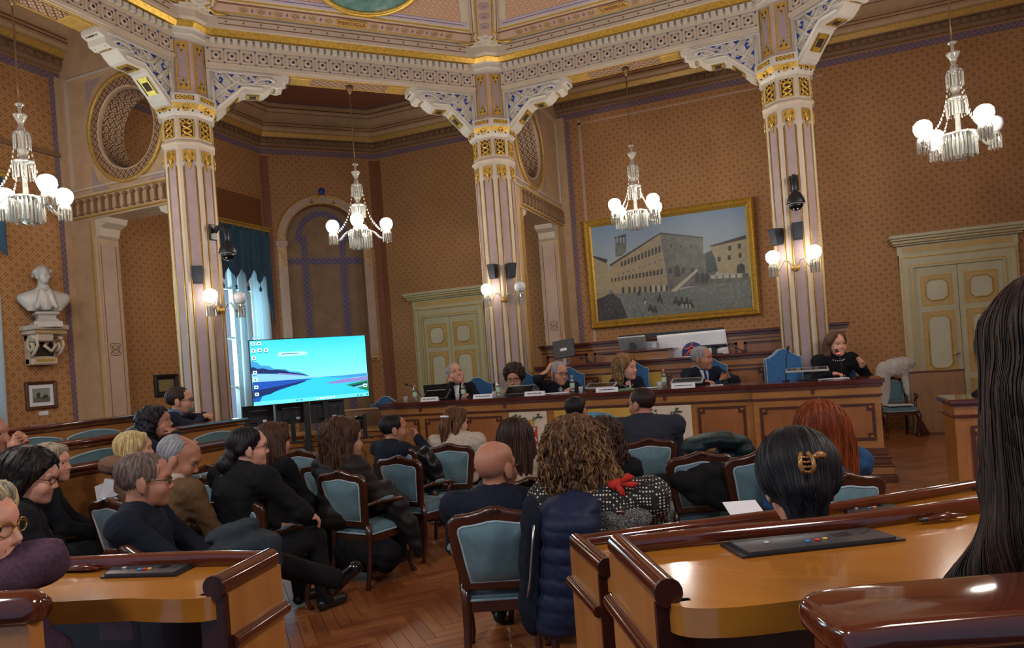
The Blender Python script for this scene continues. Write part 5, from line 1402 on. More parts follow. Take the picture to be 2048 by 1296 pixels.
    def build(s, name, mats, parent=None, mtx=None, tagmap=None, kind=None):
        V, F, T = s.net()
        me = bpy.data.meshes.new(name)
        me.vertices.add(len(V)); me.vertices.foreach_set('co', V.astype(np.float32).ravel())
        me.loops.add(len(F)*4); me.loops.foreach_set('vertex_index', F.astype(np.int32).ravel())
        me.polygons.add(len(F)); me.polygons.foreach_set('loop_start', np.arange(len(F), dtype=np.int32)*4)
        for m in (mats if isinstance(mats, (list,tuple)) else [mats]): me.materials.append(m)
        if tagmap is not None and len(F): me.polygons.foreach_set('material_index', np.array(tagmap, np.int32)[T[F[:,0]]])
        me.update(calc_edges=True)
        me.polygons.foreach_set('use_smooth', np.ones(len(F), bool))
        o = link(name, me, parent)
        if mtx is not None: o.matrix_local = mtx
        if kind: o['kind'] = kind
        return o
    def sample(s, P):
        q = (P - s.lo)/s.h; i = np.clip(np.floor(q).astype(int), 0, s.n-2); f = q-i; r = 0
        for c in ((a,b,d) for a in (0,1) for b in (0,1) for d in (0,1)):
            w = np.prod(np.where(np.array(c), f, 1-f), 1); r = r + w*s.D[i[:,0]+c[0], i[:,1]+c[1], i[:,2]+c[2]]
        return r
    def grad(s, P):
        e = s.h; g = np.stack([s.sample(P+np.eye(3)[k]*e)-s.sample(P-np.eye(3)[k]*e) for k in range(3)], 1)
        return g/np.maximum(np.linalg.norm(g, axis=1, keepdims=True), 1e-6)
def strands(fd, name, mats, parent, n, seg, step, r=.003, wig=0.0, freq=1.0, lift=.003, seed=1, zmin=None, mtx=None, top=None):
    """locks of hair that follow a hair volume downwards"""
    rg = np.random.default_rng(seed)
    V, F, T = fd.net()
    ok = np.arange(len(V))
    if top is not None: ok = ok[V[:,2] > top]
    P = V[rg.choice(ok, n)]; path = [P.copy()]; ph = rg.uniform(0, 6.3, n); am = rg.uniform(.3, 1, n)
    flow = np.array([0,-.12,-1.0])
    for k in range(seg):
        g = fd.grad(P); d = flow - g*(g@flow)[:,None]; d /= np.maximum(np.linalg.norm(d, axis=1, keepdims=True), 1e-3)
        side = np.cross(g, d)
        P = P + d*step + side*(wig*am*np.cos(ph+freq*k))[:,None]
        g = fd.grad(P); P = P - g*np.clip(fd.sample(P) - lift - wig*.5*np.sin(ph+freq*k), -.02, .02)[:,None]
        path.append(P.copy())
    path = np.array(path); m = MB()
    for i in range(n):
        L = seg+1 if zmin is None else max(3, int((path[:,i,2] > zmin).sum()))
        pts = path[:L, i]; rr = [r*(1-.75*abs(2*k/(len(pts)-1)-.8)**2*.8) for k in range(len(pts))]
        m.tube(pts, [max(.0008, x) for x in rr], 3, int(rg.integers(0, len(mats))))
    o = m.build(name, mats, parent, kind='stuff')
    if mtx is not None: o.matrix_local = mtx
    return o

def skinmat(name, col): 
    if name in _mc: return _mc[name]
    t = NT(name); n = t.noise(t.coord('Object'), 22, 3)
    a = lin(col); b = tuple(min(1, x*k) for x, k in zip(a, (1.08,.88,.82))) + (1,)
    t.b.inputs['Subsurface Weight'].default_value = .08; t.b.inputs['Subsurface Radius'].default_value = (.01,.004,.002)
    _mc[name] = t.out(t.ramp(n, [(.35, a), (.7, b)]), .48, spec=.35); return _mc[name]
def hairmat(name, a, b, rough=.5, stretch=(60,60,6)):
    if name in _mc: return _mc[name]
    t = NT(name); n = t.noise(t.coord('Object', stretch), 1.0, 3, .6)
    t.bump(n, .5, .004)
    _mc[name] = t.out(t.ramp(n, [(.3, lin(a)), (.7, lin(b))]), rough, spec=.22); return _mc[name]
def clothmat(name, col, var=.15, scale=40, rough=.9, fine=None, sheen=0):
    if name in _mc: return _mc[name]
    t = NT(name); n = t.noise(t.coord('Object'), scale, 4, .65); t.bump(n, .25, .004)
    c = lin(col); a = tuple(x*(1-var) for x in c[:3])+(1,); b = tuple(min(1,x*(1+var)) for x in c[:3])+(1,)
    _mc[name] = t.out(t.ramp(n, [(.3,a),(.7,b)]), rough, spec=.2, sheen=sheen); return _mc[name]
SK = dict(fair=skinmat('skin_fair','c99a86'), mid=skinmat('skin_mid','b58a74'), tan=skinmat('skin_tan','a67862'))
LIP = plain('lip_skin','a2645a',.45)
HM = dict(black=hairmat('hair_black','0d0c0f','1f1c22'), dark=hairmat('hair_dark_brown','1d1310','35241c'), brown=hairmat('hair_brown','2f2018','54392a'),
          chest=hairmat('hair_chestnut','3a261a','6b4a34'), blond=hairmat('hair_blond','a08a58','cdb98a'), ash=hairmat('hair_ash_blond','6f6450','a39a84'), grey=hairmat('hair_grey','6a6c70','9a9ca0'),
          salt=hairmat('hair_salt_pepper','3a3a3c','77767a'), red=hairmat('hair_red','5a240e','8e4320'), honey=hairmat('hair_honey','5a3c22','9a7446'), gingergrey=hairmat('hair_cropped','4a3a34','7a6a60'))
EYEW = plain('eye_white','a8a29c',.55); IRIS = plain('eye_iris','2a1c14',.2)
GLF = plain('spectacle_frame','1c1a1c',.3)
tg = NT('spectacle_lens'); mixn = tg.new('ShaderNodeMixShader'); trn = tg.new('ShaderNodeBsdfTransparent'); gls = tg.new('ShaderNodeBsdfGlossy'); gls.inputs['Roughness'].default_value = .02
tg.l.new(trn.outputs[0], mixn.inputs[1]); tg.l.new(gls.outputs[0], mixn.inputs[2]); mixn.inputs[0].default_value = .12; tg.l.new(mixn.outputs[0], tg.n['Material Output'].inputs[0]); LENS = tg.m

def head_prims(fd, Mh, s, male=True, beard=False, stache=False, ears=True, brow=True):
    """face modelled in head space (y forward, z up, origin between the ears), placed by Mh and scaled by s"""
    R3 = Mh.to_3x3(); 
    def P(x,y,z): return tuple(Mh @ Vector((x*s,y*s,z*s)))
    def E(c, r, k=.02, tag=0, rot=None): fd.ell(P(*c), [q*s for q in r], R3 if rot is None else R3 @ rot, k*s, tag)
    def C(a, b, ra, rb, k=.012, tag=0): fd.cone(P(*a), P(*b), ra*s, rb*s, k*s, tag)
    E((0,-.018,.040),(.074,.096,.083)); E((0,.025,-.02),(.062,.068,.085)); E((0,.045,-.066),(.047,.045,.042))
    E((0,.072,-.092),(.02,.018,.016),.025)
    C((0,.05,.055),(0,.070,.04),.045,.035,.03)
    for q in (-1,1):
        E((q*.04,.062,-.03),(.022,.022,.022),.03)
        C((q*.010,.086,.028),(q*.042,.073,.028),.010,.009,.014); C((q*.014,.0925,.031),(q*.030,.0885,.034),.0052,.005,.003, 3 if brow else 0); C((q*.030,.0885,.034),(q*.044,.079,.031),.005,.004,.003, 3 if brow else 0)
        fd.carve(P(q*.032,.096,.008),[.018*s,.014*s,.012*s],R3,.012*s)
        C((q*.018,.078,.016),(q*.046,.071,.014),.0065,.006,.006)
        C((q*.018,.079,-.003),(q*.046,.072,-.003),.006,.005,.006)
        if ears:
            E((q*.077,-.012,-.004),(.010,.022,.034),.008,0, Matrix.Rotation(-q*.35,3,'Z'))
            C((q*.076,-.006,-.03),(q*.075,-.002,-.038),.009,.008,.008)
        E((q*.010,.096,-.031),(.0075,.009,.007),.007)
    C((0,.086,.018),(0,.106,-.022),  .0066,.0085,.010); E((0,.106,-.026),(.0082,.0088,.008),.006)
    C((-.021,.0855,-.056),(.021,.0855,-.056),.0056,.0056,.004,2); C((0,.0885,-.056),(0,.0885,-.056),.006,.006,.006,2); C((-.016,.0865,-.065),(.016,.0865,-.065),.0068,.0068,.004,2)
    if beard:
        E((0,.066,-.082),(.042,.038,.034),.01,3); 
    if stache: C((-.022,.09,-.045),(.022,.09,-.045),.008,.008,.006,3)
def hand_prims(fd, wrist, fdir, pnorm, s, side, curl=.5, tag=0):
    f = Vector(fdir).normalized(); n = Vector(pnorm); n = (n - f*n.dot(f)).normalized(); t = f.cross(n)*side     # t towards the thumb side
    W = Vector(wrist)
    def p(a, b, c): return tuple(W + f*(a*s) + t*(b*s) + n*(c*s))
    Rm = Matrix((f, t, n)).transposed()
    fd.ell(p(.05,0,0), [.050*s,.040*s,.016*s], Rm, .012*s, tag)
    fd.cone(p(-.01,0,0), p(.03,0,0), .024*s, .026*s, .015*s, tag)
    for i, (b, L) in enumerate(((.029,.070),(.010,.078),(-.010,.072),(-.028,.057))):
        c1 = curl*(.9+.12*i); c2 = c1*2.0
        k0 = p(.085,b,0); d1 = f*math.cos(c1)+n*math.sin(c1); d2 = f*math.cos(c2)+n*math.sin(c2)
        k1 = Vector(k0)+d1*L*.52*s; k2 = k1+d2*L*.5*s
        fd.cone(k0, k1, .0092*s, .0082*s, .004*s, tag); fd.cone(k1, k2, .0082*s, .0068*s, .003*s, tag)
    a = Vector(p(.02,.032,.004)); b = a + (f*.72+t*.62+n*.30).normalized()*.036*s; c = b + (f*.85+t*.15+n*.45).normalized()*.03*s
    fd.cone(a, b, .0125*s, .0098*s, .012*s, tag); fd.cone(b, c, .0095*s, .0078*s, .003*s, tag)
def ik(a, t, l1, l2, hint):
    a, t = Vector(a), Vector(t); d = t-a; L = min(d.length, (l1+l2)*.995); d.normalize()
    x = (l1*l1-l2*l2+L*L)/(2*L); h = math.sqrt(max(0, l1*l1-x*x)); hv = Vector(hint); hv = (hv - d*hv.dot(d)).normalized()
    return a+d*x+hv*h, a+d*L

def make_hair(fd, kind, s, o):
    """fd is in head space"""
    def E(c, r, k=.02): fd.ell([q*s for q in c], [q*s for q in r], None, k*s)
    def C(a, b, ra, rb, k=.02): fd.cone([q*s for q in a], [q*s for q in b], ra*s, rb*s, k*s)
    v = o.get('vol', 0)
    th = -.0035 if kind in ('short','balding','fringe') else 0
    E((0,-.020,.044),(.083+v+th,.104+v+th,.090+v+th))
    if kind == 'short': 
        C((0,.03,.085),(0,.055,.075),.035,.025)
        fd.plane((0,.82,-.57), (.022+o.get('line',0))*s); fd.plane((0,-.25,-1), (.052)*s)
    elif kind == 'balding':
        fd.plane((0,.9,-.2), -.012*s); fd.plane((0,-.25,-1), .052*s); fd.carve((0,.05*s,.15*s),(.062*s,.11*s,.075*s),None,.01)
    elif kind == 'fringe':       # only a ring of hair
        fd.plane((0,.8,.6), .005*s); fd.plane((0,-.25,-1), .052*s); fd.plane((0,0,1), .035*s)
    else:
        L = o.get('len', .16); w = o.get('w', .085); bk = o.get('back', .075)
        fd.plane((0,.80,-.60), (.018+o.get('line',0))*s)
        if kind in ('bob','long','curly'):
            for q in (-1,1):
                C((q*.070,-.012,.05),(q*w,-.03,-L*.55),.03,.030,.03); C((q*w,-.03,-L*.55),(q*(w-.01),-.035,-L),.030,.018,.02)
                C((q*.04,.055,.095),(q*.078,.025,.03),.024,.022,.02)
            E((0,-bk,-L*.35),(w+.012,.058,L*.62+.05),.04)
        for a_, b_, r1, r2 in o.get('tail', []): C(a_, b_, r1, r2, .03)
        if kind == 'bun':
            for q in (-1,1): C((q*.05,.03,.09),(q*.07,-.05,.0),.022,.02,.03)
            E((0,-.10,-.03),(.055,.04,.05)); b = o.get('bun',(0,-.135,-.04)); E(b,(o.get('bunr',.048),)*3,.01)
        if kind == 'pony':
            for q in (-1,1): C((q*.05,.03,.09),(q*.075,-.03,.0),.022,.018,.03)
            C((0,-.11,.03),(0,-.135,-.05),.035,.045); C((0,-.135,-.05),(0,-.12,-.17),.045,.02)
            for q in (-1,1): C((q*.06,-.06,-.02),(q*.07,-.07,-.13),.03,.015)
    if kind == 'curly' or o.get('curl'):
        a = o.get('curl', .012)*s
        fd.wave(a, lambda x,y,z: np.sin(x*95/s+np.sin(z*60/s)*1.5)*np.sin(y*88/s+np.sin(x*55/s)*1.4)*np.cos(z*74/s+np.sin(y*62/s)))
    else:
        fd.wave(o.get('ridge',.0022)*s, lambda x,y,z: np.sin(np.arctan2(x, -(y+.02*s))*26 + np.sin(z*30/s)*.6))
def glasses(parent, Mh, s, col=GLF, round_=False):
    m = MB(); rx, rz = (.023,.021) if round_ else (.026,.017)
    for q in (-1,1):
        m.tube([(q*.034+rx*math.cos(a*PI/7), .104-abs(q*.034+rx*math.cos(a*PI/7))*.18, .006+rz*math.sin(a*PI/7)) for a in range(14)], .0020, 5, 0, closed=True)
        m.tube([(q*.060,.094,.010),(q*.078,.05,.012),(q*.082,-.005,.010),(q*.082,-.02,.0)], .0020, 5)
    m.tube([(-.010,.104,.010),(0,.108,.012),(.010,.104,.010)], .0020, 5)
    o = m.build('glasses', col, parent); o.matrix_local = Mh @ Matrix.Scale(s,4)
    m = MB()
    for q in (-1,1): m.add([(q*.034+rx*math.cos(a*PI/5), .103-abs(q*.034+rx*math.cos(a*PI/5))*.18, .006+rz*math.sin(a*PI/5)) for a in range(10)], [tuple(range(10))])
    m.build('lens', LENS, o)

def person(label, px, py, D, hpx, body=0, head=0, pitch=0, roll=0, male=True, skin='mid', hair='short', hcol='dark', hopt=None, lean=6, top=None, topname='jacket', legs=None, bs=1.0,
           hands=None, glass=None, beard=False, stache=False, group=None, strand=None, vox=.008, tvox=.012, puffy=None, cross=False, extra=None, seat=None, bulk=1.0, facehair=None, handcurl=.6, tall=0.0, nbx=0.0):
    hc = at_d(px, py, D); hs = hpx*D/F_PX/.226
    def cdir(a): a = R(a); return math.atan2(_sa*math.sin(a)+_ca*math.cos(a), _ca*math.sin(a)-_sa*math.cos(a)) - PI/2
    rz = cdir(body); rel = cdir(head) - rz
    tl = (.56+tall)*bs; ln = R(lean)
    neck_up = .062*hs + .028*bs
    # local joints: torso leans forward (+y); pelvis over the origin
    nb_z = hc.z - .02 - neck_up                                   # base of the neck
    if seat is not None: tl = min(.66, max(.40, (nb_z - seat - .10)/math.cos(ln)))
    pz = nb_z - tl*math.cos(ln)
    nb = Vector((0, tl*math.sin(ln), nb_z))
    hl = Vector((-nbx, nb.y + .03*bs + .02, hc.z))                    # head centre, local
    c, s_ = math.cos(rz), math.sin(rz)
    base = Vector((hc.x - (c*hl.x - s_*hl.y), hc.y - (s_*hl.x + c*hl.y), 0))
    sz = pz - .10*bs if seat is None else seat                     # seat height (world)
    fz = (seat-.46) if seat is not None else 0.0
    t = thing('person', label, 'person', base, rz, group)
    P = Vector((0,0,pz)); up = (nb-P).normalized()
    sw = (.196 if male else .168)*bs*bulk
    Mh = Matrix.Translation(hl) @ Matrix.Rotation(rel,4,'Z') @ Matrix.Rotation(R(pitch),4,'X') @ Matrix.Rotation(R(roll),4,'Y')
    sh = {q: nb + Vector((q*sw, -.005, 0)) - up*.055*bs for q in (1,-1)}
    if hands is None: hands = {}
    arms = {}
    for q in (1,-1):
        tgt, fd_, pn, hint = hands.get(q, ((q*.10, .36*bs, pz-sz+sz+.10), (-q*.5,.8,-.1), (0,0,-1), (q*.7,-.3,-.6)))
        tgt = Vector(tgt)
        el, wr = ik(sh[q], tgt, .30*bs, .265*bs, hint); arms[q] = (el, wr, fd_, pn)
    kn = {}
    for q in (1,-1):
        hip = P + Vector((q*.09*bs,.02,-.03)); k = Vector((q*.12*bs, .46*bs, max(pz-.01, fz+.42))); an = Vector((q*.12*bs, .50*bs, fz+.09))
        if cross and q == cross: k = Vector((-q*.02*bs,.48*bs,pz+.14)); an = Vector((q*.02*bs,.86*bs,pz-.02))
        kn[q] = (hip, k, an)
    # ---- skin: one continuous surface
    lo = np.array([-.55,-.35,pz-.16]); hi = np.array([.55,.75,hc.z+.16*hs])
    pts = [p for q in (1,-1) for p in (arms[q][0], arms[q][1])] + [kn[1][1], kn[-1][1]]
    lo = np.minimum(np.array([min(p.x for p in pts)-.2, min(min(p.y for p in pts),-.1)-.16, pz-.2]), [-.2,-.25,pz-.2]); hi = np.array([max(max(p.x for p in pts)+.2,.2), max(p.y for p in pts)+.22, max(hc.z+.16*hs, max(p.z for p in pts)+.2)])
    fd = Field(lo, hi, vox)
    head_prims(fd, Mh, hs, male, beard, stache)
    nk = (.056 if male else .047)*bs
    fd.cone(tuple(nb - up*.04), tuple(Mh @ Vector((0,-.02*hs,-.05*hs))), nk*1.12, nk*.98, .03, 0)
    fd.cone(tuple(P), tuple(nb-up*.16), .085*bs*min(1,bulk), .092*bs*min(1,bulk), .03, 0)
    for q in (1,-1):
        el, wr, f_, pn = arms[q]
        fd.cone(tuple(nb-up*.10), tuple(sh[q]), .05*bs, .045*bs, .03); fd.cone(tuple(sh[q]), tuple(el), .043*bs, .036*bs, .02); fd.cone(tuple(el), tuple(wr), .036*bs, .025*bs, .015)
        hand_prims(fd, wr, f_, pn, bs*1.05, q, handcurl)
        hip, k, an = kn[q]; fd.cone(tuple(hip), tuple(k), .06, .05, .03)
    hm = HM[hcol] if isinstance(hcol, str) else hcol
    fd.build('body', [SK[skin], LIP, HM[facehair] if facehair else hm], t, None, [0,0,1,2])
    eye = MB(); eye.sphere((0,0,0),.0118*hs,10,8); ev = eye.mesh('eye', [EYEW, IRIS])
    for pl in ev.polygons: pl.material_index = 1 if pl.center.y > .0085*hs else 0
    for q in (-1,1):
        e = link('eye', ev, t); e.matrix_local = Mh @ Matrix.Translation((q*.032*hs,.0745*hs,.008*hs))
    # ---- clothes
    tm_ = top if top is not None else clothmat('cloth_black','17181c')
    A = np.array([min(p.x for p in pts)-.14, min(min(p.y for p in pts),0)-.2, pz-.22]); B = np.array([max(p.x for p in pts)+.14, max(p.y for p in pts)+.14, nb_z+.12])
    A = np.minimum(A, [-.34,-.25,pz-.22]); B = np.maximum(B, [.34,.3,0])
    ft = Field(A, B, tvox)
    g = .012 + (.03 if puffy else 0); b = bs*bulk
    def U(f, dy=0): return tuple(P + up*(tl*f) + Vector((0,dy,0)))
    Rl = Matrix.Rotation(-ln,3,'X')
    ft.ell(U(.02,-.01),(.165*b+g,.125*b+g,.13*b),Rl,.05); ft.ell(U(.33),( (.150 if male else .135)*b+g,.110*b+g,.17*bs),Rl,.06); ft.ell(U(.68),((.168 if male else .148)*b+g,.112*b+g,.17*bs),Rl,.06)
    if not male: 
        for q in (1,-1): ft.ell(U(.62,.085*b),(.062,.05,.06),Rl,.04)
    ft.cone(tuple(nb-up*.035), tuple(nb-up*.10), nk*1.22+.004, .085*b, .03)
    for q in (1,-1):
        el, wr, _, _ = arms[q]
        ft.cone(tuple(nb-up*.035), tuple(sh[q]), .050*b+g*.5, .060*b+g*.6, .05)
        ft.cone(tuple(sh[q].lerp(el,.06)), tuple(el), .054*bs+g, .045*bs+g, .07); ft.cone(tuple(el), tuple(el.lerp(wr,.93)), .045*bs+g, .034*bs+g, .03)
    if puffy:
        ft.wave(puffy, lambda x,y,z: -np.abs(np.sin(z*34+np.sin(x*9)*.4+np.sin(y*7)*.4))+.5)
    else:
        ft.wave(.0048, lambda x,y,z: np.sin(x*31+z*22+np.sin(y*24)*1.2)*np.sin(z*37-y*19+np.sin(x*21)) + .7*np.abs(np.sin(z*44+x*17+np.sin(x*13+y*17)*1.7)) - .35 + .55*np.sin(x*66+y*52+np.sin(z*40)*1.4)*np.sin(z*71-x*33+np.sin(y*37)*1.3))
    ft.build(topname, tm_, t)
    lm = legs if legs is not None else clothmat('cloth_trousers','16171b')
    A = np.array([-.42,-.2,fz]); B = np.array([.42,max(p.y for q in (1,-1) for p in kn[q])+.16,pz+.22])
    fl_ = Field(A, B, .016)
    for q in (1,-1):
        hip, k, an = kn[q]
        fl_.cone(tuple(hip), tuple(k), .092*b, .068*bs, .03); fl_.cone(tuple(k), tuple(an+Vector((0,0,.0))), .066*bs, .052*bs, .02)
    fl_.ell(tuple(P+Vector((0,0,-.03))),(.165*b,.13*b,.10),None,.04)
    fl_.wave(.004, lambda x,y,z: np.sin(y*33+z*27)*np.sin(x*29+z*31))
    fl_.build('trousers', lm, t)
    for q in (1,-1):
        an = kn[q][2]; dirv = Vector((0,1,0)) if not (cross and q == cross) else Vector((q*.15,.72,.66)).normalized()
        fs = Field(np.array(an)-.30, np.array(an)+.32, .012)
        fs.cone(tuple(an-Vector((0,0,.03))), tuple(an+dirv*.15-Vector((0,0,.045))), .042, .040, .02); fs.ell(tuple(an-dirv*.03-Vector((0,0,.035))),(.038,.045,.045),None,.02)
        if not (cross and q == cross): fs.plane((0,0,-1), -(fz+.002))
        fs.build('shoe', M['blackgloss'] if cross else M['black'], t)
    # ---- hair
    if hair and hair != 'bald':
        o = hopt or {}; L = o.get('len',.16)*hs
        w_ = (o.get('w',.085)+.09+o.get('vol',0))*hs
        fh = Field((-w_, -.26*hs-o.get('vol',0), -L-.12*hs), (w_, .14*hs, .16*hs+o.get('vol',0)), vox*.8)
        make_hair(fh, hair, hs, o)
        ho = fh.build('hair', hm, t, Mh)
        if strand:
            strands(fh, 'hair_strands', [HM[x] for x in strand.get('cols', [hcol])], ho, strand.get('n',200), strand.get('seg',16), strand.get('step',.014)*hs, strand.get('r',.003)*hs, strand.get('wig',0)*hs, strand.get('freq',1), strand.get('lift',.002)*hs, strand.get('seed',1), None, None, strand.get('top'))
    if glass: glasses(t, Mh, hs, GLF if glass is True else glass, glass is not True and False)
    t['_m'] = 0; del t['_m']
    return t, Mh, hs, nb, P, up, arms
# ================================================================ CHAIRS
M['chairwood'] = wood('chair_walnut','2c150d','4a2417',.28,.3,'Z')
def chair_proto():
    t = thing('armchair', 'x', 'chair', group='carved armchairs in the audience')
    Tm = Matrix.Translation((0,-.235,.46)) @ Matrix.Rotation(R(9),4,'X') @ Matrix(((1,0,0,0),(0,0,-1,0),(0,1,0,-.46),(0,0,0,1)))
    half_o = [(.185,.50),(.20,.62),(.222,.76),(.235,.84),(.230,.875),(.20,.898),(.13,.902),(.07,.915),(.03,.932),(0,.936)]
    half_i = [(.150,.54),(.164,.64),(.182,.76),(.194,.825),(.188,.848),(.165,.858),(.12,.860),(.07,.868),(.03,.876),(0,.878)]
    out = half_o + [(-x,z) for x,z in half_o[-2::-1]]; inn = half_i + [(-x,z) for x,z in half_i[-2::-1]]
    out = [(-.185,.50)][:0] + out; n = len(out)
    m = MB()
    for i in range(n):
        j = (i+1)%n
        m.prism([out[i],out[j],inn[j],inn[i]], -.022, .022, 0, Tm)
    m.tube([Tm @ Vector((x,z,.0)) for x,z in out], .024, 6, 0, closed=True)
    m.tube([Tm @ Vector(p) for p in ((-.035,.925,.02),(-.01,.945,.02),(.01,.945,.02),(.035,.925,.02))], .013, 6)
    m.build('back_frame', M['chairwood'], t)
    m = MB(); c = (0,.70); rings = []
    for k, z in ((1,-.022),(.96,-.035),(.55,-.045)): rings.append([Tm @ Vector((c[0]+(x-c[0])*k, c[1]+(zz-c[1])*k, z)) for x,zz in inn])
    m.loft(rings[::-1]); rings = []
    for k, z in ((1,.018),(.95,.032),(.5,.055)): rings.append([Tm @ Vector((c[0]+(x-c[0])*k, c[1]+(zz-c[1])*k, z)) for x,zz in inn])
    m.loft(rings); bp = m.build('backrest', M['velvet'], t)
    m = MB()
    for z in (-.026,.022): m.tube([Tm @ Vector((x,zz,z)) for x,zz in inn], .0075, 6, 0, closed=True)
    m.build('piping', M['piping'], bp)
    seat = [(-.20,-.22),(.20,-.22),(.235,.0),(.25,.20),(.20,.25),(.08,.268),(0,.258),(-.08,.268),(-.20,.25),(-.25,.20),(-.235,0)]
    m = MB(); m.loft([[(x*k,y*k,z) for x,y in seat] for k,z in ((1,.415),(1.0,.445),(.9,.475),(.5,.492))]); st = m.build('seat', M['velvet'], t)
    m = MB(); m.tube([(x*1.005,y*1.005,.42) for x,y in seat], .008, 6, closed=True); m.build('piping', M['piping'], st)
    m = MB()
    for i in range(len(seat)):
        j = (i+1)%len(seat); a, b = seat[i], seat[j]
        m.prism([a, b, (b[0]*.9,b[1]*.9), (a[0]*.9,a[1]*.9)], .355, .415)
    m.build('seat_rail', M['chairwood'], t)
    for q in (-1,1):
        m = MB(); m.tube([(q*.225,.215,.41),(q*.245,.24,.34),(q*.245,.245,.26),(q*.225,.225,.16),(q*.215,.215,.08),(q*.225,.235,.03),(q*.235,.25,.0)], [.036,.038,.030,.022,.017,.017,.022], 8); m.build('leg', M['chairwood'], t)
        m = MB(); m.tube([(q*.19,-.235,.50),(q*.188,-.225,.40),(q*.19,-.235,.25),(q*.195,-.27,.10),(q*.20,-.30,.0)], [.024,.026,.023,.019,.018], 8); m.build('leg', M['chairwood'], t)
        m = MB(); m.tube([(q*.212,-.27,.66),(q*.25,-.16,.675),(q*.275,-.02,.665),(q*.28,.07,.655),(q*.275,.11,.64),(q*.27,.10,.615)], [.016,.018,.019,.021,.024,.016], 8)
        m.tube([(q*.275,.08,.645),(q*.262,.05,.58),(q*.25,.09,.50),(q*.245,.12,.41)], [.018,.016,.017,.022], 8); ar = m.build('armrest', M['chairwood'], t)
        m = MB(); m.sphere((q*.268,-.07,.685),(.026,.075,.016),8,6); m.build('arm_pad', M['velvet'], ar)
    return t
def cam_dir(a): a = R(a); return Vector((_ca*math.sin(a)-_sa*math.cos(a), _sa*math.sin(a)+_ca*math.cos(a), 0))
CP = chair_proto(); used = [0]
def chair(px, py, face, label, z=.94):
    o = CP if not used[0] else copy_tree(CP); used[0] = 1
    c = at_z(px, py, z); d = cam_dir(face)
    o.location = (c.x+d.x*.315, c.y+d.y*.315, 0); o.rotation_euler = (0,0,math.atan2(d.y,d.x)-PI/2); o['label'] = label
    return o
chair(985,1016,2,'nearest blue velvet armchair, seen square from behind under the bald man')
chair(678,942,30,'blue velvet armchair holding the woman with wavy hair and dark coat')
chair(794,913,30,'empty blue velvet armchair just behind the man in the navy suit')
chair(790,892,28,'blue velvet armchair the man in the navy suit sits on')
chair(896,888,8,'blue velvet armchair holding the woman in the white sweater')
chair(597,900,25,'blue velvet armchair right of the brown-haired woman in black')
chair(640,926,28,'blue velvet armchair mostly hidden beside the woman with wavy hair')
chair(455,998,12,'blue velvet armchair behind the coat on the navy-jacketed man\'s lap')
chair(418,930,8,'blue velvet armchair near the drawer of the lowest bench tier')
chair(405,954,8,'blue velvet armchair between the brown-jacketed man and the woman in black')
chair(215,998,28,'blue velvet armchair between the black-haired woman and the cropped-haired man')
chair(250,1076,34,'blue velvet armchair just behind the curved desk at the lower left',.985)
chair(1295,877,0,'blue velvet armchair holding the man in the dark suit seen from behind')
chair(1400,905,0,'blue velvet armchair with a black coat thrown over its back')
chair(1520,905,0,'blue velvet armchair left of the red-haired woman, under the green coat')
chair(1690,948,-8,'blue velvet armchair holding the red-haired woman')
chair(1062,957,5,'blue velvet armchair right of the bald man, under the woman in beige')
chair(1165,1012,2,'blue velvet armchair draped with a navy quilted coat, holding the curly haired woman')

def council_chair(label, px, py, z, y=None, D=None, face=180, base=.37):
    if y is not None: d = ray(px,py); k = y/d.y; p = Vector((d.x*k, y, HC+d.z*k))
    else: p = at_d(px,py,D)
    dr = cam_dir(face)
    t = thing('council_chair', label, 'chair', (p.x+dr.x*.0, p.y, base), math.atan2(dr.y,dr.x)-PI/2, 'high-backed blue council chairs')
    H = p.z - base
    hp = [(.24,.42),(.25,.9*H-.02),(.245,.9*H),(.20,.905*H),(.13,.94*H),(.06,.99*H),(0,H)]
    outl = hp + [(-x,z_) for x,z_ in hp[-2::-1]]
    Tm = Matrix(((1,0,0,0),(0,0,-1,-.04),(0,1,0,0),(0,0,0,1)))
    m = MB(); m.prism(outl,-.04,.04,0,Tm); b = m.build('back', M['velvet_bright'], t); bv(b,.015)
    m = MB()
    for z_ in (-.04,.04): m.tube([Tm @ Vector((x,zz,z_)) for x,zz in outl], .007, 5, closed=True)
    m.build('piping', M['piping'], b)
    m = MB(); m.bbox(-.25,.25,-.02,.46,.40,.49,.03); m.build('seat', M['velvet_bright'], t)
    m = MB(); m.box(-.24,.24,.0,.44,.34,.40); m.build('seat_rail', M['chairwood'], t)
    for q in (-1,1):
        for yy in (.0,.41): m = MB(); m.tube([(q*.215,yy,.36),(q*.215,yy,.2),(q*.215,yy,0)], [.024,.018,.02], 8); m.build('leg', M['chairwood'], t)
    return t
council_chair('blue high-backed chair behind the silver-haired man at the desk\'s left end',953,755,1.5,y=10.35)
council_chair('blue high-backed chair behind the curly dark-haired person in a beige blazer',1043,742,1.5,y=10.35)
council_chair('blue high-backed chair behind the man resting his head on his hand',1135,735,1.5,y=10.35)
council_chair('blue high-backed chair behind the woman with wavy light-brown hair',1262,722,1.5,y=10.35)
council_chair('blue high-backed chair behind the grey-haired man in suit and tie',1418,716,1.5,y=10.35)
council_chair('empty blue high-backed chair left of the woman speaking',1566,698,1.5,y=10.35)
council_chair('blue high-backed chair behind the woman speaking in black',1672,694,1.5,y=10.45)
council_chair('blue high-backed chair beside the small camera near the television',770,793,1.2,y=10.2,base=0)

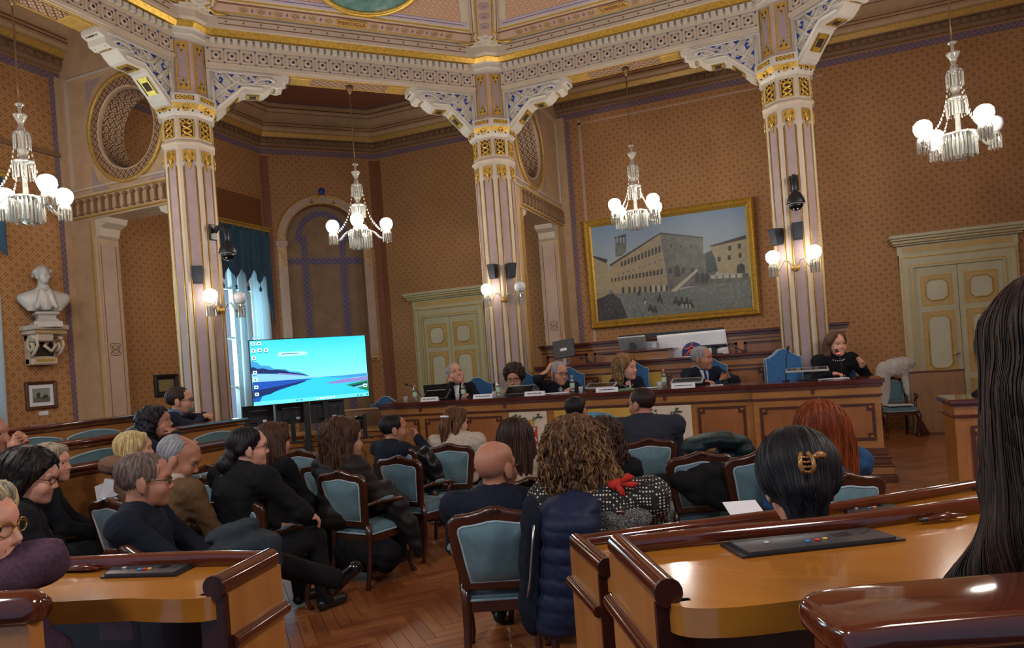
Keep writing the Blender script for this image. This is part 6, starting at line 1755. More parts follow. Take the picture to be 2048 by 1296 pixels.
# ================================================================ PEOPLE
C = clothmat
navy = C('cloth_navy','161b28'); blackc = C('cloth_black','121317'); darkcoat = C('cloth_darkcoat','16181d'); grey_suit = C('cloth_grey_suit','2a2e38',.2,90)
beige = C('cloth_beige','a08e78'); cream = C('cloth_cream','b5ac9c'); brown = C('cloth_brown_jacket','5e4830'); purple = C('cloth_purple_fleece','44303f',.35,120)
bluegrey = C('cloth_blue_shirt','5a6a88'); teal_coat = C('cloth_grey_teal','232d35'); taupe = C('cloth_beige_blazer','8f8672'); mohair = C('cloth_blue_mohair','2a4a72',.4,110); jeans = C('cloth_jeans','1c2634')
t = NT('cloth_dotted'); uv = t.coord('Object',(1,1,1)); v = t.new('ShaderNodeTexVoronoi'); v.inputs['Scale'].default_value = 60; v.inputs['Randomness'].default_value = .18; t.l.new(uv, v.inputs['Vector'])
dotted = t.out(t.mix(t.math('LESS_THAN', v.outputs['Distance'], .31), lin('101012'), lin('cfcbc2')), .8)
t = NT('cloth_tweed'); nz = t.noise(t.coord('Object'), 150, 2, .8); tweed = t.out(t.ramp(nz, [(.44, lin('17181a')), (.60, lin('7a7a78'))]), .95)
def extra_mesh(per, Mh, hs, name, m, mat, s=True):
    o = m.build(name, mat, per); o.matrix_local = Mh @ Matrix.Scale(hs,4) if s else Matrix(); return o
def collar(per, nb, up, r, col, name='collar', h=.05):
    m = MB(); rings = []
    for k, (rr, z) in enumerate(((r,-.03),(r*1.02,h*.4),(r*1.10,h),(r*1.2,h*.5),(r*1.3,-.02))):
        rings.append([(nb.x+rr*math.cos(q*PI/9), nb.y+rr*math.sin(q*PI/9)*.95, nb.z+z-.012*math.sin(q*PI/9)) for q in range(18)])
    m.loft(rings,0,True,False); m.build(name, col, per)
def shirt_front(per, P, nb, up, col, tie=None, w=.05, L=.26, d=.135):
    m = MB(); a = nb - up*.02; pts = []
    def g(u, v_): p = nb - up*(.01+L*v_); return (( (u-.5)*2*w*(1-v_*.75)), p.y+d*(.62+.5*math.sin(min(1,v_*1.6)*PI/2)) + .006*(1-(2*u-1)**2), p.z)
    m.grid(g,8,8,0,.006); m.build('shirt_front', col, per)
    if tie is not None:
        m = MB()
        def g2(u, v_): p = nb - up*(.015+L*v_); return ((u-.5)*.03*(.8+v_*.9), p.y+d*(.62+.5*math.sin(min(1,v_*1.6)*PI/2))+.014, p.z)
        m.grid(g2,4,8,0,.008); m.build('tie', tie, per)

# --- platform
r = person('silver-haired man in a dark jacket leaning his cheek on his hand, gazing upwards', 911,750,10.9,45, body=175, head=158, pitch=20, roll=8, hair='short', hcol='grey', top=C('cloth_black_jacket','14161c'), bs=1.08, lean=4, vox=.0078, tvox=.013,
       hands={1:((.07,.17,1.43),(-.15,.1,1),(-.3,-.8,0),(.5,.6,-1)), -1:((-.16,.36,1.23),(.4,.8,0),(0,0,-1),(-.7,-.3,-.6))}, seat=.84, skin='mid')
shirt_front(r[0],r[4],r[3],r[5],M['white']); collar(r[0],r[3],r[5],.075,bluegrey)
r = person('curly dark-haired person in glasses and a beige blazer behind a tilted screen', 1029,757,10.65,48, body=180, head=-168, pitch=-10, hair='short', hcol='dark', hopt=dict(vol=.025,curl=.012,line=.01), top=taupe, bs=1.0, lean=6, vox=.0078, tvox=.013, skin='mid', male=False, glass=True, seat=.84,
       hands={1:((.14,.38,1.24),(-.3,.9,0),(0,0,-1),(1,0,-.3)), -1:((-.1,.36,1.24),(.3,.9,0),(0,0,-1),(-1,0,-.3))}); shirt_front(r[0],r[4],r[3],r[5],blackc)
r = person('grey-haired man in glasses and dark jacket propping his head on his right hand', 1118,748,10.45,45, body=178, head=150, pitch=-6, roll=-6, hair='short', hcol='grey', top=C('cloth_black_jacket','14161c'), bs=1.1, lean=8, vox=.0078, tvox=.013, skin='mid', glass=True, seat=.84,
       hands={1:((.17,.10,1.52),(-.5,-.1,.9),(-.6,-.3,-.3),(.7,.5,-1)), -1:((-.12,.34,1.22),(.5,.8,0),(0,0,-1),(-1,0,-.4))})
shirt_front(r[0],r[4],r[3],r[5],bluegrey,M['grey']); collar(r[0],r[3],r[5],.075,bluegrey)
r = person('woman with wavy light-brown hair, navy jacket and a pearl necklace turning right', 1252,737,10.15,47, body=175, head=128, hair='bob', hcol='honey', hopt=dict(len=.15,vol=.02,curl=.006), top=navy, bs=1.04, male=False, lean=3, vox=.0078, tvox=.013, skin='fair', seat=.84, strand=dict(n=140,cols=['honey','ash'],r=.005,wig=.004,seg=12), tall=.04)
shirt_front(r[0],r[4],r[3],r[5],SK['fair']); m = MB()
for q in range(20): a = PI*q/19; m.sphere((r[3].x+.085*math.cos(a), r[3].y+.03+.125*math.sin(a), r[3].z-.02-.12*math.sin(a)), .008, 6, 4)
m.build('pearl_necklace', M['marble'], r[0])
r = person('grey-haired man in a navy suit, pale shirt and blue tie looking right', 1404,718,9.9,45, body=172, head=132, hair='short', hcol='grey', top=navy, bs=1.1, lean=4, vox=.0078, tvox=.013, skin='tan', seat=.84,
       hands={1:((.1,.36,1.22),(-.4,.8,0),(0,0,-1),(1,0,-.3)), -1:((-.14,.38,1.24),(-.5,.6,.4),(.6,.4,-.3),(-1,0,-.3))})
shirt_front(r[0],r[4],r[3],r[5],C('cloth_pale_shirt','a8b2c6'),C('tie_blue','1c2f52'),.065); collar(r[0],r[3],r[5],.075,C('cloth_pale_shirt','a8b2c6'))
r = person('woman speaking into a lit microphone, black top with a beaded neckline', 1672,690,9.25,46, body=180, head=172, hair='bob', hcol='chest', hopt=dict(len=.17,line=.0,w=.082), top=blackc, bs=1.12, male=False, lean=8, vox=.0078, tvox=.012, skin='fair', seat=.84, tall=.02, bulk=1.15,
       hands={1:((.20,.40,1.23),(-.5,.7,.0),(0,0,-1),(.7,-.3,-.6)), -1:((-.22,.34,1.30),(.2,.6,.7),(.9,.2,0),(-.7,-.3,-.9))})
m = MB()
for q in range(24): a = 2*PI*q/24; m.sphere((r[3].x+.105*math.cos(a), r[3].y+.025+.105*math.sin(a), r[3].z-.03-.045*math.sin(a)), .010, 6, 4)
m.build('beaded_neckline', M['marble'], r[0])

# --- benches at the left
r = person('man in glasses with a goatee and navy blazer leaning on the middle bench', 360,803,8.2,52, body=75, head=72, hair='short', hcol='dark', top=navy, bs=1.05, lean=14, vox=.009, tvox=.014, skin='mid', glass=GLF, beard=True, facehair='salt', seat=.78,
       hands={1:((.06,.40,1.31),(-.6,.6,0),(0,0,-1),(1,0,-.4)), -1:((-.10,.42,1.32),(.6,.5,.1),(0,0,-1),(-1,.1,-.2))}); collar(r[0],r[3],r[5],.075,bluegrey)
r = person('dark curly-haired man resting his mouth against his hand, wearing a watch', 312,848,6.85,61, body=70, head=78, pitch=8, hair='bob', hcol='black', hopt=dict(len=.09,vol=.015,curl=.012,back=.05), top=C('cloth_dark_jumper','171a26'), bs=1.05, lean=16, vox=.008, tvox=.014, skin='tan', seat=.62,
       hands={1:((.13,.38,1.25),(-.6,-.65,.35),(-.3,-.3,-.9),(1,.4,-.9)), -1:((-.16,.42,1.13),(.5,.8,0),(0,0,-1),(-1,0,-.3))}, handcurl=.35)
el, wr = r[6][1][0], r[6][1][1]; d = (wr-el).normalized(); u = d.orthogonal().normalized(); w2 = d.cross(u); c = el.lerp(wr,.93)
m = MB(); m.tube([c+(u*math.cos(q*PI/6)+w2*math.sin(q*PI/6))*.040 for q in range(12)], .011, 6, closed=True); m.build('watch_strap', M['black'], r[0])

# --- left edge and left block
r = person('man at the left edge holding clasped hands before his mouth', -22,872,4.5,78, body=88, head=85, hair='short', hcol='dark', top=darkcoat, lean=10, vox=.008, tvox=.014, skin='tan', seat=.60,
       hands={1:((.03,.33,1.37),(-.2,.3,.9),(-.9,0,.2),(1,.4,-.8)), -1:((-.03,.34,1.36),(.2,.5,.8),(.9,0,.2),(-1,.4,-.8))}, handcurl=.8)
r = person('grey-blond woman in profile with a dark coat and a pink scarf', 104,930,5.1,72, body=60, head=84, male=False, hair='bob', hcol='ash', hopt=dict(len=.07,vol=.012,back=.05), top=darkcoat, lean=4, vox=.008, skin='fair', seat=.46, strand=dict(n=160,cols=['ash','grey'],r=.004,seg=10))
m = MB(); m.tube([(r[3].x+.075*math.cos(q*PI/7), r[3].y+.03+.08*math.sin(q*PI/7), r[3].z+.035+.01*math.sin(q*2.1)) for q in range(14)], .026, 8, closed=True); m.build('scarf', C('cloth_pink','8a3550'), r[0])
r = person('black-haired woman in glasses and black coat, head bowed, behind the lower left desk', 62,958,3.75,98, body=55, head=72, pitch=-12, male=False, hair='bob', hcol='black', hopt=dict(len=.045,vol=.022,back=.05,curl=.005), top=darkcoat, lean=8, vox=.007, skin='fair', glass=True, seat=.46, bs=1.1, bulk=1.1, strand=dict(n=160,cols=['black','dark'],r=.004,seg=9,wig=.003))
r = person('man with cropped hair, round glasses and navy jacket, legs crossed towards the aisle', 290,964,3.75,104, body=76, head=64, pitch=-4, hair='short', hcol='gingergrey', hopt=dict(line=.004), top=navy, lean=-6, vox=.007, tvox=.011, skin='tan', glass=True, seat=.46, bs=1.12, strand=dict(n=600,cols=['gingergrey','salt'],r=.0016,seg=4,step=.011,lift=.0005), cross=1, legs=C('cloth_black_trousers','101114'), bulk=1.08,
       hands={1:((.16,.42,.62),(-.3,.9,0),(0,0,-1),(1,0,-.4)), -1:((-.12,.36,.62),(.3,.9,0),(0,0,-1),(-1,0,-.4))})
NAVYMAN = r
r = person('blonde woman with a brown padded hood on her shoulders, papers beside her', 270,901,5.5,66, body=45, head=62, male=False, hair='bob', hcol='blond', hopt=dict(len=.07,back=.05,vol=.006), top=C('cloth_tan_down','6e5444'), lean=4, vox=.008, skin='fair', seat=.46, strand=dict(n=140,cols=['blond'],r=.004,seg=10))
fh = Field((-.24,-.26,-.12),(.24,.2,.14),.012); fh.ell((0,-.08,0),(.17,.11,.075),None,.03); fh.ell((0,.0,-.03),(.19,.13,.06),None,.04); fh.carve((0,.06,.05),(.10,.11,.09),None,.02); fh.wave(.008, lambda x,y,z: -np.abs(np.sin(z*40+x*6))+.4)
fh.build('padded_hood', C('cloth_tan_down','6e5444'), r[0], Matrix.Translation(r[3]+Vector((0,-.02,.03))))
r = person('balding grey man in a brown jacket looking down at his lap', 356,920,4.6,86, body=30, head=74, pitch=-26, hair='balding', hcol='grey', top=brown, lean=10, vox=.007, tvox=.012, skin='tan', seat=.46, bs=1.06)
collar(r[0],r[3],r[5],.075,cream)
r = person('woman with a low dark bun, dark glasses and a black jumper', 497,898,4.75,77, body=36, head=62, male=False, hair='bun', hcol='black', hopt=dict(bun=(0,-.125,-.075),bunr=.055), top=blackc, lean=8, vox=.0065, tvox=.011, skin='fair', glass=True, seat=.46, bs=1.15, bulk=1.25,
       hands={1:((.17,.40,.74),(.3,.9,-.3),(-.3,0,-1),(1,0,-.4)), -1:((-.12,.4,.62),(.3,.9,0),(0,0,-1),(-1,0,-.4))})
m = MB(); m.tube([r[3]+Vector(p) for p in ((-.06,-.115,-.03),(-.10,-.13,-.09),(-.15,-.145,-.15))], .008, 6); m.build('pale_strap', cream, r[0])
r = person('woman with shoulder-length brown hair in black, turned away toward the television', 547,884,5.6,72, body=30, head=28, male=False, hair='long', hcol='brown', hopt=dict(len=.17,back=.07), top=blackc, lean=6, vox=.008, skin='fair', seat=.46, bs=1.08, strand=dict(n=220,cols=['brown','chest'],r=.004,seg=15))
r = person('woman with wavy brown hair and a cream jumper, dark coat round her', 687,884,5.8,80, body=34, head=52, male=False, hair='long', hcol='brown', hopt=dict(len=.20,back=.07,vol=.02,w=.11,curl=.006), top=C('cloth_dark_down','221e1e',.15,30,.6), topname='padded_coat', puffy=.008, lean=6, vox=.007, skin='mid', seat=.46, bs=1.1, strand=dict(n=700,cols=['brown','chest','dark','chest'],r=.0026,wig=.0035,freq=.7,seg=17))
fh = Field((-.30,-.22,-.18),(.30,.22,.10),.012); fh.cone((0,0,-.02),(.17,-.02,-.075),.085,.082,.03); fh.cone((0,0,-.02),(-.16,-.03,-.085),.075,.06,.03); fh.ell((0,0,.0),(.085,.09,.06),None,.03)
fh.build('cream_jumper', cream, r[0], Matrix.Translation(r[3]+Vector((0,.0,-.02))))
r = person('dark-haired man in a navy suit resting his chin on his knuckles', 788,860,7.15,56, body=45, head=68, hair='short', hcol='black', top=navy, lean=10, vox=.008, skin='tan', seat=.46, bs=1.08,
       hands={1:((.20,.26,1.0),(-.6,.4,.3),(-.5,-.6,0),(.8,.5,-.8)), -1:((-.1,.38,.62),(.3,.9,0),(0,0,-1),(-1,0,-.4))}, handcurl=.9)
el, wr = r[6][1]  [0], r[6][1][1]; m = MB(); m.tube([el.lerp(wr,.84), el.lerp(wr,.99)], .040, 10); m.build('shirt_cuff', C('cloth_pale_shirt','a8b2c6'), r[0])
r = person('woman in a cream jumper with light brown hair tied back by a white clip', 912,845,7.25,56, body=5, head=38, pitch=-10, male=False, hair='pony', hcol='chest', top=cream, lean=12, vox=.008, skin='fair', seat=.46, bs=1.12, bulk=1.15, strand=dict(n=160,cols=['chest','honey'],r=.004,seg=14))
m = MB(); m.bbox(-.04,.04,-.15,-.125,.03,.045,.005); extra_mesh(r[0],r[1],r[2],'hair_clip',m,M['white'])
# --- right block
r = person('bald man in a navy jumper and glasses with his back to the picture', 992,938,4.05,104, body=8, head=34, hair=None, hcol='dark', top=navy, lean=2, vox=.007, tvox=.011, skin='tan', glass=True, seat=.46, bs=1.10, bulk=1.15)
r = person('woman with long straight dark hair and a beige ribbed jumper, second row', 1032,880,5.0,80, body=8, head=14, male=False, hair='long', hcol='dark', hopt=dict(len=.30,back=.08,w=.095), top=beige, lean=4, vox=.007, skin='fair', seat=.46, bs=1.0, strand=dict(n=320,cols=['dark','brown'],r=.004,seg=24,step=.016))
r = person('woman with a big cloud of curly highlighted hair and a black dotted blouse', 1158,918,3.85,112, body=14, head=18, roll=-8, nbx=.10, male=False, hair='curly', hcol='chest', hopt=dict(len=.19,vol=.05,w=.135,back=.09,curl=.016), top=dotted, topname='dotted_blouse', lean=10, vox=.0075, tvox=.010, skin='fair', seat=.46, bs=1.18, bulk=1.42,
       strand=dict(n=900,cols=['chest','honey','brown','chest','honey'],r=.0033,wig=.012,freq=1.15,seg=16,step=.013,lift=.006))
CURLY = r
m = MB(); m.tube([(r[3].x+.10*math.cos(R(a)), r[3].y-.01+.10*math.sin(R(a)), r[3].z+.02+.012*math.sin(a)) for a in range(0,360,24)], .026, 8, closed=True)

for pts_, rr_ in (([(.06,-.10,.02),(.12,-.16,.03),(.16,-.17,.05)],[.02,.03,.018]),([(.15,-.17,.045),(.19,-.18,.075),(.215,-.17,.07)],[.018,.022,.004]),([(.15,-.17,.045),(.20,-.175,.03),(.235,-.16,.035)],[.018,.018,.003]),([(.13,-.17,.03),(.15,-.185,-.01),(.16,-.18,-.03)],[.018,.016,.004])):
    m.tube([r[3]+Vector(p) for p in pts_], rr_, 7)
m.build('red_scarf', C('cloth_red','b03028'), r[0])
r = person('woman with loose dark brown curls half hidden behind the curly blonde head', 1210,884,5.05,80, body=5, head=12, male=False, hair='curly', hcol='dark', hopt=dict(len=.17,vol=.02,w=.10,curl=.01), top=blackc, lean=4, vox=.008, skin='fair', seat=.46, strand=dict(n=260,cols=['dark','brown'],r=.004,wig=.010,freq=1.2,seg=15,step=.013))
r = person('balding dark-haired man in glasses with a pale collar, front row', 1153,823,6.7,57, body=5, head=28, hair='balding', hcol='black', top=C('cloth_black_jacket','14161c'), lean=4, vox=.008, skin='tan', glass=True, seat=.46, bs=1.05); collar(r[0],r[3],r[5],.08,C('cloth_pale_shirt','a8b2c6'))
r = person('man in a dark grey suit seen from behind, glasses, turning left', 1283,809,6.4,60, body=3, head=-38, hair='short', hcol='dark', top=grey_suit, lean=6, vox=.008, skin='tan', glass=True, seat=.46, bs=1.18, bulk=1.2); collar(r[0],r[3],r[5],.08,grey_suit)
r = person('woman with long red hair and a blue mohair cardigan', 1637,862,4.6,96, body=0, head=2, male=False, hair='long', hcol='red', hopt=dict(len=.34,back=.09,w=.12,vol=.02), top=mohair, lean=4, vox=.0075, skin='fair', seat=.46, bs=1.12, bulk=1.15, strand=dict(n=800,cols=['red'],r=.0026,seg=28,step=.016,wig=.002))
r = person('woman with sleek black hair gathered by a tortoiseshell claw clip, glasses', 1597,972,2.02,168, body=-6, head=13, pitch=-24, male=False, hair='bun', hcol='black', hopt=dict(vol=.024,bun=(0,-.115,-.03),bunr=.035,ridge=.001,tail=[((0,-.075,-.02),(0,-.062,-.115),.062,.045)]), top=blackc, lean=8, vox=.007, skin='mid', glass=True, seat=.55, bs=.85, strand=dict(n=900,cols=['black'],r=.0010,seg=14,step=.014,lift=.0004))
m = MB()
for q in (-1,1):
    m.tube([(q*.012,-.155,.055),(q*.02,-.175,.03),(q*.022,-.178,.005),(q*.012,-.165,-.02)], .008, 6)
    for k in range(4): m.tube([(q*.02,-.17,.04-.017*k),(q*.001,-.168,.036-.017*k)], .0045, 5)
m.tube([(.02,-.175,.035),(.05,-.17,.045),(.062,-.165,.04)], [.008,.014,.012], 6)
extra_mesh(r[0],r[1]@Matrix.Translation((0,-.045*r[2],.008)),r[2]*.72,'claw_clip',m,plain('tortoiseshell','8a6236',.2,var=.5,scale=60))
r = person('woman in black with very long dark hair in the right foreground', 2112,722,1.12,285, body=0, head=25, nbx=.20, male=False, hair='long', hcol='dark', hopt=dict(len=.36,back=.055,w=.085,vol=.01,tail=[((-.03,-.08,-.05),(-.05,-.08,-.25),.07,.065),((-.05,-.08,-.25),(-.20,-.03,-.41),.06,.016)], ridge=.0009), top=blackc, lean=4, bulk=.85, hands={1:((.1,.3,.85),(-.3,.9,0),(0,0,-1),(1,0,-.4)), -1:((-.02,.3,.85),(.3,.9,0),(0,0,-1),(-1,0,-.4))}, vox=.008, tvox=.014, skin='fair', seat=.72, bs=.95, strand=dict(n=1300,cols=['dark','dark','brown','black'],r=.0013,seg=40,step=.0165,wig=.001,lift=.0015))
r = person('older grey-blond woman in glasses and a purple fleece at the lower left edge', -54,1066,1.50,180, body=78, head=84, male=False, hair='bob', hcol='ash', hopt=dict(len=.06,back=.05,vol=.012), top=purple, topname='fleece', lean=4, vox=.006, skin='fair', seat=.62, glass=plain('gold_spectacles','b08a3c',.3,.8), bs=.78, legs=jeans, strand=dict(n=240,cols=['ash','grey','blond'],r=.0035,seg=10),
       hands={1:((.0,.0,1.36),(-.5,-.6,.5),(-.5,-.6,0),(.75,.8,-.45)), -1:((-.1,.32,.84),(.3,.9,0),(0,0,-1),(-1,0,-.4))})
# ================================================================ TELEVISION CORNER
def on_y(px, py, y): d = ray(px,py); k = y/d.y; return Vector((d.x*k, y, HC+d.z*k))
def facing(p, q):      # yaw so that local x runs from p to q
    return math.atan2(q.y-p.y, q.x-p.x)
a, b_ = at_d(497,680,9.0), at_d(728,673,9.7); c_, d_ = at_d(510,810,9.0), at_d(738,793,9.7)
TW = (b_-a).xy.length; zt, zb = (a.z+b_.z)/2, (c_.z+d_.z)/2
mid = (a+b_+c_+d_)/4; rz = facing(a, b_)
tv = thing('television', 'large flat television on a black stand showing a bright turquoise lake desktop', 'television', (mid.x, mid.y, 0), rz)
m = MB(); m.bbox(-TW/2-.012,TW/2+.012,.0,.05,zb-.012,zt+.012,.006); m.build('casing', M['black'], tv)
f = frame(0,0,0,(1,0,0))
SQ = quad_inv([(140,165),(1805,92),(1875,960),(215,1105)])
def sp(pts): return [(-TW/2+TW*min(1,max(0,u)), zb+(zt-zb)*min(1,max(0,v))) for u, v in (SQ(x,y) for x,y in pts)]
def scr(name, col, s=1.0): return emit(name, col, s)
t = NT('screen_sky'); spx = t.new('ShaderNodeSeparateXYZ'); t.l.new(t.coord('Object'), spx.inputs[0])
g = t.math('DIVIDE', t.math('SUBTRACT', spx.outputs[2], zb), zt-zb)
t.t.links.new(t.ramp(g, [(.30, lin('8ff0ee')), (.55, lin('6ee6f2')), (1.0, lin('2fd2ee'))]), t.b.inputs['Emission Color']); t.b.inputs['Emission Strength'].default_value = 1.35
SM = [t.out(lin('101820'), .2), scr('screen_water','2cc4ea'), scr('screen_hill_far','3a9cd8',.9), scr('screen_forest','0c2a66',.8), scr('screen_sand','7ec4ee'), scr('screen_deep','1250b4',.9), scr('screen_lilac','8a8ad0',.8), scr('screen_green','148a4a',.7), scr('screen_pale','a8f4f6',1.1), scr('screen_taskbar','66e6ee',1.0), scr('screen_white','e8fcff',1.1), scr('screen_ink','0c5a86',.6)]
m = MB(); m.box(-TW/2,TW/2,zb,zt,0,.002,0,f); ly = [.002]
def S(mi, pts, raw=False):
    ly[0] += .00012; m.prism(pts if raw else sp(pts), .0015, ly[0], mi, f)
S(1,[(190,690),(1000,680),(1200,690),(1850,700),(1880,960),(210,1100)])
S(2,[(165,455),(240,470),(300,520),(410,525),(480,570),(640,575),(700,605),(820,610),(1000,675),(170,640)])
S(3,[(168,550),(200,540),(260,570),(330,560),(420,585),(520,580),(640,595),(700,620),(860,640),(970,668),(900,665),(560,640),(400,640),(170,640)])
S(6,[(540,630),(700,640),(900,662),(700,668),(560,655)])
S(4,[(180,640),(400,640),(600,655),(1000,680),(1160,690),(700,730),(190,765)])
S(5,[(190,765),(700,730),(1040,712),(900,750),(780,800),(560,880),(330,960),(290,1050),(210,1100)])
S(3,[(200,890),(600,810),(900,745),(960,745),(800,800),(560,860),(450,930),(340,960),(205,1000)])
S(1,[(480,920),(800,800),(960,742),(1100,720),(1100,960),(290,1045),(340,975)])
S(2,[(1130,690),(1500,665),(1840,630),(1845,680),(1480,705)]); S(6,[(1230,775),(1500,715),(1850,680),(1850,735),(1560,770),(1300,790)])
S(7,[(1520,805),(1850,735),(1870,890),(1700,850)]); S(3,[(1600,815),(1850,760),(1852,772),(1640,830)]); S(4,[(1640,835),(1855,790),(1858,800),(1690,845)])
S(9,[(213,1050),(1873,910),(1875,960),(215,1105)])
for x in range(6): S(10,[(1090+x*48,992-x*5),(1115+x*48,990-x*5),(1116+x*48,1012-x*5),(1091+x*48,1014-x*5)])
for x, y in ((800,1018),(855,1013),(1690,945),(1740,942),(1835,932)): S(11,[(x,y),(x+26,y-2),(x+27,y+14),(x+1,y+16)])
for x, y in ((160,185),(245,180),(170,285),(255,278),(342,275),(180,390),(195,600),(205,705),(215,812),(225,915),(1785,790)):
    S(10,[(x,y),(x+52,y-3),(x+54,y+42),(x+2,y+45)]); S(11,[(x+14,y+12),(x+38,y+10),(x+39,y+32),(x+15,y+34)]); S(11,[(x,y+56),(x+56,y+53),(x+56,y+60),(x,y+63)])
pill = sp([(545,330),(925,318),(948,340),(935,372),(555,392),(528,370)]); S(8,pill,True); S(11,[(585,352),(820,342),(822,352),(587,362)]); S(11,[(905,344),(925,343),(926,350),(906,351)])
sm = m.build('screen', SM, tv)
m = MB()
for q in (-.09,.17): m.bbox(q-.035,q+.035,.05,.10,.0,zb+.2,.006)
m.bbox(-.35,.43,-.2,.35,.0,.03,.01); m.box(-.2,.3,.05,.09,zb,zt-.2); m.build('stand', M['black'], tv)
# stenographers' table with three monitors seen from behind
dc = at_z(650,866,.80); tb = thing('side_table', 'panelled wooden table behind the television carrying three monitors and cables', 'table', (dc.x, dc.y, 0), rz*.55)
m = MB(); m.box(-.95,1.0,0,.6,.1,.76); m.box(-.97,1.02,.02,.55,0,.1); m.build('carcass', M['oak'], tb)
m = MB(); m.bbox(-1.0,1.05,-.04,.64,.77,.80,.006); m.build('tabletop', M['oak'], tb)
m = MB(); m.box(-.97,1.02,-.015,.0,.68,.695); m.box(-.97,1.02,-.015,.0,.60,.615); m.build('edge_moulding', M['inlay'], tb)
for i, (px, py, w_, an, lb) in enumerate(((516,832,.42,.10,'black monitor seen from behind, leftmost of three under the television'),(583,826,.42,.02,'black monitor seen from behind, middle of three under the television'),(655,822,.46,-.06,'black monitor seen from behind, rightmost of three under the television'))):
    p = at_d(px,py,9.62)
    mo = thing('monitor', lb, 'monitor', (p.x,p.y,.80), rz+an, 'monitors under the television')
    h = .30; z0 = p.z-.80-h/2
    m = MB(); m.bbox(-w_/2,w_/2,-.02,.015,z0,z0+h,.006); m.build('casing', M['black'], mo)
    m = MB(); m.bbox(-w_*.3,w_*.3,-.045,-.018,z0+.05,z0+h-.07,.012); m.build('rear_cover', M['black'], mo)
    m = MB(); m.box(-.03,.03,-.05,-.02,.01,z0+.12); m.bbox(-.11,.11,-.1,.09,0,.014,.004); m.build('stand', M['black'], mo)
    m = MB(); m.box(w_*.12,w_*.24,-.0465,-.045,z0+.06,z0+.09); m.build('sticker', M['white'], mo)
m = MB(); rr = random.Random(4)
for k in range(16):
    x = rr.uniform(-.35,.55); m.tube([(x,-.06,.80),(x+rr.uniform(-.1,.1),-.10,.66),(x+rr.uniform(-.18,.18),-.09,.45),(x+rr.uniform(-.2,.2),-.08,.3),(x*.6,-.06,.12)], .007, 5)
cb = m.build('cable_tangle', M['black'], None, kind='stuff'); cb.location = (dc.x,dc.y,0); cb.rotation_euler = (0,0,rz*.55); tag(cb,'tangle of black cables hanging in front of the side table','cables')
p = at_d(727,830,9.35); cm_ = thing('camera_on_stand', 'small black camera unit on an upright stand right of the television', 'camera', (p.x,p.y,.80), rz)
m = MB(); m.bbox(-.02,.03,-.02,.03,.0,.34,.006); m.build('post', M['black'], cm_)
m = MB(); m.bbox(-.11,-.03,-.05,.05,.14,.32,.015); m.sphere((-.07,-.05,.25),(.03,.03,.03),10,8); m.build('camera_head', M['blackgloss'], cm_)
m = MB(); m.tube([(.0,0,.05),(.10,-.02,.0)], .012, 6); m.tube([(0,0,.05),(-.10,-.04,0)], .012, 6); m.tube([(0,0,.05),(0,.1,0)], .012, 6); m.build('foot', M['black'], cm_)
p = at_d(690,836,9.55); pp_ = thing('paper_stack', 'loose white papers lying right of the monitors', 'papers', (p.x,p.y,.80), rz)
for k in range(4): m = MB(); m.box(-.15,.15,-.1,.1,.002+k*.004,.004+k*.004,0,Matrix.Rotation(k*.35,4,'Z')); m.build('sheet', M['white'], pp_)
m = MB(); m.add([(-.02,0,.02),(.05,.02,.02),(.04,.01,.13),(-.02,0,.022),(.05,.022,.022),(.04,.012,.13)],[(0,1,2),(3,5,4),(0,2,5,3),(1,4,5,2)]); m.build('sheet', M['white'], pp_)

# ================================================================ MARBLE BUST
bs_ = thing('marble_bust', 'white marble bust of a moustached man in a draped coat on a wall bracket', 'bust', (XL+.22,7.04,2.98), -PI/2-.42)
fb_ = Field((-.40,-.30,-.12),(.40,.35,.80),.0075); Mh = Matrix.Translation((0,.06,.50)) @ Matrix.Rotation(.12,4,'Z')
head_prims(fb_, Mh, 1.1, True, True, True)
fb_.cone((0,.02,.25),(0,.04,.45),.075,.065,.04); fb_.ell((0,.03,.12),(.24,.12,.16),None,.06)
for q in (-1,1): fb_.cone((0,.02,.26),(q*.25,.0,.16),.07,.075,.06); fb_.cone((q*.25,.0,.16),(q*.16,.06,-.02),.075,.05,.05); fb_.cone((q*.05,.13,.27),(q*.12,.17,.02),.03,.03,.02)
fb_.cone((0,.12,.22),(0,.15,.02),.05,.06,.04)
fb_.ell((0,.025,.575),(.088,.10,.088),None,.02)
for q in (-1,1):
    for k in range(4): fb_.ell((q*(.085+.012*(k%2)), .05-.035*k, .565-.02*k),(.035,.03,.035),None,.02)
fb_.plane((0,0,-1),.03)
fb_.wave(.005, lambda x,y,z: np.sin(x*30+z*8)*np.sin(y*22+x*18)*(z<.3)); fb_.build('bust', M['marble'], bs_)
for bx_, ex in ((None,None),): pass
m = MB(); m.lathe([(.12,-.05),(.17,-.04),(.19,-.07),(.14,-.09),(.13,-.12),(.18,-.16),(.22,-.17),(.22,-.24),(.02,-.24)], 4, 0, Matrix.Translation((0,.04,0)) @ Matrix.Rotation(PI/4,4,'Z') @ Matrix.Scale(1.15,4), False); m.build('socle', M['marble'], bs_)
wb = thing('wall_bracket', 'carved scroll wall bracket with gilt bands under the marble bust', 'bracket', (XL+.005,7.04,2.74), -PI/2)
m = MB(); m.bbox(-.26,.26,.0,.36,-.07,.0,.01); m.bbox(-.23,.23,.0,.32,-.13,-.07,.01); m.bbox(-.20,.20,.0,.10,-.58,-.13,.01); m.bbox(-.20,.20,.0,.16,-.58,-.47,.02); m.bbox(-.06,.20,.0,.30,-.24,-.12,.02); m.build('bracket_body', M['stone'], wb)
m = MB()
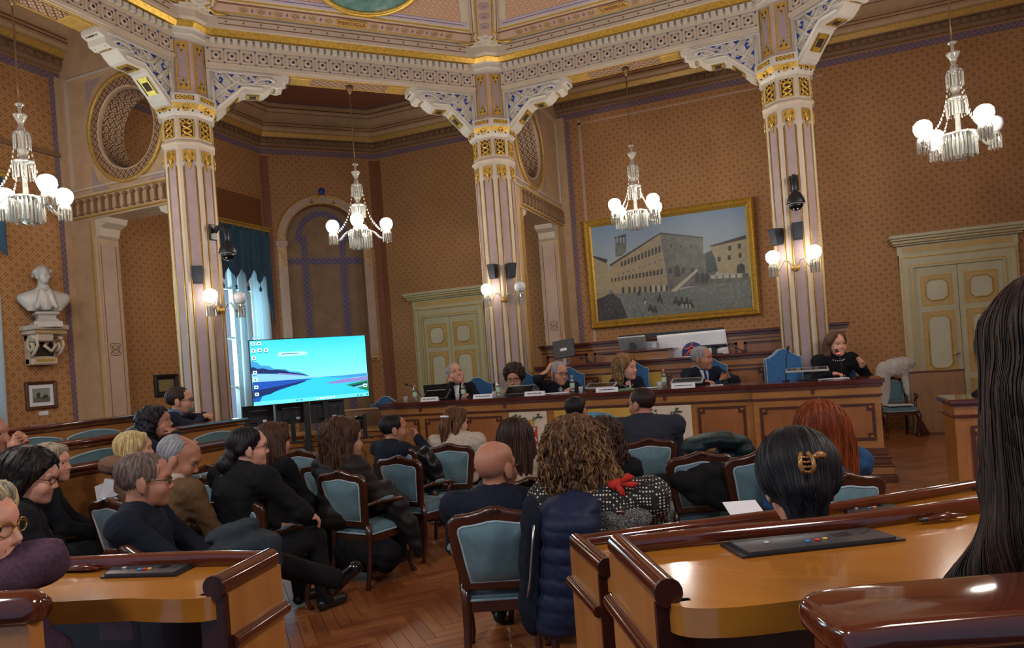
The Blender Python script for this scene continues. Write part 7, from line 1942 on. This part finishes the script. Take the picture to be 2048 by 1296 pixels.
for q in (-1,1):
    X = q*.195; m.tube([(X,.27,-.2),(X,.20,-.16),(X,.10,-.20),(X,.08,-.32),(X,.14,-.38),(X,.2,-.34),(X,.19,-.27),(X,.14,-.27)], .028, 8); m.tube([(X,.28,-.22),(X,.3,-.3),(X,.22,-.4),(X,.14,-.46)], .022, 8)
m.tube([(-.12,.14,-.2),(-.14,.2,-.3),(-.05,.22,-.38),(.03,.2,-.3),(-.03,.18,-.25)], .026, 8); m.build('scroll', M['stone'], wb)
m = MB(); m.box(-.17,.17,.10,.105,-.45,-.16); m.build('indigo_ground', M['dark'], wb)
m = MB(); 
for k in range(9): m.box(-.235+k*.055,-.205+k*.055,.32,.33,-.115,-.09)
m.box(-.14,.14,.16,.168,-.53,-.49); m.build('gilt_band', M['gold'], wb)

# ================================================================ THINGS ON THE COUNCIL DESK
tg = NT('bottle_plastic'); mixn = tg.new('ShaderNodeMixShader'); trn = tg.new('ShaderNodeBsdfTransparent'); gls = tg.new('ShaderNodeBsdfGlossy'); gls.inputs['Roughness'].default_value = .05; trn.inputs[0].default_value = (.85,.92,.95,1)
tg.l.new(trn.outputs[0], mixn.inputs[1]); tg.l.new(gls.outputs[0], mixn.inputs[2]); mixn.inputs[0].default_value = .25; tg.l.new(mixn.outputs[0], tg.n['Material Output'].inputs[0]); M['clear'] = tg.m
M['bottlelabel'] = plain('bottle_label','a9c4a8',.5,var=.3,scale=60)
TOPZ = 1.191
def bottle(px, y, lb):
    x = on_y(px,790,y).x; t = thing('water_bottle', lb, 'bottle', (x,y,TOPZ), 0, 'plastic water bottles on the council desk')
    m = MB(); m.lathe([(.02,0),(.034,.004),(.034,.06),(.031,.07),(.034,.085),(.034,.13),(.028,.15),(.032,.165),(.030,.185),(.014,.215),(.013,.23)], 14); m.build('bottle', M['clear'], t)
    m = MB(); m.lathe([(.0345,.075),(.0350,.08),(.0350,.135),(.0345,.14)], 14); m.build('label', M['bottlelabel'], t)
    m = MB(); m.lathe([(.0145,.228),(.0145,.248),(.010,.25)], 10); m.build('cap', plain('bottle_cap','d8a0a4',.4), t)
for px, y, lb in ((830,9.38,'water bottle nearest the left end of the council desk'),(927,9.38,'water bottle in front of the silver-haired man'),(997,9.38,'water bottle left of the person in the beige blazer'),(1146,9.38,'water bottle beside the man propping his head'),(1330,9.5,'water bottle between the wavy-haired woman and the man in the tie')): bottle(px,y,lb)
def cup(px, y, lb):
    x = on_y(px,795,y).x; t = MB(); t.lathe([(.024,0),(.026,.0),(.035,.085),(.036,.087),(.033,.085),(.024,.006),(.002,.004)], 14)
    o = t.build('paper_cup', M['white'], None, (x,y,TOPZ)); tag(o, lb, 'cup', 'white cups on the council desk')
for px, y, lb in ((811,9.3,'white paper cup at the left end of the council desk'),(915,9.3,'white paper cup left of the bottle of the silver-haired man'),(989,9.3,'white paper cup beside the bottle left of the beige blazer'),(1163,9.3,'white paper cup right of the bottle of the man propping his head'),(1321,9.38,'white paper cup left of the bottle near the man in the tie')): cup(px,y,lb)
def nameplate(px, w_px, txt, lb):
    y = 9.24; x0, x1 = on_y(px-w_px/2,790,y).x, on_y(px+w_px/2,790,y).x; w_ = (x1-x0)/2
    t = thing('name_plate', lb, 'name card', ((x0+x1)/2,y,TOPZ), 0, 'white name cards on the council desk')
    m = MB(); m.prism([(-.035,0),(0,.062),(.035,0)],-w_,w_,0,Matrix(((0,0,1,0),(1,0,0,0),(0,1,0,0),(0,0,0,1)))); c = m.build('card', M['white'], t)
    ft_ = Matrix.Translation((0,-.0187,.031)) @ Matrix.Rotation(R(90-29.4),4,'X')
    put_text('lettering', txt, min(.034, 2.7*w_/len(txt)), ft_, M['black'], c, .0006, .0012)
nameplate(859,34,'DOTT. PAOLO MICHELI','white name card under the tilted screen at the left end'); nameplate(966,38,'DOTT.SSA LAURA MEALE','white name card left of the person in the beige blazer')
nameplate(1070,40,'PROF. AVV. CARLO CALVIERI','white name card left of the man propping his head'); nameplate(1215,44,'AVV. DARIA PREVIDOLI','white name card in front of the wavy-haired woman'); nameplate(1368,47,'AVV. FRANCESCO DE MATTEIS','white name card in front of the man in the tie')
def tilt_screen(px, y, w_, lb, tilt=55, h=.2, dark=True, stand=True, z=TOPZ, rzz=0, up=.0):
    x = on_y(px,785,y).x; t = thing('desk_screen', lb, 'screen', (x,y,z), rzz, 'tilting desk screens')
    Tm = Matrix.Translation((0,0,.075+up)) @ Matrix.Rotation(R(tilt),4,'X')
    m = MB(); m.bbox(-w_/2,w_/2,-h/2,h/2,-.012,.012,.005,0,Tm); m.build('casing', M['silver'] if not dark else M['black'], t)
    m = MB(); m.box(-w_/2+.02,w_/2-.02,-h/2+.02,h/2-.02,.012,.0135,0,Tm); m.build('panel', M['blackgloss'], t)
    m = MB(); m.box(-w_*.35,w_*.35,-h/2+.03,-h/2+.035,-.0135,-.012,0,Tm); m.box(-w_/2,w_/2,h/2-.006,h/2+.001,-.013,.013,0,Tm); m.build('silver_edge', M['silver'], t)
    m = MB(); m.box(-.04,.04,-.02,.04,0,.075+up); m.bbox(-.12,.12,-.07,.08,0,.012,.004); m.build('stand', M['black'], t)
tilt_screen(873,9.5,.42,'black tilted screen in front of the silver-haired man',35,.22); tilt_screen(1040,9.5,.44,'black tilted screen in front of the beige blazer',35,.2)
tilt_screen(1203,9.5,.42,'silver tilted screen in front of the wavy-haired woman',12,.24,False); tilt_screen(1376,9.5,.42,'silver tilted screen in front of the man in the tie',12,.24,False)
tilt_screen(1617,9.45,.50,'silver flat screen on a stand in front of the woman speaking',6,.26,False,up=.06)
x = on_y(868,780,9.7).x; t = thing('laptop', 'open black laptop before the silver-haired man', 'laptop', (x,9.72,TOPZ), .05)
m = MB(); m.bbox(-.17,.17,-.0,.22,0,.018,.005); m.build('base', M['black'], t); m = MB(); m.bbox(-.17,.17,-.01,.005,.018,.24,.005,0,Matrix.Rotation(R(12),4,'X')); m.build('lid', M['black'], t)
def gooseneck(px, y, tip, lb, lit=False, z=TOPZ):
    x = on_y(px,780,y).x; t = thing('gooseneck_microphone', lb, 'microphone', (x,y,z), 0, None)
    T_ = Vector(tip)-Vector((x,y,z)); b = T_*.5+Vector((-.0,0,T_.length*.22 if abs(T_.x)>.05 else 0))
    m = MB(); m.lathe([(.04,0),(.04,.012),(.012,.02),(.01,.03)], 12); m.build('base', M['black'], t)
    m = MB(); m.tube([(0,0,.02),b*.5,b,T_*.8+b*.15,T_*.97], .007, 6); m.build('neck', M['black'], t)
    m = MB(); d = (T_-b).normalized(); m.tube([T_-d*.045,T_-d*.03,T_,T_+d*.015],[.010,.017,.019,.010],8); m.build('capsule', M['black'], t)
    if lit: m = MB(); m.tube([T_-d*.05,T_-d*.040],[.019,.019],10); m.build('light_ring', emit('microphone_red_light','ff3038',6.0), t)
gooseneck(846,9.6,on_y(811,768,9.5),'gooseneck microphone leaning left at the desk\'s left end'); gooseneck(936,9.6,on_y(927,771,9.6),'upright gooseneck microphone right of the silver-haired man')
gooseneck(1573,9.5,on_y(1576,694,9.5),'tall straight gooseneck microphone before the empty chair'); gooseneck(1690,9.6,on_y(1673,700,9.62),'gooseneck microphone with a glowing red ring before the woman speaking',True)
gooseneck(988,9.75,on_y(987,768,9.7),'gooseneck microphone beside the beige blazer')
def sheets(px, y, w_, d_, n, lb, mat='white', rot=.1, z=TOPZ, cat='papers', name='paper_stack', py=785):
    x = on_y(px,py,y).x; t = thing(name, lb, cat, (x,y,z), rot)
    for k in range(n): m = MB(); m.box(-w_/2,w_/2,-d_/2,d_/2,.001+k*.004,.004+k*.004,0,Matrix.Rotation(.12*k*(-1)**k,4,'Z')); m.build('sheet', M[mat], t)
M['greenfolder'] = plain('green_folder','7fae7a',.5)
sheets(1110,9.45,.4,.22,3,'white papers in front of the man propping his head'); sheets(1252,9.45,.2,.2,4,'pale green folder before the wavy-haired woman','greenfolder',.3); sheets(1297,9.6,.3,.2,2,'white papers left of the cup near the man in the tie')
sheets(1434,9.4,.16,.12,2,'white notepad right of the man in the tie',rot=.2); sheets(1668,9.4,.34,.16,3,'white papers before the woman speaking',rot=.15); sheets(1000,9.62,.3,.2,2,'papers in front of the beige blazer')
x = on_y(1456,765,9.45).x; t = thing('potted_plant','little dark green sprig lying at the desk right of the man in the tie','plant',(x,9.45,TOPZ)); m = MB(); rr = random.Random(2)
for k in range(14):
    a = rr.uniform(0,6.3); L = rr.uniform(.05,.1); m.add([(0,0,.01),(L*.5*math.cos(a)-.015*math.sin(a),L*.5*math.sin(a)+.015*math.cos(a),.03),(L*math.cos(a),L*math.sin(a),.03+rr.uniform(0,.03)),(L*.5*math.cos(a)+.015*math.sin(a),L*.5*math.sin(a)-.015*math.cos(a),.03)],[(0,1,2,3)])
m.build('leaves', M['leafgreen'], t, kind='stuff'); m = MB(); m.tube([(-.03,0,.004),(.04,.01,.006)],.004,5); m.build('stem', M['leafgreen'], t)
# ---- on the rear benches
p = on_y(1129,716,10.95); t = thing('monitor','black monitor with a white label seen from behind on the lower rear bench','monitor',(p.x,10.95,1.581),-.1)
Tm = Matrix.Translation((0,0,.26)) @ Matrix.Rotation(R(-6),4,'Y') @ Matrix.Rotation(R(-8),4,'X'); m = MB(); m.bbox(-.19,.19,-.02,.02,-.15,.15,.006,0,Tm); m.build('casing', M['black'], t)
m = MB(); m.box(-.06,.06,-.0215,-.02,-.035,.01,0,Tm); m.build('label', M['white'], t); m = MB(); m.box(-.03,.03,0,.03,.0,.14); m.bbox(-.1,.1,-.07,.09,0,.014,.004); m.build('stand', M['steel'], t)
tilt_screen(1272,11.0,.44,'silver tilted screen on the lectern block of the rear bench',-48,.26,False,z=1.731,up=.05)
p = on_y(1303,697,11.1); t = thing('telephone_box','small grey device box beside the tilted screen on the rear bench','device',(p.x,11.15,1.731)); m = MB(); m.bbox(-.1,.1,-.06,.06,0,.12,.01); m.build('case', M['grey'], t); m = MB(); m.box(.02,.08,-.062,-.06,.02,.10); m.build('front_plate', M['silver'], t)
tilt_screen(1435,10.98,.38,'dark flat screen on the rear bench right of the banner',-8,.22,True,z=1.581,up=.05)
gooseneck(1185,11.0,on_y(1161,716,10.9),'gooseneck microphone beside the black monitor on the rear bench',z=1.581); gooseneck(1493,11.0,on_y(1433,696,10.9),'long gooseneck microphone arching left on the rear bench',z=1.581)

# ================================================================ COATS, BAGS, PAPERS
def garment(name, label, cat, D, blobs, mat, h=.012, wave=None, amp=.006, k=.03, cone=()):
    """blobs: (pixel x, pixel y, extra depth, half width px, half height px, half depth m, tilt)"""
    P = [at_d(b[0],b[1],D+b[2]) for b in blobs]; o = sum(P, Vector())/len(P)
    t = thing(name, label, cat, (o.x,o.y,0), YAW)
    L = []
    for b, p in zip(blobs, P):
        q = p-o; l = Vector((q.x*math.cos(YAW)+q.y*math.sin(YAW), -q.x*math.sin(YAW)+q.y*math.cos(YAW), p.z)); s = (D+b[2])/F_PX
        L.append((l,(b[3]*s,b[5],b[4]*s),b[6] if len(b)>6 else 0))
    lo = [min(l[i]-max(r) for l,r,_ in L)-.03 for i in range(3)]; hi = [max(l[i]+max(r) for l,r,_ in L)+.03 for i in range(3)]
    f_ = Field(lo,hi,h)
    for l, r, a in L: f_.ell(tuple(l), r, Matrix.Rotation(R(a)-ROLL,3,'Y'), k)
    if wave: f_.wave(amp, wave)
    if lo[2] < .02: f_.plane((0,0,-1), -.004)
    f_.build('cloth', mat, t); return t, o
quilt = lambda x,y,z: -np.sqrt(np.abs(np.sin(z*40+np.sin(x*7)*.6)))+.7+.16*np.sin(x*60+z*31)*np.sin(z*83+x*22)-.5*np.exp(-((x-.03)/.012)**2)
wrink = lambda x,y,z: np.sin(x*38+z*24+np.sin(y*26)*1.2)*np.sin(z*34-y*21+np.sin(x*25))
puffn = C('cloth_navy_down','19223c',.25,26,.55,sheen=0); puffg = C('cloth_green_down','15262a',.15,30,.5,sheen=0); puffb = C('cloth_dark_brown_down','1e1c1e',.15,30,.5)
t, o = garment('puffer_jacket','navy quilted down jacket hanging on the chair right of the bald man','jacket',3.42,[(1125,1022,.1,62,34,.12,-16),(1168,1018,.1,34,30,.12),(1140,1060,0,60,46,.10),(1142,1110,0,62,52,.10),(1140,1160,0,62,54,.10),(1135,1210,0,60,52,.10),(1120,1245,0,50,30,.09),(1170,1120,.02,34,80,.09)],puffn,.010,quilt,.010)
t2, o2 = garment('jacket_lining','dark smooth edge of the navy down jacket with its zip','jacket part',3.45,[(1064,1060,0,22,70,.045,4),(1062,1140,0,24,70,.045,2),(1062,1215,0,26,56,.05)],navy,.010,wrink,.004)
del t2['label']; del t2['category']; t2.name = 'jacket_front'; t2.matrix_world = Matrix.Translation((o2.x,o2.y,0)) @ Matrix.Rotation(YAW,4,'Z'); mi_ = (Matrix.Translation((o.x,o.y,0)) @ Matrix.Rotation(YAW,4,'Z')).inverted() @ Matrix.Translation((o2.x,o2.y,0)) @ Matrix.Rotation(YAW,4,'Z'); t2.parent = t; t2.matrix_local = mi_
m = MB(); A_ = [at_d(x,y,3.38) for x,y in ((1068,1050),(1064,1100),(1060,1160),(1055,1195))]; m.tube([mi_.inverted() and ((Matrix.Translation((o.x,o.y,0)) @ Matrix.Rotation(YAW,4,'Z')).inverted() @ p) for p in A_], .006, 6); m.build('zip', M['steel'], t)
garment('coat','grey speckled tweed coat behind the woman in the dotted blouse','coat',3.62,[(1210,1035,0,32,26,.10),(1255,1040,0,50,26,.10),(1225,1075,0,60,32,.10)],tweed,.012,wrink,.006)
garment('coat','black coat thrown over the back of an armchair','coat',5.0,[(1375,965,0,38,22,.07,20),(1420,950,.05,50,26,.09),(1440,985,0,36,36,.07,15),(1395,985,.0,30,24,.06,35)],blackc,.012,wrink,.007)
garment('puffer_jacket','dark green down jacket bundled over an armchair beyond the black coat','jacket',5.45,[(1388,892,0,24,18,.14),(1418,880,0,34,15,.15,-6),(1455,880,0,36,17,.16,8),(1484,898,0,22,26,.14),(1494,934,0,15,30,.11),(1462,908,.1,36,22,.14)],puffg,.012,quilt,.014)
garment('coat','dark brown coat hanging over the arm of the chair of the woman with wavy hair','coat',5.75,[(790,1010,.0,26,34,.12,-14),(812,1045,0,22,40,.10,-20),(828,1080,0,14,36,.06,-14),(765,985,.0,30,26,.14)],puffb,.012,wrink,.009)
garment('leather_jacket','black leather jacket over the arm of the navy-suited man\'s chair','jacket',6.4,[(850,912,0,16,20,.10),(862,932,0,20,26,.10),(872,955,0,17,26,.09),(856,965,0,16,24,.09)],C('leather_black','131418',.2,20,.3),.012,wrink,.008)
garment('coat','grey-green coat spread over the lap of the man with cropped hair','coat',3.45,[(465,1062,.15,50,16,.17,-8),(520,1085,.12,40,24,.14,20),(540,1120,.05,22,50,.10,8),(470,1095,.0,56,18,.15),(525,1150,.02,26,50,.07),(515,1195,.03,20,26,.06)],teal_coat,.012,wrink,.008)
garment('bag','dark furry bag heaped on the floor under the wavy-haired woman\'s chair','bag',5.6,[(735,1105,0,40,36,.16),(770,1110,0,34,34,.14),(700,1100,.1,34,40,.14)],C('fur_black','121318',.4,90),.014,wrink,.012)
# white coat chair and papers
p = at_z(1800,873,0); wc = copy_tree(CP); wc.location = (p.x,p.y+.1,0); wc.rotation_euler = (0,0,PI+.12); wc['label'] = 'blue chair by the partition board with a white coat over its back'; wc.scale = (1.02,1.02,1.02)
q_ = on_y(1795,750,p.y+.35); Dw = -_sa*q_.x+_ca*q_.y
garment('coat','white fleece coat draped over the chair by the partition board','coat',Dw-.1,[(1790,735,0,36,18,.10),(1765,770,0,15,45,.07,6),(1822,770,0,16,45,.07,-8),(1800,728,0,30,14,.12)],C('cloth_white_fleece','bdb8b0',.1,60),.014,wrink,.008)
sheets(1797,p.y+.0,.36,.28,4,'newspapers lying on the seat of the chair by the partition',z=.51,rot=.2,py=805)
x = on_y(1848,860,p.y).x; t = MB(); t.lathe([(.1,0),(.11,.01),(.06,.12),(.02,.22),(.01,.23)],10); tag(t.build('bag', C('cloth_maroon','4a2420'), None, (x,p.y+.15,0)),'small maroon bag on the floor beside the chair by the partition','bag')
t, o = garment('coat','dark jacket heaped on the far right desk beside the long hair','jacket',6.72,[(1990,775,0,24,26,.12),(1965,790,0,18,14,.10)],blackc,.016,wrink,.008)
# open papers held at the left
pp2 = at_d(222,978,5.35); t = thing('open_papers','open white papers held up beside the blonde woman','papers',pp2,YAW+.3)
for k, (rx_, ry_) in enumerate(((50,-18),(62,10))):
    m = MB(); m.box(-.11,.11,-.08,.08,0,.003,0,Matrix.Rotation(R(ry_),4,'Y') @ Matrix.Rotation(R(rx_),4,'X') @ Matrix.Translation((.05*k,0,.004*k))); m.build('sheet', M['white'], t)
p = at_d(1500,1015,4.2); t = thing('handbag','dark leather handbag with gold clasps on an armchair left of the clipped hair','bag',p,YAW); m = MB(); m.bbox(-.07,.07,-.05,.05,-.14,.02,.02); m.build('body', C('leather_brown','2a1814',.2,30,.4), t)
m = MB(); m.tube([(.05*math.cos(q*PI/6),-.055,-.01+.05*math.sin(q*PI/6)) for q in range(7)],.006,6); m.build('handle', C('leather_brown','2a1814'), t); m = MB(); m.tube([(-.04+.02*math.cos(q*PI/4),-.055,.0+.02*math.sin(q*PI/4)) for q in range(8)],.006,6,closed=True); m.sphere((.03,-.055,0),.016,8,6); m.build('gold_clasp', M['gold'], t)
p = at_d(1492,1012,2.9); t = thing('open_papers','white leaflet lying by the sleek black-haired woman','papers',at_d(1490,1015,3.3),YAW); m = MB(); m.box(-.09,.07,-.06,.06,0,.003,0,Matrix.Rotation(.3,4,'X')); m.build('sheet', M['white'], t)

p = at_d(722,850,11.7); t = thing('partition_board','beige partition board standing behind the small camera unit and blue chair','partition',(p.x,p.y,0),rz*.4); m = MB(); m.bbox(-.62,.55,-.015,.015,0,1.06,.004); m.build('board', M['stone_brown'], t); m = MB(); m.bbox(-.63,.56,-.025,.025,1.06,1.085,.005); m.build('cap_rail', M['stone_tan'], t)
